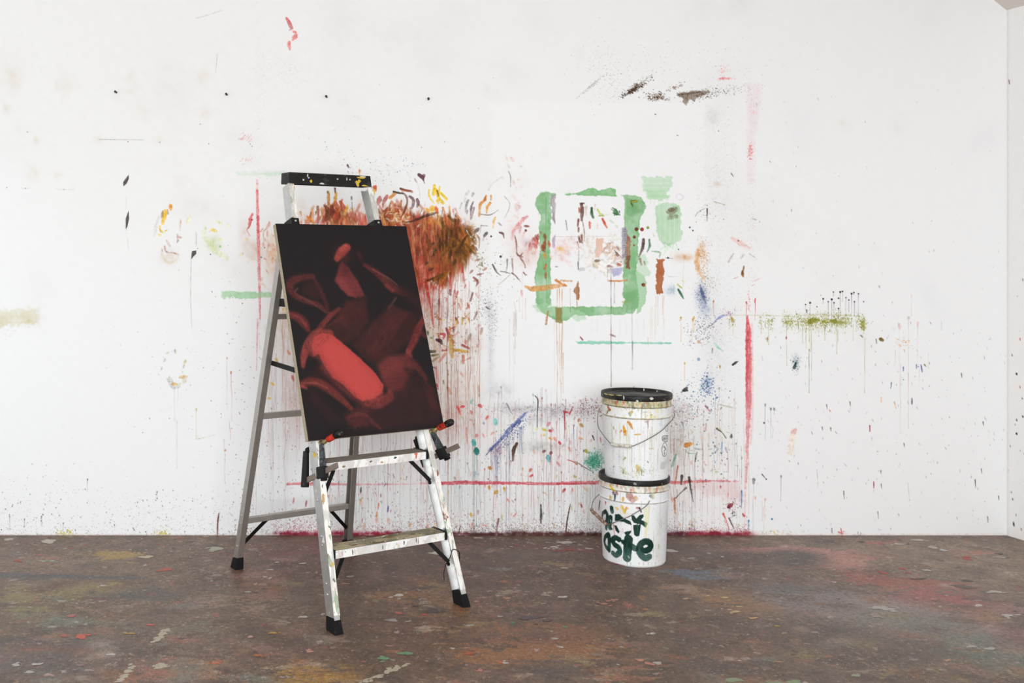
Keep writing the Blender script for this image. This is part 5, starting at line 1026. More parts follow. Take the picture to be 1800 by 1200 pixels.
for t in np.linspace(0, 1, 8): fspill(60 + 65 * t, 1038 - 16 * t, 5, 3, '6a463c', .5)
for _ in range(900):                                       # scuffs and old drops, soft
    x, y = g.uniform(-220, 480), g.uniform(0, 268)
    FL.cloud(x, y, abs(g.normal(3, 2.4)) + 1.2, abs(g.normal(2.5, 2)) + 1.2, ('5c5048', '94887c', '6a4c44', '8a7a5a', '9c7a70', '6a7672', '4e4844', 'a08a80', 'aa9c90', '8a6240')[g.integers(10)], g.uniform(.15, .55), g.uniform(0, 3), .6, 'n')
FL.c *= (0.86 + 0.14 * FL.n2 * (.4 + .6 * FL.n1))[..., None]
FL.c *= np.array([.95, .895, .85]); OVC *= np.array([.97, .93, .90])
fh, fw = FL.c.shape[:2]
uu, vv = np.meshgrid(np.arange(fw) + FL.u0, np.arange(fh) + FL.v0)
pos = np.stack([uu.ravel() / 100, YW - vv.ravel() / 100, np.zeros(fh * fw)], 1)
ii = (np.arange(fh - 1)[:, None] * fw + np.arange(fw - 1)[None]).ravel()
faces = np.stack([ii, ii + fw, ii + fw + 1, ii + 1], 1)
fx0, fx1 = FL.u0 / 100, (FL.u0 + fw - 1) / 100; fy1 = YW + .01; fy0 = YW - (FL.v0 + fh - 1) / 100
ep = [(fx0, fy0, 0), (fx1, fy0, 0), (fx1, -2.5, 0), (fx0, -2.5, 0), (fx0, fy1, -.1), (fx1, fy1, -.1), (fx1, -2.5, -.1), (fx0, -2.5, -.1), (fx0, fy1, -.002), (fx1, fy1, -.002), (fx1, -2.5, -.002), (fx0, -2.5, -.002)]
ef = [(3, 2, 1, 0), (4, 5, 6, 7), (4, 8, 9, 5), (7, 6, 10, 11), (4, 7, 11, 8), (5, 9, 10, 6)]
M = Mat('paint_worn_concrete')
at = M.n('ShaderNodeAttribute', attribute_name='paint')
v = M.coords()
n1 = M.noise(v, 9, 8, .68, .6); n2 = M.noise(v, 55, 6, .7, .3); n3 = M.noise(v, 160, 3, .6); n4 = M.noise(M.coords((1, 1, 1)), 3.0, 5, .6)
ov = M.n('ShaderNodeAttribute', attribute_name='spill')
def math_(op, a, b):
    m = M.n('ShaderNodeMath', operation=op)
    for s_, v_ in zip(m.inputs, (a, b)):
        if isinstance(v_, bpy.types.NodeSocket): M.l(v_, s_)
        else: s_.default_value = v_
    return m.outputs[0]
c0 = M.mix(1.0, at.outputs['Color'], M.ramp(n1.outputs[0], [(.3, (.56, .55, .53)), (.5, (.95, .95, .94)), (.7, (1.3, 1.28, 1.24))]), 'MULTIPLY')
# ragged spills
e1 = M.noise(M.coords((.6, 1.4, 1)), 9, 10, .72, 1.4); e2 = M.noise(v, 60, 4, .7, .6)
ragged = math_('ADD', math_('MULTIPLY', math_('SUBTRACT', e1.outputs[0], .5), 3.4), math_('MULTIPLY', math_('SUBTRACT', e2.outputs[0], .5), 1.3))
fac = M.ramp(math_('ADD', ov.outputs['Alpha'], ragged), [(.44, K_), (.58, (.7, .7, .7, 1))])
c0 = M.mix(fac, c0, ov.outputs['Color'])
# countless flecks, trodden in
warp = M.mix(.06, v, M.noise(v, 30, 3, .6).outputs['Color'])
for sc, th0, th1, k in ((26, .12, .20, .42), (60, .16, .26, .5), (130, .2, .34, .55)):
    vo = M.n('ShaderNodeTexVoronoi'); vo.inputs['Scale'].default_value = sc
    mp = M.n('ShaderNodeMapping'); mp.inputs['Scale'].default_value = (.7, 1, 1); mp.inputs['Location'].default_value = (sc, sc * .3, 0); M.l(warp, mp.inputs[0]); M.l(mp.outputs[0], vo.inputs['Vector'])
    sx = M.n('ShaderNodeSeparateColor'); M.l(vo.outputs['Color'], sx.inputs[0])
    colr = M.ramp(sx.outputs[0], [(0, hl('a89e94')), (.12, hl('8a7a6c')), (.3, hl('5a4e48')), (.42, hl('a08a78')), (.52, hl('94604e')), (.6, hl('9a8658')), (.68, hl('6e7a74')), (.76, hl('b4aaa0')), (.84, hl('a85a4c')), (.92, hl('4a4442')), (1, hl('b89a88'))])
    colr.node.color_ramp.interpolation = 'CONSTANT'
    size = math_('SUBTRACT', vo.outputs['Distance'], math_('MULTIPLY', math_('SUBTRACT', math_('ADD', sx.outputs[1], math_('MULTIPLY', math_('SUBTRACT', n4.outputs[0], .5), 1.2)), .78), .9))
    f_ = M.ramp(size, [(th0, (k, k, k, 1)), (th1, K_)])
    c0 = M.mix(f_, c0, colr)
c1 = M.mix(1.0, c0, M.ramp(n2.outputs[0], [(.34, (.62, .6, .59)), (.5, (.97, .97, .97)), (.66, (1.32, 1.3, 1.27))]), 'MULTIPLY')
c3 = M.mix(1.0, c1, M.ramp(n3.outputs[0], [(.32, (.78, .77, .76)), (.68, (1.2, 1.2, 1.2))]), 'MULTIPLY')
rr = M.n('ShaderNodeMapRange'); M.l(n4.outputs[0], rr.inputs[0]); rr.inputs[3].default_value = .36; rr.inputs[4].default_value = .58
M.set(Base_Color=c3, Roughness=rr.outputs[0], Specular_IOR_Level=.45)
M.bump(n2.outputs[0], .25, .003)
fme = grid_to_mesh('floor', pos, faces, lin(FL.c.reshape(-1, 3)), (ep, ef, '7f6c60'))
sa_ = fme.attributes.new('spill', 'FLOAT_COLOR', 'POINT')
ovd = np.zeros((len(fme.vertices), 4), np.float32); ovd[:fh * fw, :3] = lin(OVC.reshape(-1, 3)); ovd[:fh * fw, 3] = OVA.ravel()
sa_.data.foreach_set('color', ovd.ravel())
floor = tag(link('floor', fme, M.m), kind='structure')

# dried drops lying on the floor
def splat_mesh():
    P, Fc, Cc = [], [], []
    def blob(x, y, r, el, ang, col, z):
        n = 14 if r > .006 else 7
        ph = g.uniform(0, 6.28, 2)
        b = len(P)
        P.append((x, y, z + .0003)); Cc.append(col)
        for i in range(n):
            a = 2 * math.pi * i / n; k = r * (1 + .22 * math.sin(2 * a + ph[0]) + .16 * math.sin(3 * a + ph[1]) + g.uniform(-.08, .08))
            dx, dy = math.cos(a) * k * el, math.sin(a) * k
            P.append((x + dx * math.cos(ang) - dy * math.sin(ang), y + dx * math.sin(ang) + dy * math.cos(ang), z)); Cc.append(col)
        for i in range(n):
            Fc.append((b, b + 1 + i, b + 1 + (i + 1) % n))
    pal = [('d8d4cc', 22), ('b8b0a8', 24), ('c8a898', 12), ('c09a70', 10), ('b06a58', 8), ('4c4644', 18), ('6a7a78', 6), ('a04a48', 5), ('8a8a5a', 6), ('a89a94', 20), ('946a4a', 10), ('5a5054', 10), ('d8a898', 5), ('7a8aa0', 3)]
    names = [c for c, w in pal]; wts = np.array([w for c, w in pal], float); wts /= wts.sum()
    def muted(c, k):
        return hexc(c) * k + hexc('7c6a5f') * (1 - k)
    def blocked(x, y): return False
    for i in range(3000):
        x, y = g.uniform(-1.9, 4.2), YW - .01 - 2.4 * g.random() ** 1.15
        if x > wall_at(y) - .02: continue
        dens = .5 + .5 * (x < .5) + .45 * (x > 2.4)
        if g.random() > dens * .9: continue
        r = .0020 + .0085 * g.random() ** 4
        blob(x, y, r, g.uniform(1, 1.9), g.normal(0, .5), muted(names[g.choice(len(names), p=wts)], g.uniform(.25, .8)), .0004 + i * 1e-8)
    for px, py, r, c, el in ((142, 1118, .022, 'd8604e', 1.2), (112, 1117, .014, 'b8604e', 1.4), (290, 1001, .026, 'b85a40', 1.7), (264, 1098, .012, 'cf6256', 1.4), (30, 985, .016, 'b05038', 1.4), (125, 1082, .016, 'b8706a', 1.6), (255, 979, .022, 'd4c8a8', 1.5), (380, 964, .03, 'b8bca8', 1.6), (75, 986, .012, 'a8c0a4', 1.5), (92, 986, .012, 'a8c0a4', 1.4), (85, 951, .03, 'cfc6b4', 1.6), (15, 948, .02, 'cabfae', 1.6), (220, 1112, .009, 'c0a060', 1.2), (231, 1113, .012, 'c89a50', 1.2), (533, 1084, .012, 'd4d0cc', 1.7), (440, 1119, .01, 'd0a8a0', 1.4), (453, 1151, .012, 'b86a48', 1.5), (380, 1165, .013, 'cf7a58', 1.3), (544, 1144, .012, 'd0988a', 1.4), (480, 1112, .014, 'c89a40', 1.1), (195, 1150, .013, 'cfccc6', 1.3), (64, 1167, .012, 'cac6c4', 1.5), (52, 1181, .012, 'c4c0bc', 1.6), (28, 1168, .012, 'c8c4c2', 1.4), (476, 1001, .011, 'cfcac2', 1.4), (466, 1014, .008, 'd4cfc6', 1.3), (474, 1016, .008, 'd4cfc6', 1.3), (436, 1040, .01, 'c4bcb4', 1.5), (532, 990, .012, 'd8d2ca', 1.5), (487, 988, .01, 'c8beb4', 1.5),
                           (701, 1046, .016, 'dcd8d0', 1.8), (768, 972, .026, 'dcd6cc', 1.5), (974, 961, .014, 'e0dcd4', 1.6), (958, 963, .010, 'd8d2c8', 1.5), (993, 953, .026, 'ccc4ba', 1.7), (1035, 964, .014, 'cfc6bc', 1.5), (840, 945, .014, 'c0b4a8', 1.8), (990, 1049, .012, 'd6d0c8', 2.2), (891, 1051, .012, 'cf9884', 1.3), (838, 1057, .009, 'c88a78', 1.3), (1062, 1061, .012, 'c88070', 1.3), (1070, 1056, .010, 'c88474', 1.3), (1078, 1054, .010, 'c88a74', 1.4), (1126, 1160, .012, 'd89484', 1.4), (1141, 1166, .014, 'cf8478', 1.3), (843, 1178, .010, 'd08a80', 1.3), (700, 1077, .016, 'c86a5a', 1.1), (745, 1080, .012, 'b84e4a', 1.3), (713, 1148, .018, '6aa070', 1.7), (674, 1157, .014, '74a878', 1.5), (901, 1094, .010, '5a8a5a', 1.2), (995, 1102, .008, '6aa070', 1.2), (824, 1148, .016, 'b85a34', 1.2), (888, 1165, .010, 'e0dcd8', 1.2), (880, 1164, .009, 'd86840', 1.1), (1147, 1113, .010, 'd0ccc8', 1.6), (986, 1137, .008, 'd8d4d0', 1.3), (975, 1122, .010, 'c0b8b4', 1.6), (690, 1090, .016, 'b0a8a4', 1.6), (826, 1099, .012, 'b8b0ac', 1.5), (697, 1111, .010, 'b8a8a0', 1.4), (943, 1097, .007, '443c38', 1.4), (760, 1073, .030, '4a413f', 1.2), (932, 1085, .026, '54494a', 1.5), (1000, 966, .016, 'a03c34', 1.6), (975, 968, .012, '9a4034', 1.6), (1180, 968, .024, 'd0ccc4', 1.7), (1135, 1071, .010, 'b8884a', 1.4),
                           (1365, 1201, .02, '8a9a74', 1.4), (1290, 1195, .022, '90a47c', 1.5), (1395, 1198, .018, '8aa478', 1.4), (1505, 1187, .012, '9aa88a', 1.7), (1365, 1100, .007, 'e0c028', 1.2), (1275, 1050, .012, 'd8b888', 1.5), (1292, 1075, .014, 'd8b88c', 1.7), (1300, 1066, .010, 'd4b488', 1.6), (1324, 1086, .010, 'd8b078', 1.5), (1243, 1047, .009, 'd4b888', 1.3), (1205, 1052, .011, 'c8a888', 1.4), (1215, 981, .014, 'a8b0ac', 1.6), (1597, 956, .009, '4a2a2c', 1.1), (1614, 949, .018, 'd8d4cc', 1.9), (1580, 956, .016, 'd4cec6', 1.5), (1640, 962, .016, 'd0c8c0', 2.0), (1658, 967, .014, 'ccd0cc', 1.5), (1700, 982, .022, 'b84a48', 1.5), (1630, 1002, .012, 'd8d8d8', 1.6), (1584, 999, .014, 'b04a4a', 1.3), (1598, 1007, .012, 'a84848', 1.2), (1555, 1007, .018, 'b04e4c', 1.5), (1720, 1064, .014, 'd8d2ca', 1.6), (1770, 1081, .014, 'd4ccc6', 1.8), (1747, 1040, .016, 'c8c0b4', 2.4), (1475, 1053, .006, '3a3434', 1.2), (1640, 1053, .010, 'd08a80', 1.4), (1612, 1051, .008, 'd09a90', 1.4), (1467, 1023, .008, 'd0ccc8', 1.3), (1545, 1067, .018, 'c0bcbc', 2.0), (1560, 1070, .014, 'c4c0c0', 2.2), (1708, 1136, .012, 'b8b4b0', 2.0), (1740, 1140, .012, 'bcb8b4', 2.2), (1665, 1160, .01, 'c09a7a', 1.5), (1540, 1083, .010, 'b8a8a8', 1.4), (1368, 1163, .008, 'c8926a', 1.8), (1756, 973, .014, '54484a', 1.4), (1758, 979, .010, 'd0c8c0', 2.6), (1515, 952, .010, '4a4a4c', 2.0), (1620, 1017, .014, '564c44', 2.2), (1700, 1020, .016, '5a5048', 1.6), (1690, 1030, .02, '6a5c52', 2.4)):
        u, w = fxy(px, py)
        n = g.integers(2, 6)
        for i in range(n):
            blob(u / 100 + (g.normal(0, r * 1.1) if i else 0), YW - w / 100 + (g.normal(0, r * .7) if i else 0), r * (.78 if i == 0 else g.uniform(.2, .5)), el, g.normal(0, .25), muted(c, .84), .0007 + .0001 * i)
    for _ in range(80):                                     # chips by the wall and the scraped white near the line
        px, py = (g.uniform(830, 1060), g.uniform(946, 966)) if g.random() < .5 else (g.uniform(0, 400), g.uniform(945, 972))
        u, w = fxy(px, py); blob(u / 100, YW - w / 100, g.uniform(.0025, .0065), g.uniform(1.2, 2.4), g.normal(0, .4), muted(('d8d2c8', 'b04a3a', 'c0b8a8', '3e3632', 'c8c0b4')[g.integers(5)], .8), .0006)
    for ax, ay, bx, by in ((640, 1200, 715, 1165), (275, 1172, 290, 1168), (212, 1196, 236, 1168), (272, 1128, 290, 1108)):
        for t in np.linspace(0, 1, 26):
            u, w = fxy(ax + (bx - ax) * t + g.normal(0, 3), ay + (by - ay) * t + g.normal(0, 2)); blob(u / 100, YW - w / 100, g.uniform(.003, .009), 1.5, .6, muted('d0c8b0', .75), .0006)
    me = bpy.data.meshes.new('paint_splats')
    me.from_pydata(P, [], Fc)
    a = me.attributes.new('paint', 'FLOAT_COLOR', 'POINT')
    a.data.foreach_set('color', np.c_[lin(np.array(Cc)), np.ones(len(Cc))].astype(np.float32).ravel())
    me.shade_smooth()
    return me
tag(link('paint_splats', splat_mesh(), painted('dried_paint', .5, .25, 90, .1, .4), floor), kind='stuff')

# ------------------------------------------------------------------ materials of the objects
alu = flecked('brushed_aluminium', 'd2d1cf', [('dedad4', 26, .66), ('8a8a88', 60, .70)], .38, .85)
alu_rear = plain('dull_aluminium', 'b9b4ae', .42, .85, .5, .12, 30)
alu_painted = flecked('paint_crusted_aluminium', 'e2e0da', [('f0eee8', 22, .44), ('a8b49c', 34, .585), ('c89a6a', 40, .63), ('8a5a48', 50, .64), ('5a6654', 56, .64), ('ece4da', 70, .58), ('8aaa98', 60, .69), ('6a6660', 80, .71)], .5, .35, (1, 1, .16))
step_front = flecked('paint_spotted_step_edge', 'ebe8e4', [('f4f2ef', 20, .5), ('d2c6a8', 40, .66), ('c08a80', 60, .70), ('5a5a56', 70, .715), ('9aae9e', 60, .70), ('ddd2c6', 90, .60)], .5, .15, (1, 1, .45))
step_top = flecked('paint_crusted_tread', '8e8674', [('a89c80', 24, .52), ('c8c4b4', 50, .62), ('6a6048', 40, .58), ('62745e', 50, .65), ('a07a50', 50, .66), ('d8d4ca', 90, .66), ('7a4a40', 70, .69)], .6, 0, (.35, 1, 1), .25)
tread_bare = plain('worn_tread', '857a70', .5, .2, .4, .25, 60)
black_plastic = flecked('black_plastic', '1e1d1d', [('3a3a3a', 60, .68), ('7a7a74', 110, .745)], .55, 0, (1, 1, 1), .22)
black_paint = plain('black_enamel', '120f0e', .5, 0, .2, .2, 60)
rubber = flecked('black_rubber', '171616', [('5a5a58', 90, .73)], .75, 0, (1, 1, 1), .2)
cap_mat = flecked('paint_flecked_black_cap', '20201f', [('343332', 22, .58), ('5a5a58', 60, .70), ('3f4a3a', 40, .68)], .5, 0, (1, 1, 1), .25)
steel = flecked('dark_clamp_steel', '4e5256', [('2e3032', 40, .5), ('7a8080', 60, .62), ('5a7078', 50, .64), ('a09050', 90, .70)], .5, .3, (1, 1, 1), .3)
steel_bar = plain('brown_steel_bar', '8a7b70', .55, .3, .4, .3, 60)
brass = flecked('painted_spindle', '8a7a50', [('b8a048', 50, .55), ('5a4a34', 60, .6), ('8aa0a0', 60, .66)], .5, .3)
red_wood = flecked('red_clamp_handle', 'b8301f', [('cc3c2c', 40, .5), ('4a2c20', 50, .60), ('a88a50', 110, .70)], .5, 0, (1, 1, 1), .3)
dark_wood = flecked('black_clamp_handle', '1c1b1a', [('4a463c', 50, .6), ('7a3426', 60, .66)], .5, 0, (1, 1, 1), .3)
wire_mat = plain('galvanised_wire', '8a857c', .45, .6, .5, .3, 80)

# ------------------------------------------------------------------ the ladder
YAW = 0.5126
lad = tag(empty('stepladder', (0.3199, 3.6165, 0), YAW), 'aluminium stepladder with black top cap and feet, spattered with paint, used as an easel', 'ladder')
FA, FB = 0.0586, 0.3282                                   # front rails: lean in, lean back, per metre of height
ZHN = 1.4456
def fr(sd, z): return V(sd * (.2801 - FA * z), FB * z, z)
XH, YH = .2801 - FA * ZHN, FB * ZHN + .05
def rr_(sd, z):
    t = z / ZHN
    return V(sd * (.2741 + (XH - .2741) * t), .8259 + (YH - .8259) * t, z)
def cprof(sd, w, d, t):                                    # channel, open towards the middle of the ladder; x across, y = front(-)/back(+)
    o, i = sd * w / 2, -sd * w / 2
    return [(o, -d / 2), (i, -d / 2), (i, -d / 2 + t), (o - sd * t, -d / 2 + t), (o - sd * t, d / 2 - t), (i, d / 2 - t), (i, d / 2), (o, d / 2)]
def foot(bm, c, d, w, dp, h):
    """flared rubber shoe standing on the floor; d = rail direction"""
    top = c + d * (h / d.z)
    lo = [(-w / 2 - .006, -dp / 2 - .009), (w / 2 + .006, -dp / 2 - .009), (w / 2 + .006, dp / 2 + .007), (-w / 2 - .006, dp / 2 + .007)]
    mid = [(x * .97, y * .97) for x, y in lo]
    hi = [(-w / 2 - .003, -dp / 2 - .003), (w / 2 + .003, -dp / 2 - .003), (w / 2 + .003, dp / 2 + .003), (-w / 2 - .003, dp / 2 + .003)]
    a = [bm.verts.new((c.x + x, c.y + y, 0)) for x, y in lo]
    m = [bm.verts.new((c.x + d.x * .01 + x, c.y + d.y * .01 + y, .010)) for x, y in mid]
    b = [bm.verts.new((top.x + x, top.y + y, top.z + (.006 if y < 0 else 0))) for x, y in hi]
    bm.faces.new(a[::-1]); bm.faces.new(b)
    for p, q in ((a, m), (m, b)):
        for i in range(4): bm.faces.new((p[i], p[(i + 1) % 4], q[(i + 1) % 4], q[i]))
def rivet(parent, p, n, r=.004):
    bm = bmesh.new(); lathe(bm, [(r, -.0005), (r, .0008), (r * .7, .0022), (r * .2, .0028)], 10, axis_frame(p, n)); return obj('rivet', bm, alu, parent, True)
RW, RDp = .023, .056
BW, BDp = .026, .036
fdir = {s: (fr(s, 1) - fr(s, 0)).normalized() for s in (-1, 1)}
rdir = {s: (rr_(s, 1) - rr_(s, 0)).normalized() for s in (-1, 1)}
nf = V(0, -1, FB).normalized()                            # outward normal of the front plane
for sd in (-1, 1):
    bm = bmesh.new()
    # profile axes: x -> local x, y -> dir x xax = backwards
    prism(bm, cprof(sd, RW, RDp, .003), fr(sd, .03), fr(sd, 1.605), (1, 0, 0))
    rail = obj('front_rail', bm, alu, lad)
    bm = bmesh.new(); prism(bm, rect(RW + .0008, .0016, 0, -RDp / 2 - .0006), fr(sd, .052), fr(sd, 1.60), (1, 0, 0))
    tag(obj('paint_crust', bm, alu_painted, rail), 'paint-crusted front face of the rail')
    bm = bmesh.new(); foot(bm, fr(sd, 0), fdir[sd], RW, RDp - .008, .046); obj('rubber_foot', bm, rubber, rail, False, .0025)
    if sd < 0:
        for z in (.12, .155, .28, .31, .43, .60, .63, .72): rivet(rail, fr(sd, z) + V(-RW / 2 - .0003, .004, 0), (-1, 0, 0))
    else:
        for z in (.19, .50): rivet(rail, fr(sd, z) + V(RW / 2 - .003, .004, 0), (-1, 0, 0))
    bm = bmesh.new(); prism(bm, cprof(sd, BW, BDp, .003), rr_(sd, .03), rr_(sd, ZHN - .03), (1, 0, 0))
    rail = obj('rear_rail', bm, alu_rear, lad)
    bm = bmesh.new(); foot(bm, rr_(sd, 0), rdir[sd], BW, BDp, .045); obj('rubber_foot', bm, rubber, rail, False, .0025)
    for z in (.10, .20, .235, .64, .68, 1.08): rivet(rail, rr_(sd, z) + V(sd * (BW / 2 + .0003), 0, 0), (sd, 0, 0), .0035)
    # hinge bracket where the rear legs meet the front rails
    bm = bmesh.new(); c = fr(sd, ZHN - .002); d = fdir[sd]
    prism(bm, rect(.040, .074, 0, .004), c - d * .055, c + d * .022, (1, 0, 0), rect(.034, .066, 0, .003))
    hb = obj('hinge_bracket', bm, black_plastic, lad, False, .003)
    rivet(hb, c + nf * .0320 + d * .008, nf, .005)
    # spreader bar
    a, b = rr_(sd, .885), fr(sd, .868)
    obj('spreader_bar', bar(a + V(-sd * .017, 0, 0), b + V(-sd * .017, .01, 0), .020, .004), black_paint, lad)
def step(z, dp=.082, h=.029, top=step_top):
    w = .2801 - FA * z
    y0 = FB * z - RDp / 2 / math.cos(math.atan(FB)) + .002
    x1 = w - RW / 2 + .002
    s = empty('step'); s.parent = lad
    bm = bmesh.new()                                       # channel tread: top plate, front and rear lips
    pr = [(0, 0), (0, -h), (.003, -h), (.003, -.003), (dp - .003, -.003), (dp - .003, -h * .8), (dp, -h * .8), (dp, 0)]
    A = [bm.verts.new((-x1 + .012, y0 + y, z + zz)) for y, zz in pr]; B = [bm.verts.new((x1 - .012, y0 + y, z + zz)) for y, zz in pr]
    bm.faces.new(A); bm.faces.new(B[::-1])
    for i in range(8): bm.faces.new((A[i], B[i], B[(i + 1) % 8], A[(i + 1) % 8]))
    obj('tread', bm, top, s)
    bm = bmesh.new(); prism(bm, rect(.0014, h, 0, 0), V(-x1 + .013, y0 - .0006, z - h / 2), V(x1 - .013, y0 - .0006, z - h / 2), (0, 1, 0)); obj('front_lip', bm, step_front, s)
    for k in range(5):                                      # grip ridges of the tread
        bm = bmesh.new(); y = y0 + .012 + k * (dp - .024) / 4
        prism(bm, rect(.004, .0022), V(-x1 + .013, y, z + .001), V(x1 - .013, y, z + .001), (0, 1, 0)); obj('tread_ridge', bm, top, s)
    for sd in (-1, 1):
        bm = bmesh.new(); xm = sd * (x1 - .0065)
        prism(bm, rect(.013, h + .003), V(xm, y0 - .002, z - h / 2 + .001), V(xm, y0 + dp + .001, z - h / 2 + .001), (1, 0, 0)); obj('end_bracket', bm, black_plastic, s, False, .001)
    return y0
def brace(sd, z0, y0, dx, dz, front=True):
    w = .2801 - FA * (z0 - dz) - RW / 2
    a = V(sd * (w - dx), y0 + .040, z0 - .020); b = V(sd * (w - .004), FB * (z0 - dz) + .0, z0 - dz)
    bm = bar(a, b, .004, .015, (0, 1, 0))
    o = obj('brace', bm, black_paint, lad)
    bm = bmesh.new(); lathe(bm, [(.009, -.002), (.009, .002)], 14, axis_frame(b + V(-sd * .002, 0, -.006), (1, 0, .12))); obj('brace_eye', bm, black_paint, o)
for z, top in ((.2644, step_top), (.5586, tread_bare), (.853, tread_bare), (1.147, tread_bare)):
    y0 = step(z, .082 if z < 1 else .24, top=top)
    for sd in (-1, 1): brace(sd, z, y0, .082, .112)
# rungs of the rear frame
for i, (z, h) in enumerate(((.209, .024), (.659, .024), (1.075, .022))):
    a, b = rr_(-1, z), rr_(1, z)
    bm = bmesh.new(); xa = abs(a.x) - BW / 2 + .002
    prism(bm, [(-.012, -h / 2), (.012, -h / 2), (.012, h / 2), (-.012, h / 2)], V(-xa, a.y, z), V(xa, a.y, z), (0, 1, 0))
    obj('rear_rung', bm, alu_rear, lad, False, .002)
    if i == 0:
        for sd in (-1, 1):
            p = V(sd * (xa - .095), a.y - .008, z - .006); q = rr_(sd, z - .105) + V(-sd * (BW / 2 - .002), 0, 0)
            br = obj('brace', bar(p, q, .004, .015, (0, 1, 0)), black_paint, lad)
            bm = bmesh.new(); lathe(bm, [(.008, -.0025), (.008, .0025)], 14, axis_frame(p + V(0, -.0005, 0), (0, 1, 0))); obj('brace_eye', bm, black_paint, br)
# moulded top cap
bm = bmesh.new()
zc = 1.612
cw, cd, chh = .196, .072, .046
yc = FB * zc + .006
outer = [(-cw, -cd / 2), (cw, -cd / 2), (cw, cd / 2), (-cw, cd / 2)]
v0 = [bm.verts.new((x, yc + y, zc)) for x, y in outer]; v1 = [bm.verts.new((x * .985, yc + y * .94 + .004, zc + chh)) for x, y in outer]
inn = [(x * .95, y * .72) for x, y in outer]
u0 = [bm.verts.new((x, yc + y, zc)) for x, y in inn]; u1 = [bm.verts.new((x, yc + y, zc + .026)) for x, y in inn]
bm.faces.new(v1)
for i in range(4):
    j = (i + 1) % 4
    bm.faces.new((v0[i], v0[j], v1[j], v1[i])); bm.faces.new((u0[j], u0[i], u1[i], u1[j])); bm.faces.new((v0[j], v0[i], u0[i], u0[j]))
bm.faces.new(u1[::-1])
cap = tag(obj('top_cap', bm, cap_mat, lad, False, .003), 'black plastic top cap with yellow and white paint specks')
for x in (-.105, .03, .09):
    bm = bmesh.new(); lathe(bm, [(.004, -.004), (.004, .0012), (.002, .002)], 10, axis_frame((x, yc - cd / 2 * .97 + .001, zc + .026), (0, -1, .06))); obj('rivet', bm, alu, cap, True)
yel = plain('yellow_paint', 'd8b63a', .5); whi = plain('white_paint', 'd8d6cf', .5)
def blotch(parent, mat, c, r, n, ex, ey, k=9):
    bm = bmesh.new(); n = Vector(n).normalized(); ex = Vector(ex).normalized(); e2 = n.cross(ex)
    rim = [bm.verts.new(Vector(c) + (ex * math.cos(2 * math.pi * i / k) * ey[0] + e2 * math.sin(2 * math.pi * i / k) * ey[1]) * r * random.uniform(.6, 1.25)) for i in range(k)]
    ctr = bm.verts.new(Vector(c) + n * .0012)
    for i in range(k): bm.faces.new((ctr, rim[i], rim[(i + 1) % k]))
    return obj('paint_blob', bm, mat, parent, True)
fy = yc - cd / 2 + .0005
for x, z, r, m, e in ((-.095, .012, .007, yel, (1, 1.2)), (.125, .012, .011, yel, (.8, 1.4)), (.145, .036, .012, yel, (1.8, .5)), (.16, .003, .010, yel, (1.6, .4)), (.135, .022, .008, yel, (1, 1)), (-.045, .004, .009, whi, (1.3, .4)), (.155, .041, .010, whi, (1.6, .35)), (-.13, .016, .004, whi, (1, 1)), (-.11, .034, .005, whi, (.6, 1.6)), (.075, .028, .005, whi, (.6, 1.6))):
    blotch(cap, m, (x, fy - .0006 + .004 * z / .046 * .9, zc + z), r, (0, -1, .05), (1, 0, 0), e)
for x, dy, r, m in ((-.14, 0, .02, whi), (.12, -.01, .02, yel), (.15, .015, .016, whi), (.02, .01, .012, whi)):
    blotch(cap, m, (x, yc + dy, zc + chh + .0004), r, (0, 0, 1), (1, 0, 0), (1.3, .6))
orange_p = plain('orange_paint', 'd8663a', .5)
# big marks on the ladder: an orange run on the second step, yellow sticker on the left rail
stp = [o for o in lad.children if o.name.startswith('step')]
zz = .5586; y0 = FB * zz - RDp / 2 / math.cos(math.atan(FB)) + .002
blotch(stp[1], orange_p, (.178, y0 - .0016, zz - .012), .012, (0, -1, 0), (1, 0, 0), (.5, 1.3)); blotch(stp[1], orange_p, (.175, y0 - .0017, zz - .003), .009, (0, -1, 0), (1, 0, 0), (1.1, .4))
for x, zf, c in ((-.03, -.012, '6a4a5a'), (.08, -.008, '3a4a44'), (.02, -.02, 'c8a868'), (-.15, -.02, '8a7a5a')):
    blotch(stp[1], plain('dab_' + c, c, .5), (x, y0 - .0016, zz + zf), .006, (0, -1, 0), (1, 0, 0), (1.2, .7))
yz = FB * .2644 - RDp / 2 / math.cos(math.atan(FB)) + .002
for x, zf, c in ((-.17, -.014, '4a4a48'), (-.04, -.014, '5a6a78'), (.055, -.012, '3a4038'), (.11, -.010, '4a5a50'), (.12, -.016, '8a8a80'), (-.215, -.012, 'd8a8b0')):
    blotch(stp[0], plain('dab_' + c, c, .5), (x, yz - .0016, .2644 + zf), .007, (0, -1, 0), (1, 0, 0), (.35, 1.3))
blotch([o for o in lad.children if o.name.startswith('front_rail')][0], yel, tuple(fr(-1, .215) + nf * .0305 + V(.002, 0, 0)), .010, nf, (1, 0, 0), (.5, 1.1))

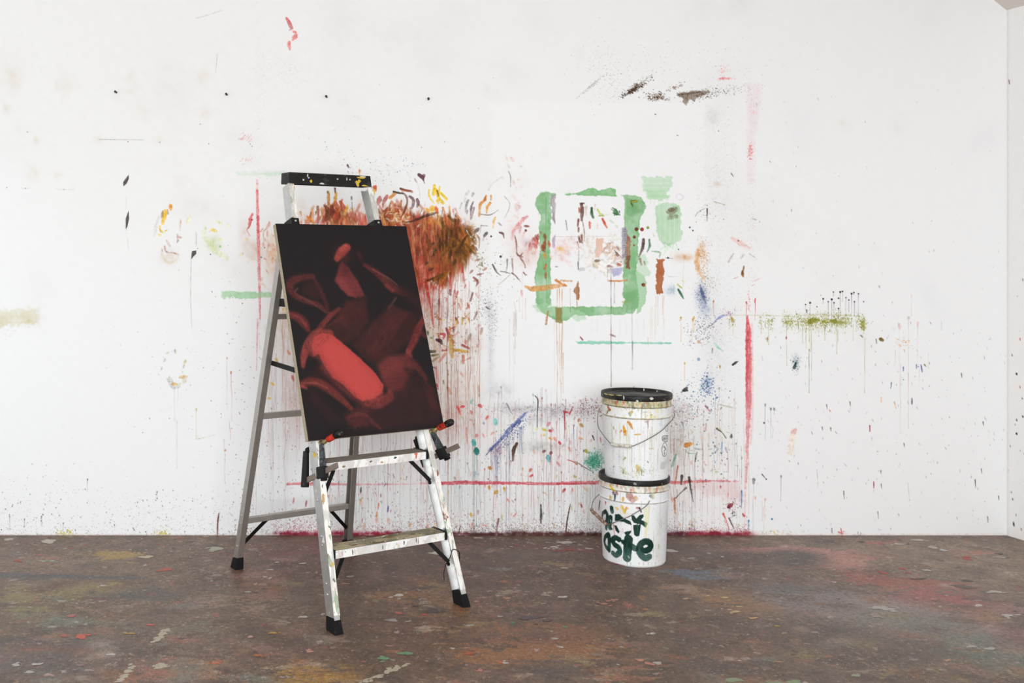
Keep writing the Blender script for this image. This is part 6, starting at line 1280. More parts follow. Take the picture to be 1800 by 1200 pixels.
# thin black tie caught on the right leg
bm = bmesh.new()
cpt = fr(1, .175)
pts = [V(cpt.x - .028, cpt.y - .030, .132), V(cpt.x - .046, cpt.y - .022, .092), V(cpt.x - .040, cpt.y - .012, .118), V(cpt.x - .016, cpt.y + .004, .146), V(cpt.x - .012, cpt.y - .012, .170), V(cpt.x - .012, cpt.y - .030, .205), V(cpt.x + .012, cpt.y - .036, .195), V(cpt.x + .020, cpt.y - .030, .165)]
mw = Matrix.Translation(lad.location) @ Matrix.Rotation(YAW, 4, 'Z')
tube(bm, [mw @ Vector(p) for p in spline(pts[1:], 8)], .0016, 6)
tag(obj('cable_tie', bm, black_paint, None, True), 'thin black cable tie looped round the right front leg of the ladder', 'cable tie')

# ------------------------------------------------------------------ the painting
PW, PH, PT = .612, .840, .024
PC = Canvas(0, 0, 304, 416, '292324', 1.5, 11)            # units of 2 mm
g = PC.rng
def puv(px, py):                                           # photograph of the canvas seen 3x enlarged -> canvas units
    H_ = PHOM @ np.array([470 + px / 3, 390 + py / 3, 1.0])
    return H_[0] / H_[2] * 304, H_[1] / H_[2] * 416
def homography(src, dst):
    A = []
    for (x, y), (u, w) in zip(src, dst):
        A.append([x, y, 1, 0, 0, 0, -u * x, -u * y, -u]); A.append([0, 0, 0, x, y, 1, -w * x, -w * y, -w])
    return np.linalg.svd(np.array(A, float))[2][-1].reshape(3, 3)
PHOM = homography([(484, 401.5), (716, 409), (777, 758), (541.5, 783)], [(0, 0), (1, 0), (1, 1), (0, 1)])
def pp(*p): return [puv(*q) for q in p]
def ps(pts, wd, col, op, soft=3, br=.35, rag=.04, taper=0):
    wd = [w * 1.12 for w in wd]
    sp = spline(pp(*pts), 6)
    wd = np.interp(np.linspace(0, 1, len(sp)), np.linspace(0, 1, len(wd)), wd)
    PC.stroke(sp, wd, col, op, soft, br, rag, 'n', taper)
PC.cloud(230, 100, 150, 130, '2a2425', .6, 0, .4, 'n')
# dark wine underlayers
PC.poly(pp((300, 620), (420, 450), (520, 430), (530, 560), (480, 640), (380, 680)), '522a29', .85, 7, 2, .25, 'v', var=.5)
PC.poly(pp((520, 760), (640, 480), (720, 500), (790, 520), (800, 620), (700, 700), (560, 770)), '4c2726', .85, 7, 2, .3, 'v', var=.5)
PC.poly(pp((450, 680), (560, 560), (660, 470), (740, 520), (650, 660), (520, 760)), '572c2b', .8, 6, 2, .4, 'v', var=.4)
PC.poly(pp((430, 1100), (480, 1000), (640, 920), (820, 880), (890, 1000), (900, 1080), (600, 1120)), '432829', .75, 12, 3, .3, 'h', var=.5)
PC.poly(pp((230, 900), (330, 1000), (400, 1080), (300, 1060), (220, 960)), '3e2426', .7, 10, 6, .2, 'h', var=.5)
PC.poly(pp((220, 860), (260, 760), (340, 860), (400, 900), (360, 920)), '3a2223', .8, 10, 6, .2, 'h', var=.4)
# the small light arc on top, the leaf below it
ps(((425, 165), (395, 190), (370, 225)), [14, 17, 11], 'c04a42', .95, 3, .3); ps(((415, 160), (395, 178)), [8, 9], 'cf5a50', .8, 3, .3)
PC.cloud(*puv(400, 205), 16, 14, '8a3432', .4, 0, .3, 'n')
PC.poly(pp((395, 242), (432, 275), (480, 345), (500, 385), (516, 426), (470, 432), (430, 425), (392, 385), (358, 345), (372, 300), (385, 262)), '84383a', .92, 3.5, 1, .2, 'h', var=.2)
PC.poly(pp((372, 330), (400, 330), (450, 400), (470, 430), (425, 420), (380, 370)), '98413d', .7, 5, 1, .3, 'h'); PC.poly(pp((395, 242), (430, 280), (440, 320), (395, 310)), '5a2929', .75, 8, 1)
# left leaf outline
ps(((240, 318), (180, 325), (130, 345), (120, 380), (150, 420), (210, 450), (270, 470), (320, 510)), [9, 12, 15, 15, 11, 10, 9, 4], '6b302e', .9, 3.5, .4); ps(((240, 320), (275, 380), (310, 460), (325, 510)), [6, 9, 9, 4], '592b2b', .85, 4, .4); PC.poly(pp((200, 350), (245, 345), (290, 430), (230, 440), (175, 400)), '4a2828', .6, 8, 4, .2, 'v'); ps(((160, 380), (150, 410), (230, 455), (310, 510)), [3, 3, 3, 2], '7a4a4a', .6, 2, .3)
# left short arc
ps(((120, 520), (160, 535), (195, 565), (215, 600)), [12, 16, 17, 8], '7a3230', .92, 3.5, .45); ps(((120, 515), (170, 540), (205, 580)), [4, 5, 4], '94403c', .6, 2, .3)
# long arc on the right
ps(((485, 200), (495, 225)), [8, 9], '5a2828', .7, 6, .3); ps(((515, 260), (570, 295), (620, 340), (670, 385), (740, 420)), [7, 12, 16, 16, 6], '6f302f', .9, 4, .45); ps(((560, 285), (640, 330), (690, 370)), [3, 4, 2], '8f5450', .6, 2, .3); ps(((630, 370), (660, 395)), [8, 9], '8c3a36', .8, 3, .5)
ps(((720, 400), (800, 470), (830, 560)), [22, 26, 18], '3f2526', .7, 8, .3); ps(((640, 490), (680, 435)), [4, 4], '6a4444', .7, 2, .3)
for k in range(9): ps(((500 + k * 16, 740 - k * 6), (580 + k * 14, 640 - k * 8), (650 + k * 12, 540 - k * 4)), [4, 6, 3], ('5a2c2b', '4a2727', '633030')[k % 3], .35, 2.5, .4)
# right edge arm
ps(((830, 530), (800, 590), (775, 650), (745, 710), (735, 740)), [8, 14, 15, 12, 8], '8a3634', .92, 3, .45); ps(((785, 610), (830, 630), (840, 640)), [10, 11, 6], '6a2c2c', .8, 4, .4); ps(((740, 715), (755, 740)), [10, 6], '98403c', .8, 3, .4)
# left rim of the bright bar
ps(((380, 490), (330, 530), (280, 590), (250, 640)), [6, 10, 10, 7], '8c3a36', .9, 3, .5); ps(((400, 535), (350, 560), (300, 600)), [4, 5, 3], '6a302e', .6, 2, .5)
ps(((330, 620), (260, 630), (215, 680), (192, 740), (188, 790)), [14, 20, 17, 13, 7], 'a8443e', .95, 3, .5); ps(((260, 640), (230, 690), (225, 720)), [14, 17, 10], '7a3432', .8, 4, .5)
# dusky bloom to the right
PC.poly(pp((580, 780), (640, 740), (720, 730), (770, 790), (740, 850), (700, 910), (640, 930), (600, 860)), '7e3634', .92, 7, 1.5, .25, 'h', var=.3); PC.cloud(*puv(650, 790), 26, 20, '93403c', .5, 0, .4, 'n'); PC.cloud(*puv(700, 870), 26, 24, '5a2a2b', .6, 0, .4, 'n')
ps(((730, 740), (780, 790), (830, 855)), [10, 15, 8], '6e3030', .85, 4, .4); ps(((730, 810), (770, 850), (800, 870)), [12, 16, 10], '3c2426', .8, 6, .3); PC.poly(pp((820, 860), (870, 900), (905, 1030), (850, 1000)), '5e2a2c', .7, 8, 5, .3, 'v')
# lower arc
ps(((172, 890), (230, 870), (300, 895), (370, 945), (440, 1010)), [11, 14, 16, 15, 8], '84362f', .92, 3.5, .5); ps(((190, 880), (250, 878), (320, 905)), [3, 4, 3], 'a8504a', .6, 2, .4); ps(((180, 895), (205, 905)), [6, 5], '9a443e', .8, 2, .4)
# bottom leaf
PC.poly(pp((410, 1050), (440, 1015), (500, 1000), (540, 1020), (520, 1060), (530, 1100), (460, 1110), (420, 1090)), '5f2b2c', .85, 6, 4, .35, 'h', var=.3); ps(((420, 1060), (470, 1040), (520, 1050), (590, 1110)), [5, 6, 6, 3], '7a3835', .6, 3, .5); ps(((540, 1080), (590, 1112)), [5, 4], '6a2e30', .7, 3, .4)
PC.poly(pp((540, 1030), (700, 960), (840, 960), (800, 1040), (600, 1080)), '3c2628', .5, 10, 3, .3, 'h', var=.4)
# the bright red bar
PC.poly(pp((245, 640), (290, 618), (345, 628), (420, 690), (500, 760), (570, 830), (608, 890), (600, 930), (560, 960), (500, 975), (455, 950), (400, 890), (340, 850), (300, 790), (270, 730), (240, 740), (235, 690)), 'd04844', .97, 2.2, .7, .06, 'v', var=.05)
PC.poly(pp((300, 640), (380, 680), (480, 770), (560, 850), (595, 900), (560, 950), (500, 960), (420, 880), (340, 800), (300, 720)), 'd64c47', .8, 8, 1)
ps(((240, 700), (262, 660), (320, 640)), [14, 18, 12], 'b04640', .6, 5, .6); ps(((240, 730), (270, 740), (310, 800)), [10, 12, 8], '9c3e3a', .6, 5, .7); ps(((290, 800), (360, 870), (440, 940), (500, 985)), [10, 13, 14, 8], '8e3836', .7, 6, .6)
ps(((520, 985), (580, 985), (640, 950), (640, 925)), [12, 18, 16, 8], '8e3a37', .9, 4, .45); ps(((600, 890), (590, 940), (540, 965)), [8, 12, 8], 'c24a46', .6, 5, .4)
PC.c = PC.c * .9 + PC.c.mean(-1, keepdims=True) * .1
PC.c *= (0.9 + .05 * PC.n1)[..., None]
pc_z0, pc_z1 = .630, .630 + PH / math.hypot(1, FB)
up = V(0, FB, 1).normalized()
p_org = V(.004, FB * pc_z0, pc_z0) + nf * .0352           # bottom middle of the back of the painting
easel = tag(empty('painting', mw @ p_org, YAW), 'unframed canvas painted with glowing red curved shapes on near-black, clamped to the ladder', 'painting')
def place_p(u, w):
    x = (u / 304 - .5) * PW; t = (1 - w / 416) * PH
    q = np.outer(t, np.array(up)) + np.array(nf) * PT
    return x + q[:, 0], q[:, 1], q[:, 2]

link('painted_canvas', quad_mesh('painted_canvas', PC, place_p, .016, 8), painted('oil_on_canvas', .7, .10, 420, .12, .12), easel)
linen = plain('raw_linen_edge', 'b9aa92', .85, 0, .2, .35, 160)
bm = bmesh.new()
prism(bm, rect(PW, PT - .0016, 0, 0), nf * (PT / 2 - .0003), up * PH + nf * (PT / 2 - .0003), (1, 0, 0))
tag(obj('canvas_wrap', bm, linen, easel, False, .002), 'raw linen wrapped round the edge')
pine = plain('stretcher_pine', 'b99a72', .6, 0, .3, .3, 12)
for a, b in ((V(-PW / 2 + .02, 0, 0) + up * .002, V(-PW / 2 + .02, 0, 0) + up * (PH - .002)), (V(PW / 2 - .02, 0, 0) + up * .002, V(PW / 2 - .02, 0, 0) + up * (PH - .002))):
    obj('stretcher_bar', bar(a - nf * .0006, b - nf * .0006, .036, .0014, (1, 0, 0)), pine, easel)
for t in (.02, PH - .02):
    obj('stretcher_bar', bar(V(-PW / 2 + .04, 0, 0) + up * t - nf * .0006, V(PW / 2 - .04, 0, 0) + up * t - nf * .0006, .036, .0014, up), pine, easel)

# ------------------------------------------------------------------ bar clamps holding the painting
nc = (nf + V(.22, 0, .17)).normalized()                  # the clamps sit a little skew
def clamp(label, xt, xb, z_t=.6165, z_b=.533):
    pt = V(xt, FB * z_t, z_t); pb = V(xb, FB * z_b, z_b)
    org = mw @ pb
    c = tag(empty('bar_clamp', org, YAW), label, 'clamp', 'bar clamps under the painting')
    P_ = lambda q: q - pb
    d = (pt - pb).normalized(); ax = d.cross(nc).normalized()
    bm = bmesh.new(); prism(bm, rect(.007, .020), P_(pb - nc * .085), P_(pb + nc * .125), ax); obj('bar', bm, steel_bar, c, False, .001)
    # sliding jaw in front, fixed jaw behind the rail
    bm = bmesh.new(); prism(bm, rect(.016, .030), P_(pb + nc * .036 + d * .012), P_(pt + nc * .036), ax, rect(.013, .017)); j = obj('sliding_jaw', bm, steel, c, False, .0025)
    bm = bmesh.new(); prism(bm, rect(.026, .044), P_(pb + nc * .036 - d * .022), P_(pb + nc * .036 + d * .022), ax); obj('jaw_housing', bm, black_plastic, j, False, .004)
    bm = bmesh.new(); prism(bm, rect(.016, .022), P_(pb + nc * .044 - d * .032), P_(pb + nc * .044 - d * .014), ax); obj('jaw_tail', bm, black_paint, j, False, .002)
    bm = bmesh.new(); prism(bm, rect(.017, .032), P_(pb - nc * .072 - d * .022), P_(pt - nc * .058), ax, rect(.014, .022)); j2 = obj('fixed_jaw', bm, black_plastic, c, False, .003)
    bm = bmesh.new(); lathe(bm, [(.010, 0), (.010, .012), (.007, .014)], 14, axis_frame(P_(pt - nc * .052), nc)); obj('pad', bm, rubber, j2, True)
    # spindle and handle
    bm = bmesh.new(); lathe(bm, [(.010, .0300), (.010, .0345), (.0045, .0355), (.0045, .046), (.010, .047), (.010, .057), (.006, .059), (.006, .076)], 14, axis_frame(P_(pt), nc)); s_ = obj('spindle', bm, brass, c, True)
    bm = bmesh.new(); lathe(bm, [(.007, .070), (.0110, .074), (.0122, .084), (.0118, .112), (.0130, .122)], 18, axis_frame(P_(pt), nc)); h_ = obj('handle', bm, red_wood, c, True)
    bm = bmesh.new(); lathe(bm, [(.0133, .120), (.0138, .134), (.0134, .146), (.0100, .152), (.006, .152), (.005, .150)], 18, axis_frame(P_(pt), nc)); obj('handle_end', bm, dark_wood, h_, True)
clamp('bar clamp with red and black handle, by the lower left corner of the painting', -.243, -.258, .6165, .515)
clamp('bar clamp with red and black handle, by the lower right corner of the painting', .258, .290)
bm = bmesh.new(); q = fr(-1, .588) + V(-RW / 2 - .0008, -.010, 0)
prism(bm, rect(.0014, .014), q + V(0, -.008, -.003), q + V(0, .012, .003), (1, 0, 0)); tag(obj('warning_sticker', bm, yel, [o for o in lad.children if o.name.startswith('front_rail')][0]), 'small yellow sticker')

# ------------------------------------------------------------------ two plastic pails, one standing on the other
BX, BY = 1.404, 4.335
PAIL_H = .371; SEAT = .359
TC = math.atan2(-BY, -BX)                                  # direction from the pails to the eye: theta = 0 faces it, positive is to the right
def pail_pt(th, r, z, off=(0, 0)): return V(BX + off[0] + r * math.cos(TC + th), BY + off[1] + r * math.sin(TC + th), z)
def pail_hit(px, py, r, off=(0, 0)):
    """where the sight line through a photo point meets an upright cylinder: (theta, z)"""
    dx, dz = (px - VX) / F, -(py - HZ) / F
    cx, cy = BX + off[0], BY + off[1]
    a = dx * dx + 1; b = -2 * (dx * cx + cy); c = cx * cx + cy * cy - r * r
    disc = b * b - 4 * a * c
    t = (-b - math.sqrt(max(disc, 0))) / (2 * a)
    th = math.atan2(t - cy, dx * t - cx) - TC
    return (th + math.pi) % (2 * math.pi) - math.pi, EYE + t * dz
ZL = .347                                                  # underside of the lid
def pail_r(z):
    r = .1312 + (.1425 - .1312) * min(z, ZL - .072) / (ZL - .072)
    if z > ZL - .070: r = .1440
    if z > ZL - .025: r = .1450
    for zr, w, hgt in ((ZL - .0255, .0028, .0042), (ZL - .0705, .0030, .0036)):
        r += hgt * max(0.0, 1 - ((z - zr) / w) ** 2) ** .5 if abs(z - zr) < w else 0
    if z < .006: r -= (.006 - z) * .5
    return r
PXM = 403.0
def pail_canvas(seed): return Canvas(-190, 0, 380, 150, 'f2f2f2', 2.0, seed)
AR = .138 * PXM                                            # canvas units per radian
def to_cv(th, z): return th * AR, (ZL - z) * PXM
def pail(label, z0, cv, off):
    root = tag(empty('paint_bucket', (BX + off[0], BY + off[1], z0)), label, 'bucket', 'stacked paint buckets')
    th = np.concatenate([np.linspace(-math.pi, -1.8, 26)[:-1], np.linspace(-1.8, 1.8, 330), np.linspace(1.8, math.pi, 26)[1:-1]])
    zs = np.unique(np.concatenate([np.linspace(0, ZL + .004, 150), np.linspace(ZL - .030, ZL - .021, 9), np.linspace(ZL - .0745, ZL - .0665, 9), [0, .003, .006]]))
    R_ = np.array([pail_r(z) for z in zs])
    T, Z = np.meshgrid(th, zs); RR = np.repeat(R_[:, None], len(th), 1)
    pos = np.stack([RR * np.cos(TC + T), RR * np.sin(TC + T), Z], -1).reshape(-1, 3)
    cu = np.clip(((T * AR) - cv.u0) * cv.k, 0, cv.w - 1).astype(int); cw = np.clip((ZL - Z) * PXM * cv.k, 0, cv.h - 1).astype(int)
    col = lin(cv.c[cw, cu].reshape(-1, 3))
    nt, nz = len(th), len(zs)
    i = np.arange(nz - 1)[:, None] * nt; j = np.arange(nt)[None]; j2 = (j + 1) % nt
    faces = np.stack([i + j, i + j2, i + nt + j2, i + nt + j], -1).reshape(-1, 4)
    n = 24                                                  # closed bottom
    bp = [(pail_r(0) * math.cos(2 * math.pi * k / n), pail_r(0) * math.sin(2 * math.pi * k / n), .0005) for k in range(n)] + [(0, 0, .0005)]
    bq = [(n, (2 * k + 2) % n, 2 * k + 1, 2 * k) for k in range(n // 2)]
    me = grid_to_mesh('pail_body', pos, faces, col, (bp, bq, 'e8e8e6'))
    me.shade_smooth()
    link('pail_body', me, pail_mat, root)
    bm = bmesh.new()
    zt = PAIL_H
    lathe(bm, [(.1455, ZL + .001), (.1480, ZL), (.1492, ZL + .003), (.1492, zt - .005), (.1478, zt - .001), (.1450, zt), (.1420, zt - .0015), (.1395, zt - .006), (.1370, zt - .012), (.112, zt - .012), (.110, zt - .0095), (.104, zt - .0095), (.102, zt - .012), (.030, zt - .012), (.028, zt - .0105), (.004, zt - .0105)], 96, None, False, True)
    lid = obj('lid', bm, lid_mat, root, True)
    return root, lid
pail_mat = painted('white_pail_plastic', .42, .03, 60, .04, .3)
lid_mat = flecked('paint_flecked_black_lid', '1f1d1c', [('3a3632', 16, .54), ('575048', 30, .63), ('7a7458', 60, .69), ('b8b4a8', 90, .745)], .5, 0, (1, 1, 1), .3)

def dirt(cv, seed, n=500):
    g = cv.rng
    for _ in range(n):
        cv.speck(g.uniform(-180, 180), 150 * g.random(), g.uniform(.3, .7) + .5 * g.random() ** 6, ('8a8a84', '6a6a66', 'a09a80', '9aa89a', '7a6a60')[g.integers(5)], g.uniform(.2, .6))
    for _ in range(46):
        x = g.uniform(-180, 180); y = g.uniform(0, 90)
        cv.drip(x, y, min(149, y + g.uniform(20, 90)), g.uniform(.8, 1.8), ('d8d4a8', 'c8c0b0', 'd0c8c0', 'b8c4b8', 'd8c0b0', 'c8c8cc')[g.integers(6)], g.uniform(.35, .8), 0, .3)
    for _ in range(16):
        cv.cloud(g.uniform(-180, 180), g.uniform(10, 150), g.uniform(6, 20), g.uniform(6, 24), ('e6e4ea', 'eae8dc', 'e0e4e6')[g.integers(3)], g.uniform(.3, .6))
def collar(cv, y0, y1, n, pal, op=(.5, .95)):
    g = cv.rng
    for _ in range(n):
        x = g.uniform(-180, 180); y = g.uniform(y0, y1)
        cv.dab(x, y, g.uniform(4, 9), g.uniform(2, 5), 1.5 + g.normal(0, .3), pal[g.integers(len(pal))], g.uniform(*op), .7)

# upper pail
UP = (.010, -.002)
U = pail_canvas(21)
dirt(U, 1)
GRIME = ['c8b878', 'd8cc98', '8a8a5a', 'b8a058', 'a8a898', 'c89a70', 'b85a48', '5a7a78', '9ab0a0', '7a7058', 'd8b8a8', 'c8c088', 'e0d8b8']
U.poly([(-190, 0), (190, 0), (190, 10.5), (-190, 10.5)], 'c8c09c', .75, .6, .6, .2, 'v', var=.6)
collar(U, 0, 10, 520, GRIME)
U.stroke([(-190, 10.8), (190, 10.8)], 2.2, '6e6a50', .9, .6, .2, .3)
U.stroke([(-190, 30.2), (190, 30.2)], 1.8, '8a7c62', .85, .6, .2, .3)
for x in range(-170, 180, 9): U.dab(x + U.rng.normal(0, 3), 27 + U.rng.normal(0, 1.5), 7, 3, 0, ('e2dcb0', 'ece8cc', 'd8cc90')[U.rng.integers(3)], .7)
def up_(px, py): return to_cv(*((lambda t, z: (t, z - SEAT))(*pail_hit(1030 + px / 6.667, 660 + py / 6.667, .141, UP))))
def us(pts, w, c, o=.92, **k): U.stroke([up_(*p) for p in pts], w, c, o, .5, k.get('br', .15), .12)
us(((435, 590), (450, 640), (455, 690)), [3, 6, 4], 'e09a22'); us(((440, 660), (462, 650)), [2, 3], 'c87a1a'); us(((495, 540), (520, 575), (540, 620)), [4, 5, 2.5], 'd07c22'); us(((565, 690), (600, 685), (630, 685)), [2, 2.5, 3], 'c89430'); us(((400, 660), (412, 640)), [2, 2.6], 'e0745a'); us(((320, 600), (322, 620)), [3, 3], 'b89860'); us(((350, 640), (345, 690)), [3, 4], 'e8c8b8', .7)
us(((262, 365), (275, 385)), [5, 6], 'b8402e'); us(((270, 400), (250, 440)), [4, 4], '7a6a30'); us(((290, 395), (280, 410)), [4, 3], '8a4a2c'); us(((510, 440), (520, 470)), [4, 3], '8a9a78', .8); us(((535, 420), (530, 450)), [4, 3], 'c8b060', .8); us(((755, 460), (755, 490)), [4, 4], 'e0cc50', .85); us(((830, 405), (835, 425)), [4, 4], 'd8d49a', .8); us(((650, 400), (645, 500)), [1.4, 1.8], '8a8a68', .85); us(((665, 425), (720, 422)), [1.2, 1.2], '8a8a8a', .7); us(((720, 530), (725, 620), (718, 740)), [2.6, 1.2, 1.4], 'b89a90', .8); us(((690, 540), (735, 535)), 1.4, 'b08a84', .7)
for x, y0, y1, c in ((430, 840, 1180, 'd8dcb0'), (535, 840, 1190, '8a9070'), (625, 800, 1120, 'dcd6a8'), (690, 700, 1060, 'e0ccc8'), (850, 860, 1100, '8a8a88'), (830, 660, 760, 'a8c8b8')):
    p, q = up_(x, y0), up_(x, y1); U.drip(p[0], p[1], q[1], 2.0, c, .8, 0, .2)
us(((455, 960), (430, 985)), [3, 3], '9a9a68', .85); us(((600, 1070), (615, 1100)), [7, 7], 'd8b85c', .75); us(((430, 1110), (425, 1140)), [4, 4], 'a0a060', .75); us(((655, 1110), (655, 1165)), [2, 2], '8a9058', .8); us(((725, 1005), (735, 1020)), [2, 2], '4a4a40', .8); us(((750, 855), (795, 855)), [2.6, 2.6], 'd8c4b0', .7); us(((230, 850), (228, 865)), 1.6, 'b0b078', .8); us(((870, 545), (890, 600)), [8, 6], 'cfdce4', .6)
for x, n, cs in ((430, 90, ['8a9a58', 'b0b070', '6a7a50']), (600, 90, ['c8a848', 'b89a50', '8a8a58']), (650, 60, ['7a8a58', '5a6a50']), (300, 60, ['8a8a88', '6a6a68']), (780, 60, ['9a9a9a', '8aa098'])):
    p = up_(x, 1120); U.spray(p[0], p[1], 9, 10, n, cs, (.3, .8), (.4, .85))
for _ in range(40):
    U.dab(U.rng.uniform(-90, 90), U.rng.uniform(13, 28), U.rng.uniform(3, 7), U.rng.uniform(1.5, 3.5), 1.4, ('e0d8a0', 'c8c890', 'e8c8a8', 'b8c0a0', 'd8b870')[U.rng.integers(5)], U.rng.uniform(.3, .8), .8)
for _ in range(26):
    x = U.rng.uniform(-90, 90); U.drip(x, U.rng.uniform(30, 60), U.rng.uniform(70, 140), U.rng.uniform(1, 2.6), ('e2deb4', 'dcd4c4', 'd8d8b0', 'e0ccc4', 'c8d0c0')[U.rng.integers(5)], .8, 0, .3)
# printed marks on the right side
us(((965, 705), (905, 710), (905, 760), (960, 765), (965, 710)), 1.4, '56565a', .9); us(((915, 735), (955, 735)), 4.5, '6a6a6c', .8); us(((940, 720), (938, 750)), 1.2, 'e8e8e8', .8)
ring = [(930 + 32 * math.cos(a), 865 + 82 * math.sin(a)) for a in np.linspace(0, 6.28, 26)]
us(ring, 1.3, '4a4a4e', .92); us(((920, 830), (945, 860), (925, 880)), 2.6, '5a5a5e', .85); us(((930, 905), (930, 918)), 3, '4a4a4e', .9)
us([(948 + 16 * math.cos(a), 615 + 38 * math.sin(a)) for a in np.linspace(0, 6.28, 18)], 1.2, '9a7a74', .8); us(((950, 610), (955, 650)), 2.4, 'b08a84', .7)
U.poly([up_(*p) for p in ((888, 1015), (950, 1005), (945, 1095), (885, 1100))], 'c4c4c6', .8, .6, .6, .4, 'h')

# lower pail with painted lettering
B = pail_canvas(22)
dirt(B, 2, 420)
B.poly([(-190, 0), (190, 0), (190, 10), (-190, 10)], 'dcd6c8', .6, .6, .6, .2, 'v', var=.6)
collar(B, 0, 9, 200, ['e0ccb8', 'd8b8a0', 'e8e0d0', 'c8a890', 'c05a48', 'd8c070', 'b8c08a', 'd88a80', 'a8a098', 'e8e4dc'])
B.stroke([(-190, 10.8), (190, 10.8)], 2.0, '7a6a50', .9, .6, .3, .3); B.stroke([(-190, 30.0), (190, 30.0)], 1.5, '9a9088', .8, .6, .2, .3)
def lo_(px, py): return to_cv(*pail_hit(1030 + px / 6, 820 + py / 6, .137))
def ls(pts, w, c, o=.96, **k):
    kk = k.get('k', 1.0)
    B.stroke([lo_(*p) for p in pts], w * kk if np.isscalar(w) else [x * kk for x in w], c, o, .4, k.get('br', .1), .04)
INK = '052a21'
def lp(pts, c=INK): B.poly([lo_(*p) for p in pts], c, .98, .4, .35, .08, 'v')
for pts, w in ((((208, 474), (180, 494), (173, 545), (196, 592)), 4.6), (((214, 470), (228, 505), (222, 570), (212, 645)), 5.2), (((196, 590), (214, 580)), 4), (((276, 432), (280, 468)), 6.8), (((264, 530), (256, 585), (250, 640)), 7.2), (((262, 640), (272, 655)), 3),
               (((225, 716), (196, 745), (188, 795), (206, 845), (228, 868)), 5.4), (((236, 716), (240, 785), (234, 878)), 6),
               (((345, 764), (305, 748), (277, 772), (292, 815), (338, 850), (350, 900), (312, 930), (276, 912)), 7.4), (((446, 762), (438, 860), (428, 962)), 11.6), (((388, 792), (430, 815), (480, 838), (518, 862)), [6, 8, 8.4, 8.4]),
               (((570, 868), (640, 884), (682, 850), (670, 800), (618, 788), (572, 826), (560, 885), (588, 940), (632, 966), (672, 952)), 8.6)):
    ls(pts, w, INK, .98, k=1.55 if pts[0][0] < 240 else 1.28 if pts[0][1] > 700 else 1.2)
lp(((308, 500), (352, 498), (400, 536), (468, 574), (482, 612), (450, 604), (400, 580), (350, 572), (304, 566))); lp(((300, 612), (322, 618), (352, 680), (342, 706), (306, 662))); lp(((398, 690), (440, 680), (476, 672), (474, 692), (440, 724), (415, 714)))
lp(((478, 512), (502, 508), (530, 545), (560, 505), (596, 500), (608, 520), (578, 556), (646, 590), (640, 612), (626, 644), (590, 612), (560, 604), (500, 585), (484, 560))); lp(((498, 612), (576, 606), (574, 660), (560, 730), (530, 736), (506, 716), (498, 660)))
for pts, w in ((((285, 430), (282, 460)), 2), (((345, 760), (300, 752)), 2), (((320, 900), (350, 880)), 4), (((630, 965), (670, 955)), 2), (((430, 780), (425, 930)), 2), (((575, 870), (580, 920)), 2), (((540, 600), (535, 690)), 2)): ls(pts, w, '1d5c4a', .7, br=.5)
ls(((440, 940), (455, 965)), 1.4, 'e8ecea', .9); ls(((615, 850), (628, 846)), 2.4, 'f0f2f0', .95); ls(((190, 505), (196, 545)), 3, 'eef0ee', .9); ls(((262, 560), (262, 580)), 2, 'e0e4e0', .9); ls(((208, 760), (206, 800)), 2.4, 'eef0ee', .9)
ls(((270, 195), (300, 240), (320, 245)), [4, 4, 3], 'e0bb3a'); ls(((285, 215), (290, 240)), [3, 3], 'ecc440'); ls(((300, 270), (300, 280)), 5, '7a4a54', .85); ls(((330, 270), (335, 280)), 5, '8a5a58', .85); ls(((315, 290), (312, 350)), [3.4, 2.6], '24404a'); ls(((268, 315), (270, 330)), 5, 'dcb850', .9); ls(((395, 325), (392, 350)), 4, 'd89a48', .9)
for a, b, w, c in ((455, 310, 9, 'b0867e'), (485, 330, 10, 'a87a74'), (470, 300, 8, 'b88e84'), (520, 320, 7, 'd0a878'), (440, 290, 6, 'c0988c')): ls(((a, b), (a + 4, b + 14)), w, c, .85)
ls(((320, 430), (340, 440)), [3, 4], 'e6c058'); ls(((385, 415), (400, 470), (412, 485)), [4, 4, 3], 'e2b83a'); ls(((430, 430), (412, 470)), [4, 3], 'dcb040'); ls(((430, 425), (445, 440)), 3, 'e0a0a0', .8); ls(((215, 370), (215, 400)), [4, 1.4], 'cc4a3c'); ls(((535, 430), (560, 430)), [4, 4], 'b07a70', .9); ls(((560, 430), (580, 475)), [3, 2], '3a2c2c'); ls(((670, 300), (690, 320)), [5, 4], '7a7a98', .7); ls(((690, 280), (700, 320)), [6, 5], 'c4cc90', .7); ls(((870, 300), (875, 320)), [5, 4], 'd8a060', .8)
B.poly([lo_(*p) for p in ((600, 440), (672, 400), (660, 560), (640, 745), (610, 745), (615, 600))], 'e6e2ac', .7, 1.2, 1, .5, 'v', var=.4)
ls(((290, 600), (300, 730)), [3, 1.6], 'cf7a68', .8); ls(((385, 650), (390, 700)), 1.4, 'd8a090', .8); ls(((480, 620), (478, 740)), 1.2, 'cfa8a0', .7); ls(((770, 820), (772, 860)), [3, 3], 'b4b49a', .7); ls(((190, 980), (280, 1020), (400, 1042)), [1.4, 2.4, 1.4], 'a84a50', .8); ls(((340, 930), (345, 1000)), 1, 'c8a8a0', .7)
for x in (430, 470, 560, 610, 660, 700, 740): ls(((x, 1010), (x, 1040)), 1, '9a9484', .6)
B.cloud(90, 70, 26, 60, 'e2e2ea', .7)  # lavender shading of the right side, painted into the pail's colour

low, low_lid = pail('white plastic bucket with dark green hand-painted letters, standing on the floor', 0.0, B, (0, 0))
upp, upp_lid = pail('white plastic bucket with orange paint dabs and black lid, stacked on the other bucket', SEAT, U, UP)

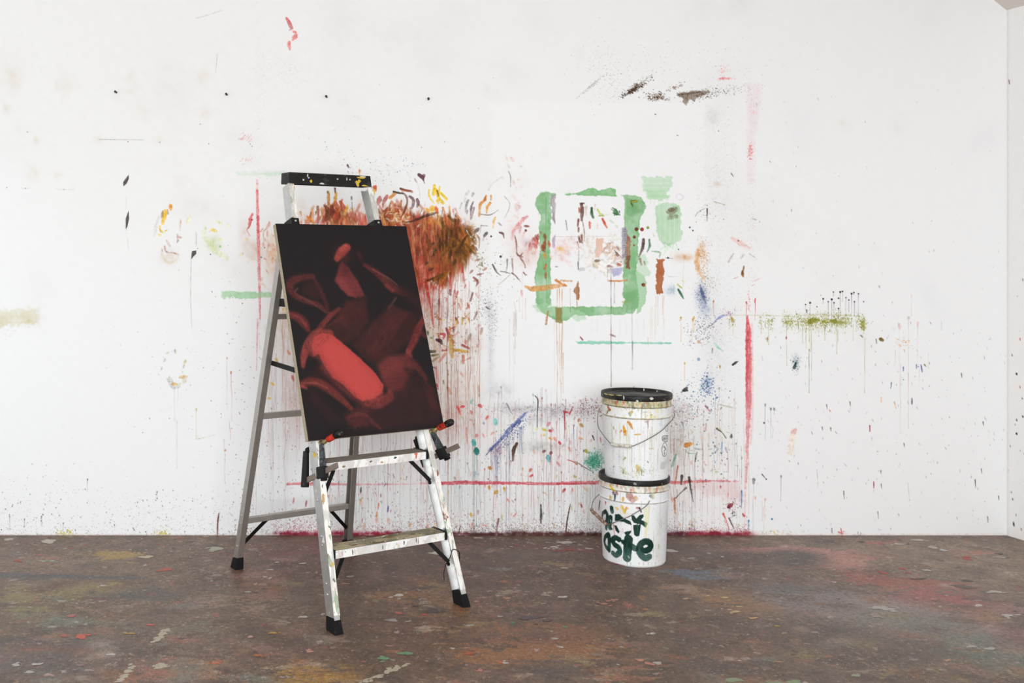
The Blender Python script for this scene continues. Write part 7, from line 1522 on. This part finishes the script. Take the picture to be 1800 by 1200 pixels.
def bail(root, ctrl, grip, off, z0, ears):
    """wire handle through (theta, r, z) points; grip = index range carrying the plastic sleeve; ears = where it hooks in"""
    loc = Vector(root.location)
    pts = [pail_pt(t, r, z + z0, off) - loc for t, r, z in ctrl]
    sp = spline([tuple(p) for p in pts], 8)
    bm = bmesh.new(); tube(bm, sp, .0018, 6); w = obj('wire_bail', bm, wire_mat, root, True)
    a, b = grip
    bm = bmesh.new(); tube(bm, sp[a * 8:b * 8 + 1], .0075, 10); obj('grip', bm, grip_mat if z0 else grip_dark, w, True)
    for t, z in ears:
        p = pail_pt(t, .1415, z + z0, off) - loc; q = pail_pt(t, .153, z + z0, off) - loc
        bm = bmesh.new(); lathe(bm, [(.009, 0), (.009, .0015), (.0032, .002), (.0028, (q - p).length)], 12, axis_frame(p, q - p)); obj('ear', bm, ear_mat, root, True)
grip_mat = flecked('soiled_white_grip', 'dedad0', [('b0a48c', 60, .6), ('5a4a40', 90, .7)], .5)
grip_dark = flecked('soiled_brown_grip', '8a6a5c', [('b09a84', 60, .55), ('4a3834', 90, .62)], .6)
ear_mat = plain('pail_ear', 'e6e4e0', .5)
def uc(px, py, r): 
    t, z = pail_hit(px, py, r, UP); return (t, r, z - SEAT)
ctl = [(1.56, .153, ZL - .055), (1.50, .156, ZL - .075)] + [uc(x, y, .150) for x, y in ((1173, 747), (1160, 759), (1142, 770), (1124, 779), (1110, 784), (1093, 783), (1075, 780))] + [(-1.12, .156, .190), (-1.36, .164, .220), (-1.54, .162, .262), (-1.56, .153, ZL - .055)]
bail(upp, ctl, (6, 8), UP, SEAT, ((1.56, ZL - .055), (-1.56, ZL - .055)))
def lc(px, py, r):
    t, z = pail_hit(px, py, r); return (t, r, z)
tE = pail_hit(1141, 880, .145)[0]
ctl = [(tE, .151, ZL - .058), lc(1136, 889, .151), lc(1124, 897, .152), lc(1107, 907, .152), lc(1090, 914, .153), lc(1074, 920, .154), lc(1066, 921, .158), (-1.18, .170, .196), (-1.48, .178, .206), (-1.95, .180, .235), (-2.4, .168, .268), (tE - math.pi, .151, ZL - .058)]
bail(low, ctl, (6, 8), (0, 0), 0.0, ((tE, ZL - .058), (tE - math.pi, ZL - .058)))
# paint crust on the upper lid's rim
for t, hgt, m, e in ((-.35, .014, whi, (.35, 1.4)), (.02, .004, whi, (.9, .7)), (.42, .014, whi, (1.4, .9)), (-1.0, .019, plain('lid_yellow', 'b8b070', .6), (2.2, .5)), (-.75, .02, plain('lid_yellow', 'b0a868', .6), (2.6, .4)), (-.5, .0215, plain('lid_yellow', 'b0a868', .6), (2.4, .4)), (-1.2, .012, plain('lid_pale', '8a8a70', .6), (.6, 1))):
    p = pail_pt(t, .1496, SEAT + ZL + hgt, UP) - Vector(upp.location); n = pail_pt(t, 1, 0, UP) - pail_pt(t, 0, 0, UP)
    blotch(upp_lid, m, p, .007, n, V(-n.y, n.x, 0), e)
for t, r, m in ((2.9, .137, whi), (2.45, .137, whi)):
    p = pail_pt(t, r, SEAT + PAIL_H - .010, UP) - Vector(upp.location); n = pail_pt(t, -1, 0, UP) - pail_pt(t, 0, 0, UP)
    blotch(upp_lid, m, p, .008, n + V(0, 0, .4), V(0, 0, 1), (1.2, .4))
p = pail_pt(1.7, .120, SEAT + PAIL_H - .011, UP) - Vector(upp.location)
blotch(upp_lid, plain('lid_orange', 'c89a48', .6), p, .008, (0, 0, 1), (1, 0, 0), (1, 1))
p = pail_pt(.03, .1496, ZL + .012) - Vector(low.location); n = pail_pt(.03, 1, 0) - pail_pt(.03, 0, 0)
blotch(low_lid, plain('lid_grey', '9a948a', .6), p, .006, n, V(-n.y, n.x, 0), (1, 1.2))

# ------------------------------------------------------------------ push pins in the wall, peeling plaster
pin_mat = plain('black_pin_plastic', '232222', .4)
words = ('leftmost of the four, above the faint pencil line', 'second from the left', 'third from the left, above the ladder', 'rightmost of the four, above the yellow petals')
for (px, py), wd in zip(((203, 162), (397, 166), (572, 170), (751, 174)), words):
    p = V(wall_x(px + 2.5), YW, wall_z(py + 1.2))
    o = tag(empty('push_pin', p), 'black push pin in the white wall, ' + wd, 'push pin', 'push pins in the wall')
    d = V(-.16, -1, .10).normalized()
    bm = bmesh.new(); lathe(bm, [(.0006, -.004), (.0006, .008)], 8, axis_frame((0, 0, 0), d)); obj('needle', bm, wire_mat, o, True)
    bm = bmesh.new(); lathe(bm, [(.0045, .007), (.0048, .009), (.0030, .011), (.0026, .019), (.0050, .022), (.0056, .024), (.0050, .0255), (.002, .026)], 16, axis_frame((0, 0, 0), d)); obj('pin_head', bm, pin_mat, o, True)
def flake(name, pts, lift, mat):
    """a curl of skim coat lifting off the wall along one side"""
    bm = bmesh.new()
    a = [bm.verts.new((wall_x(u), YW + .0005, wall_z(w))) for u, w in pts]
    b = [bm.verts.new((wall_x(u), YW - lift * k, wall_z(w))) for (u, w), k in zip(pts, flake_k[:len(pts)])]
    bm.faces.new(b); bm.faces.new(a[::-1])
    n = len(pts)
    for i in range(n): bm.faces.new((a[i], a[(i + 1) % n], b[(i + 1) % n], b[i]))
    obj(name, bm, mat, wall)
flake_k = [.15, 1, 1, .2, .1, .1]
torn = plain('torn_plaster', '6e6866', .9, 0, .1, .4, 200)
flake('plaster_chip', [(226, 307), (217, 320), (217.5, 327), (223, 322), (226.5, 314)], .006, torn)
flake('plaster_chip', [(226, 370), (221.5, 384), (221.5, 402), (224, 398), (227, 384)], .006, torn)
flake('plaster_chip', [(345, 440), (338, 441), (337, 446), (336, 456), (339, 452), (345, 446)], .006, torn)
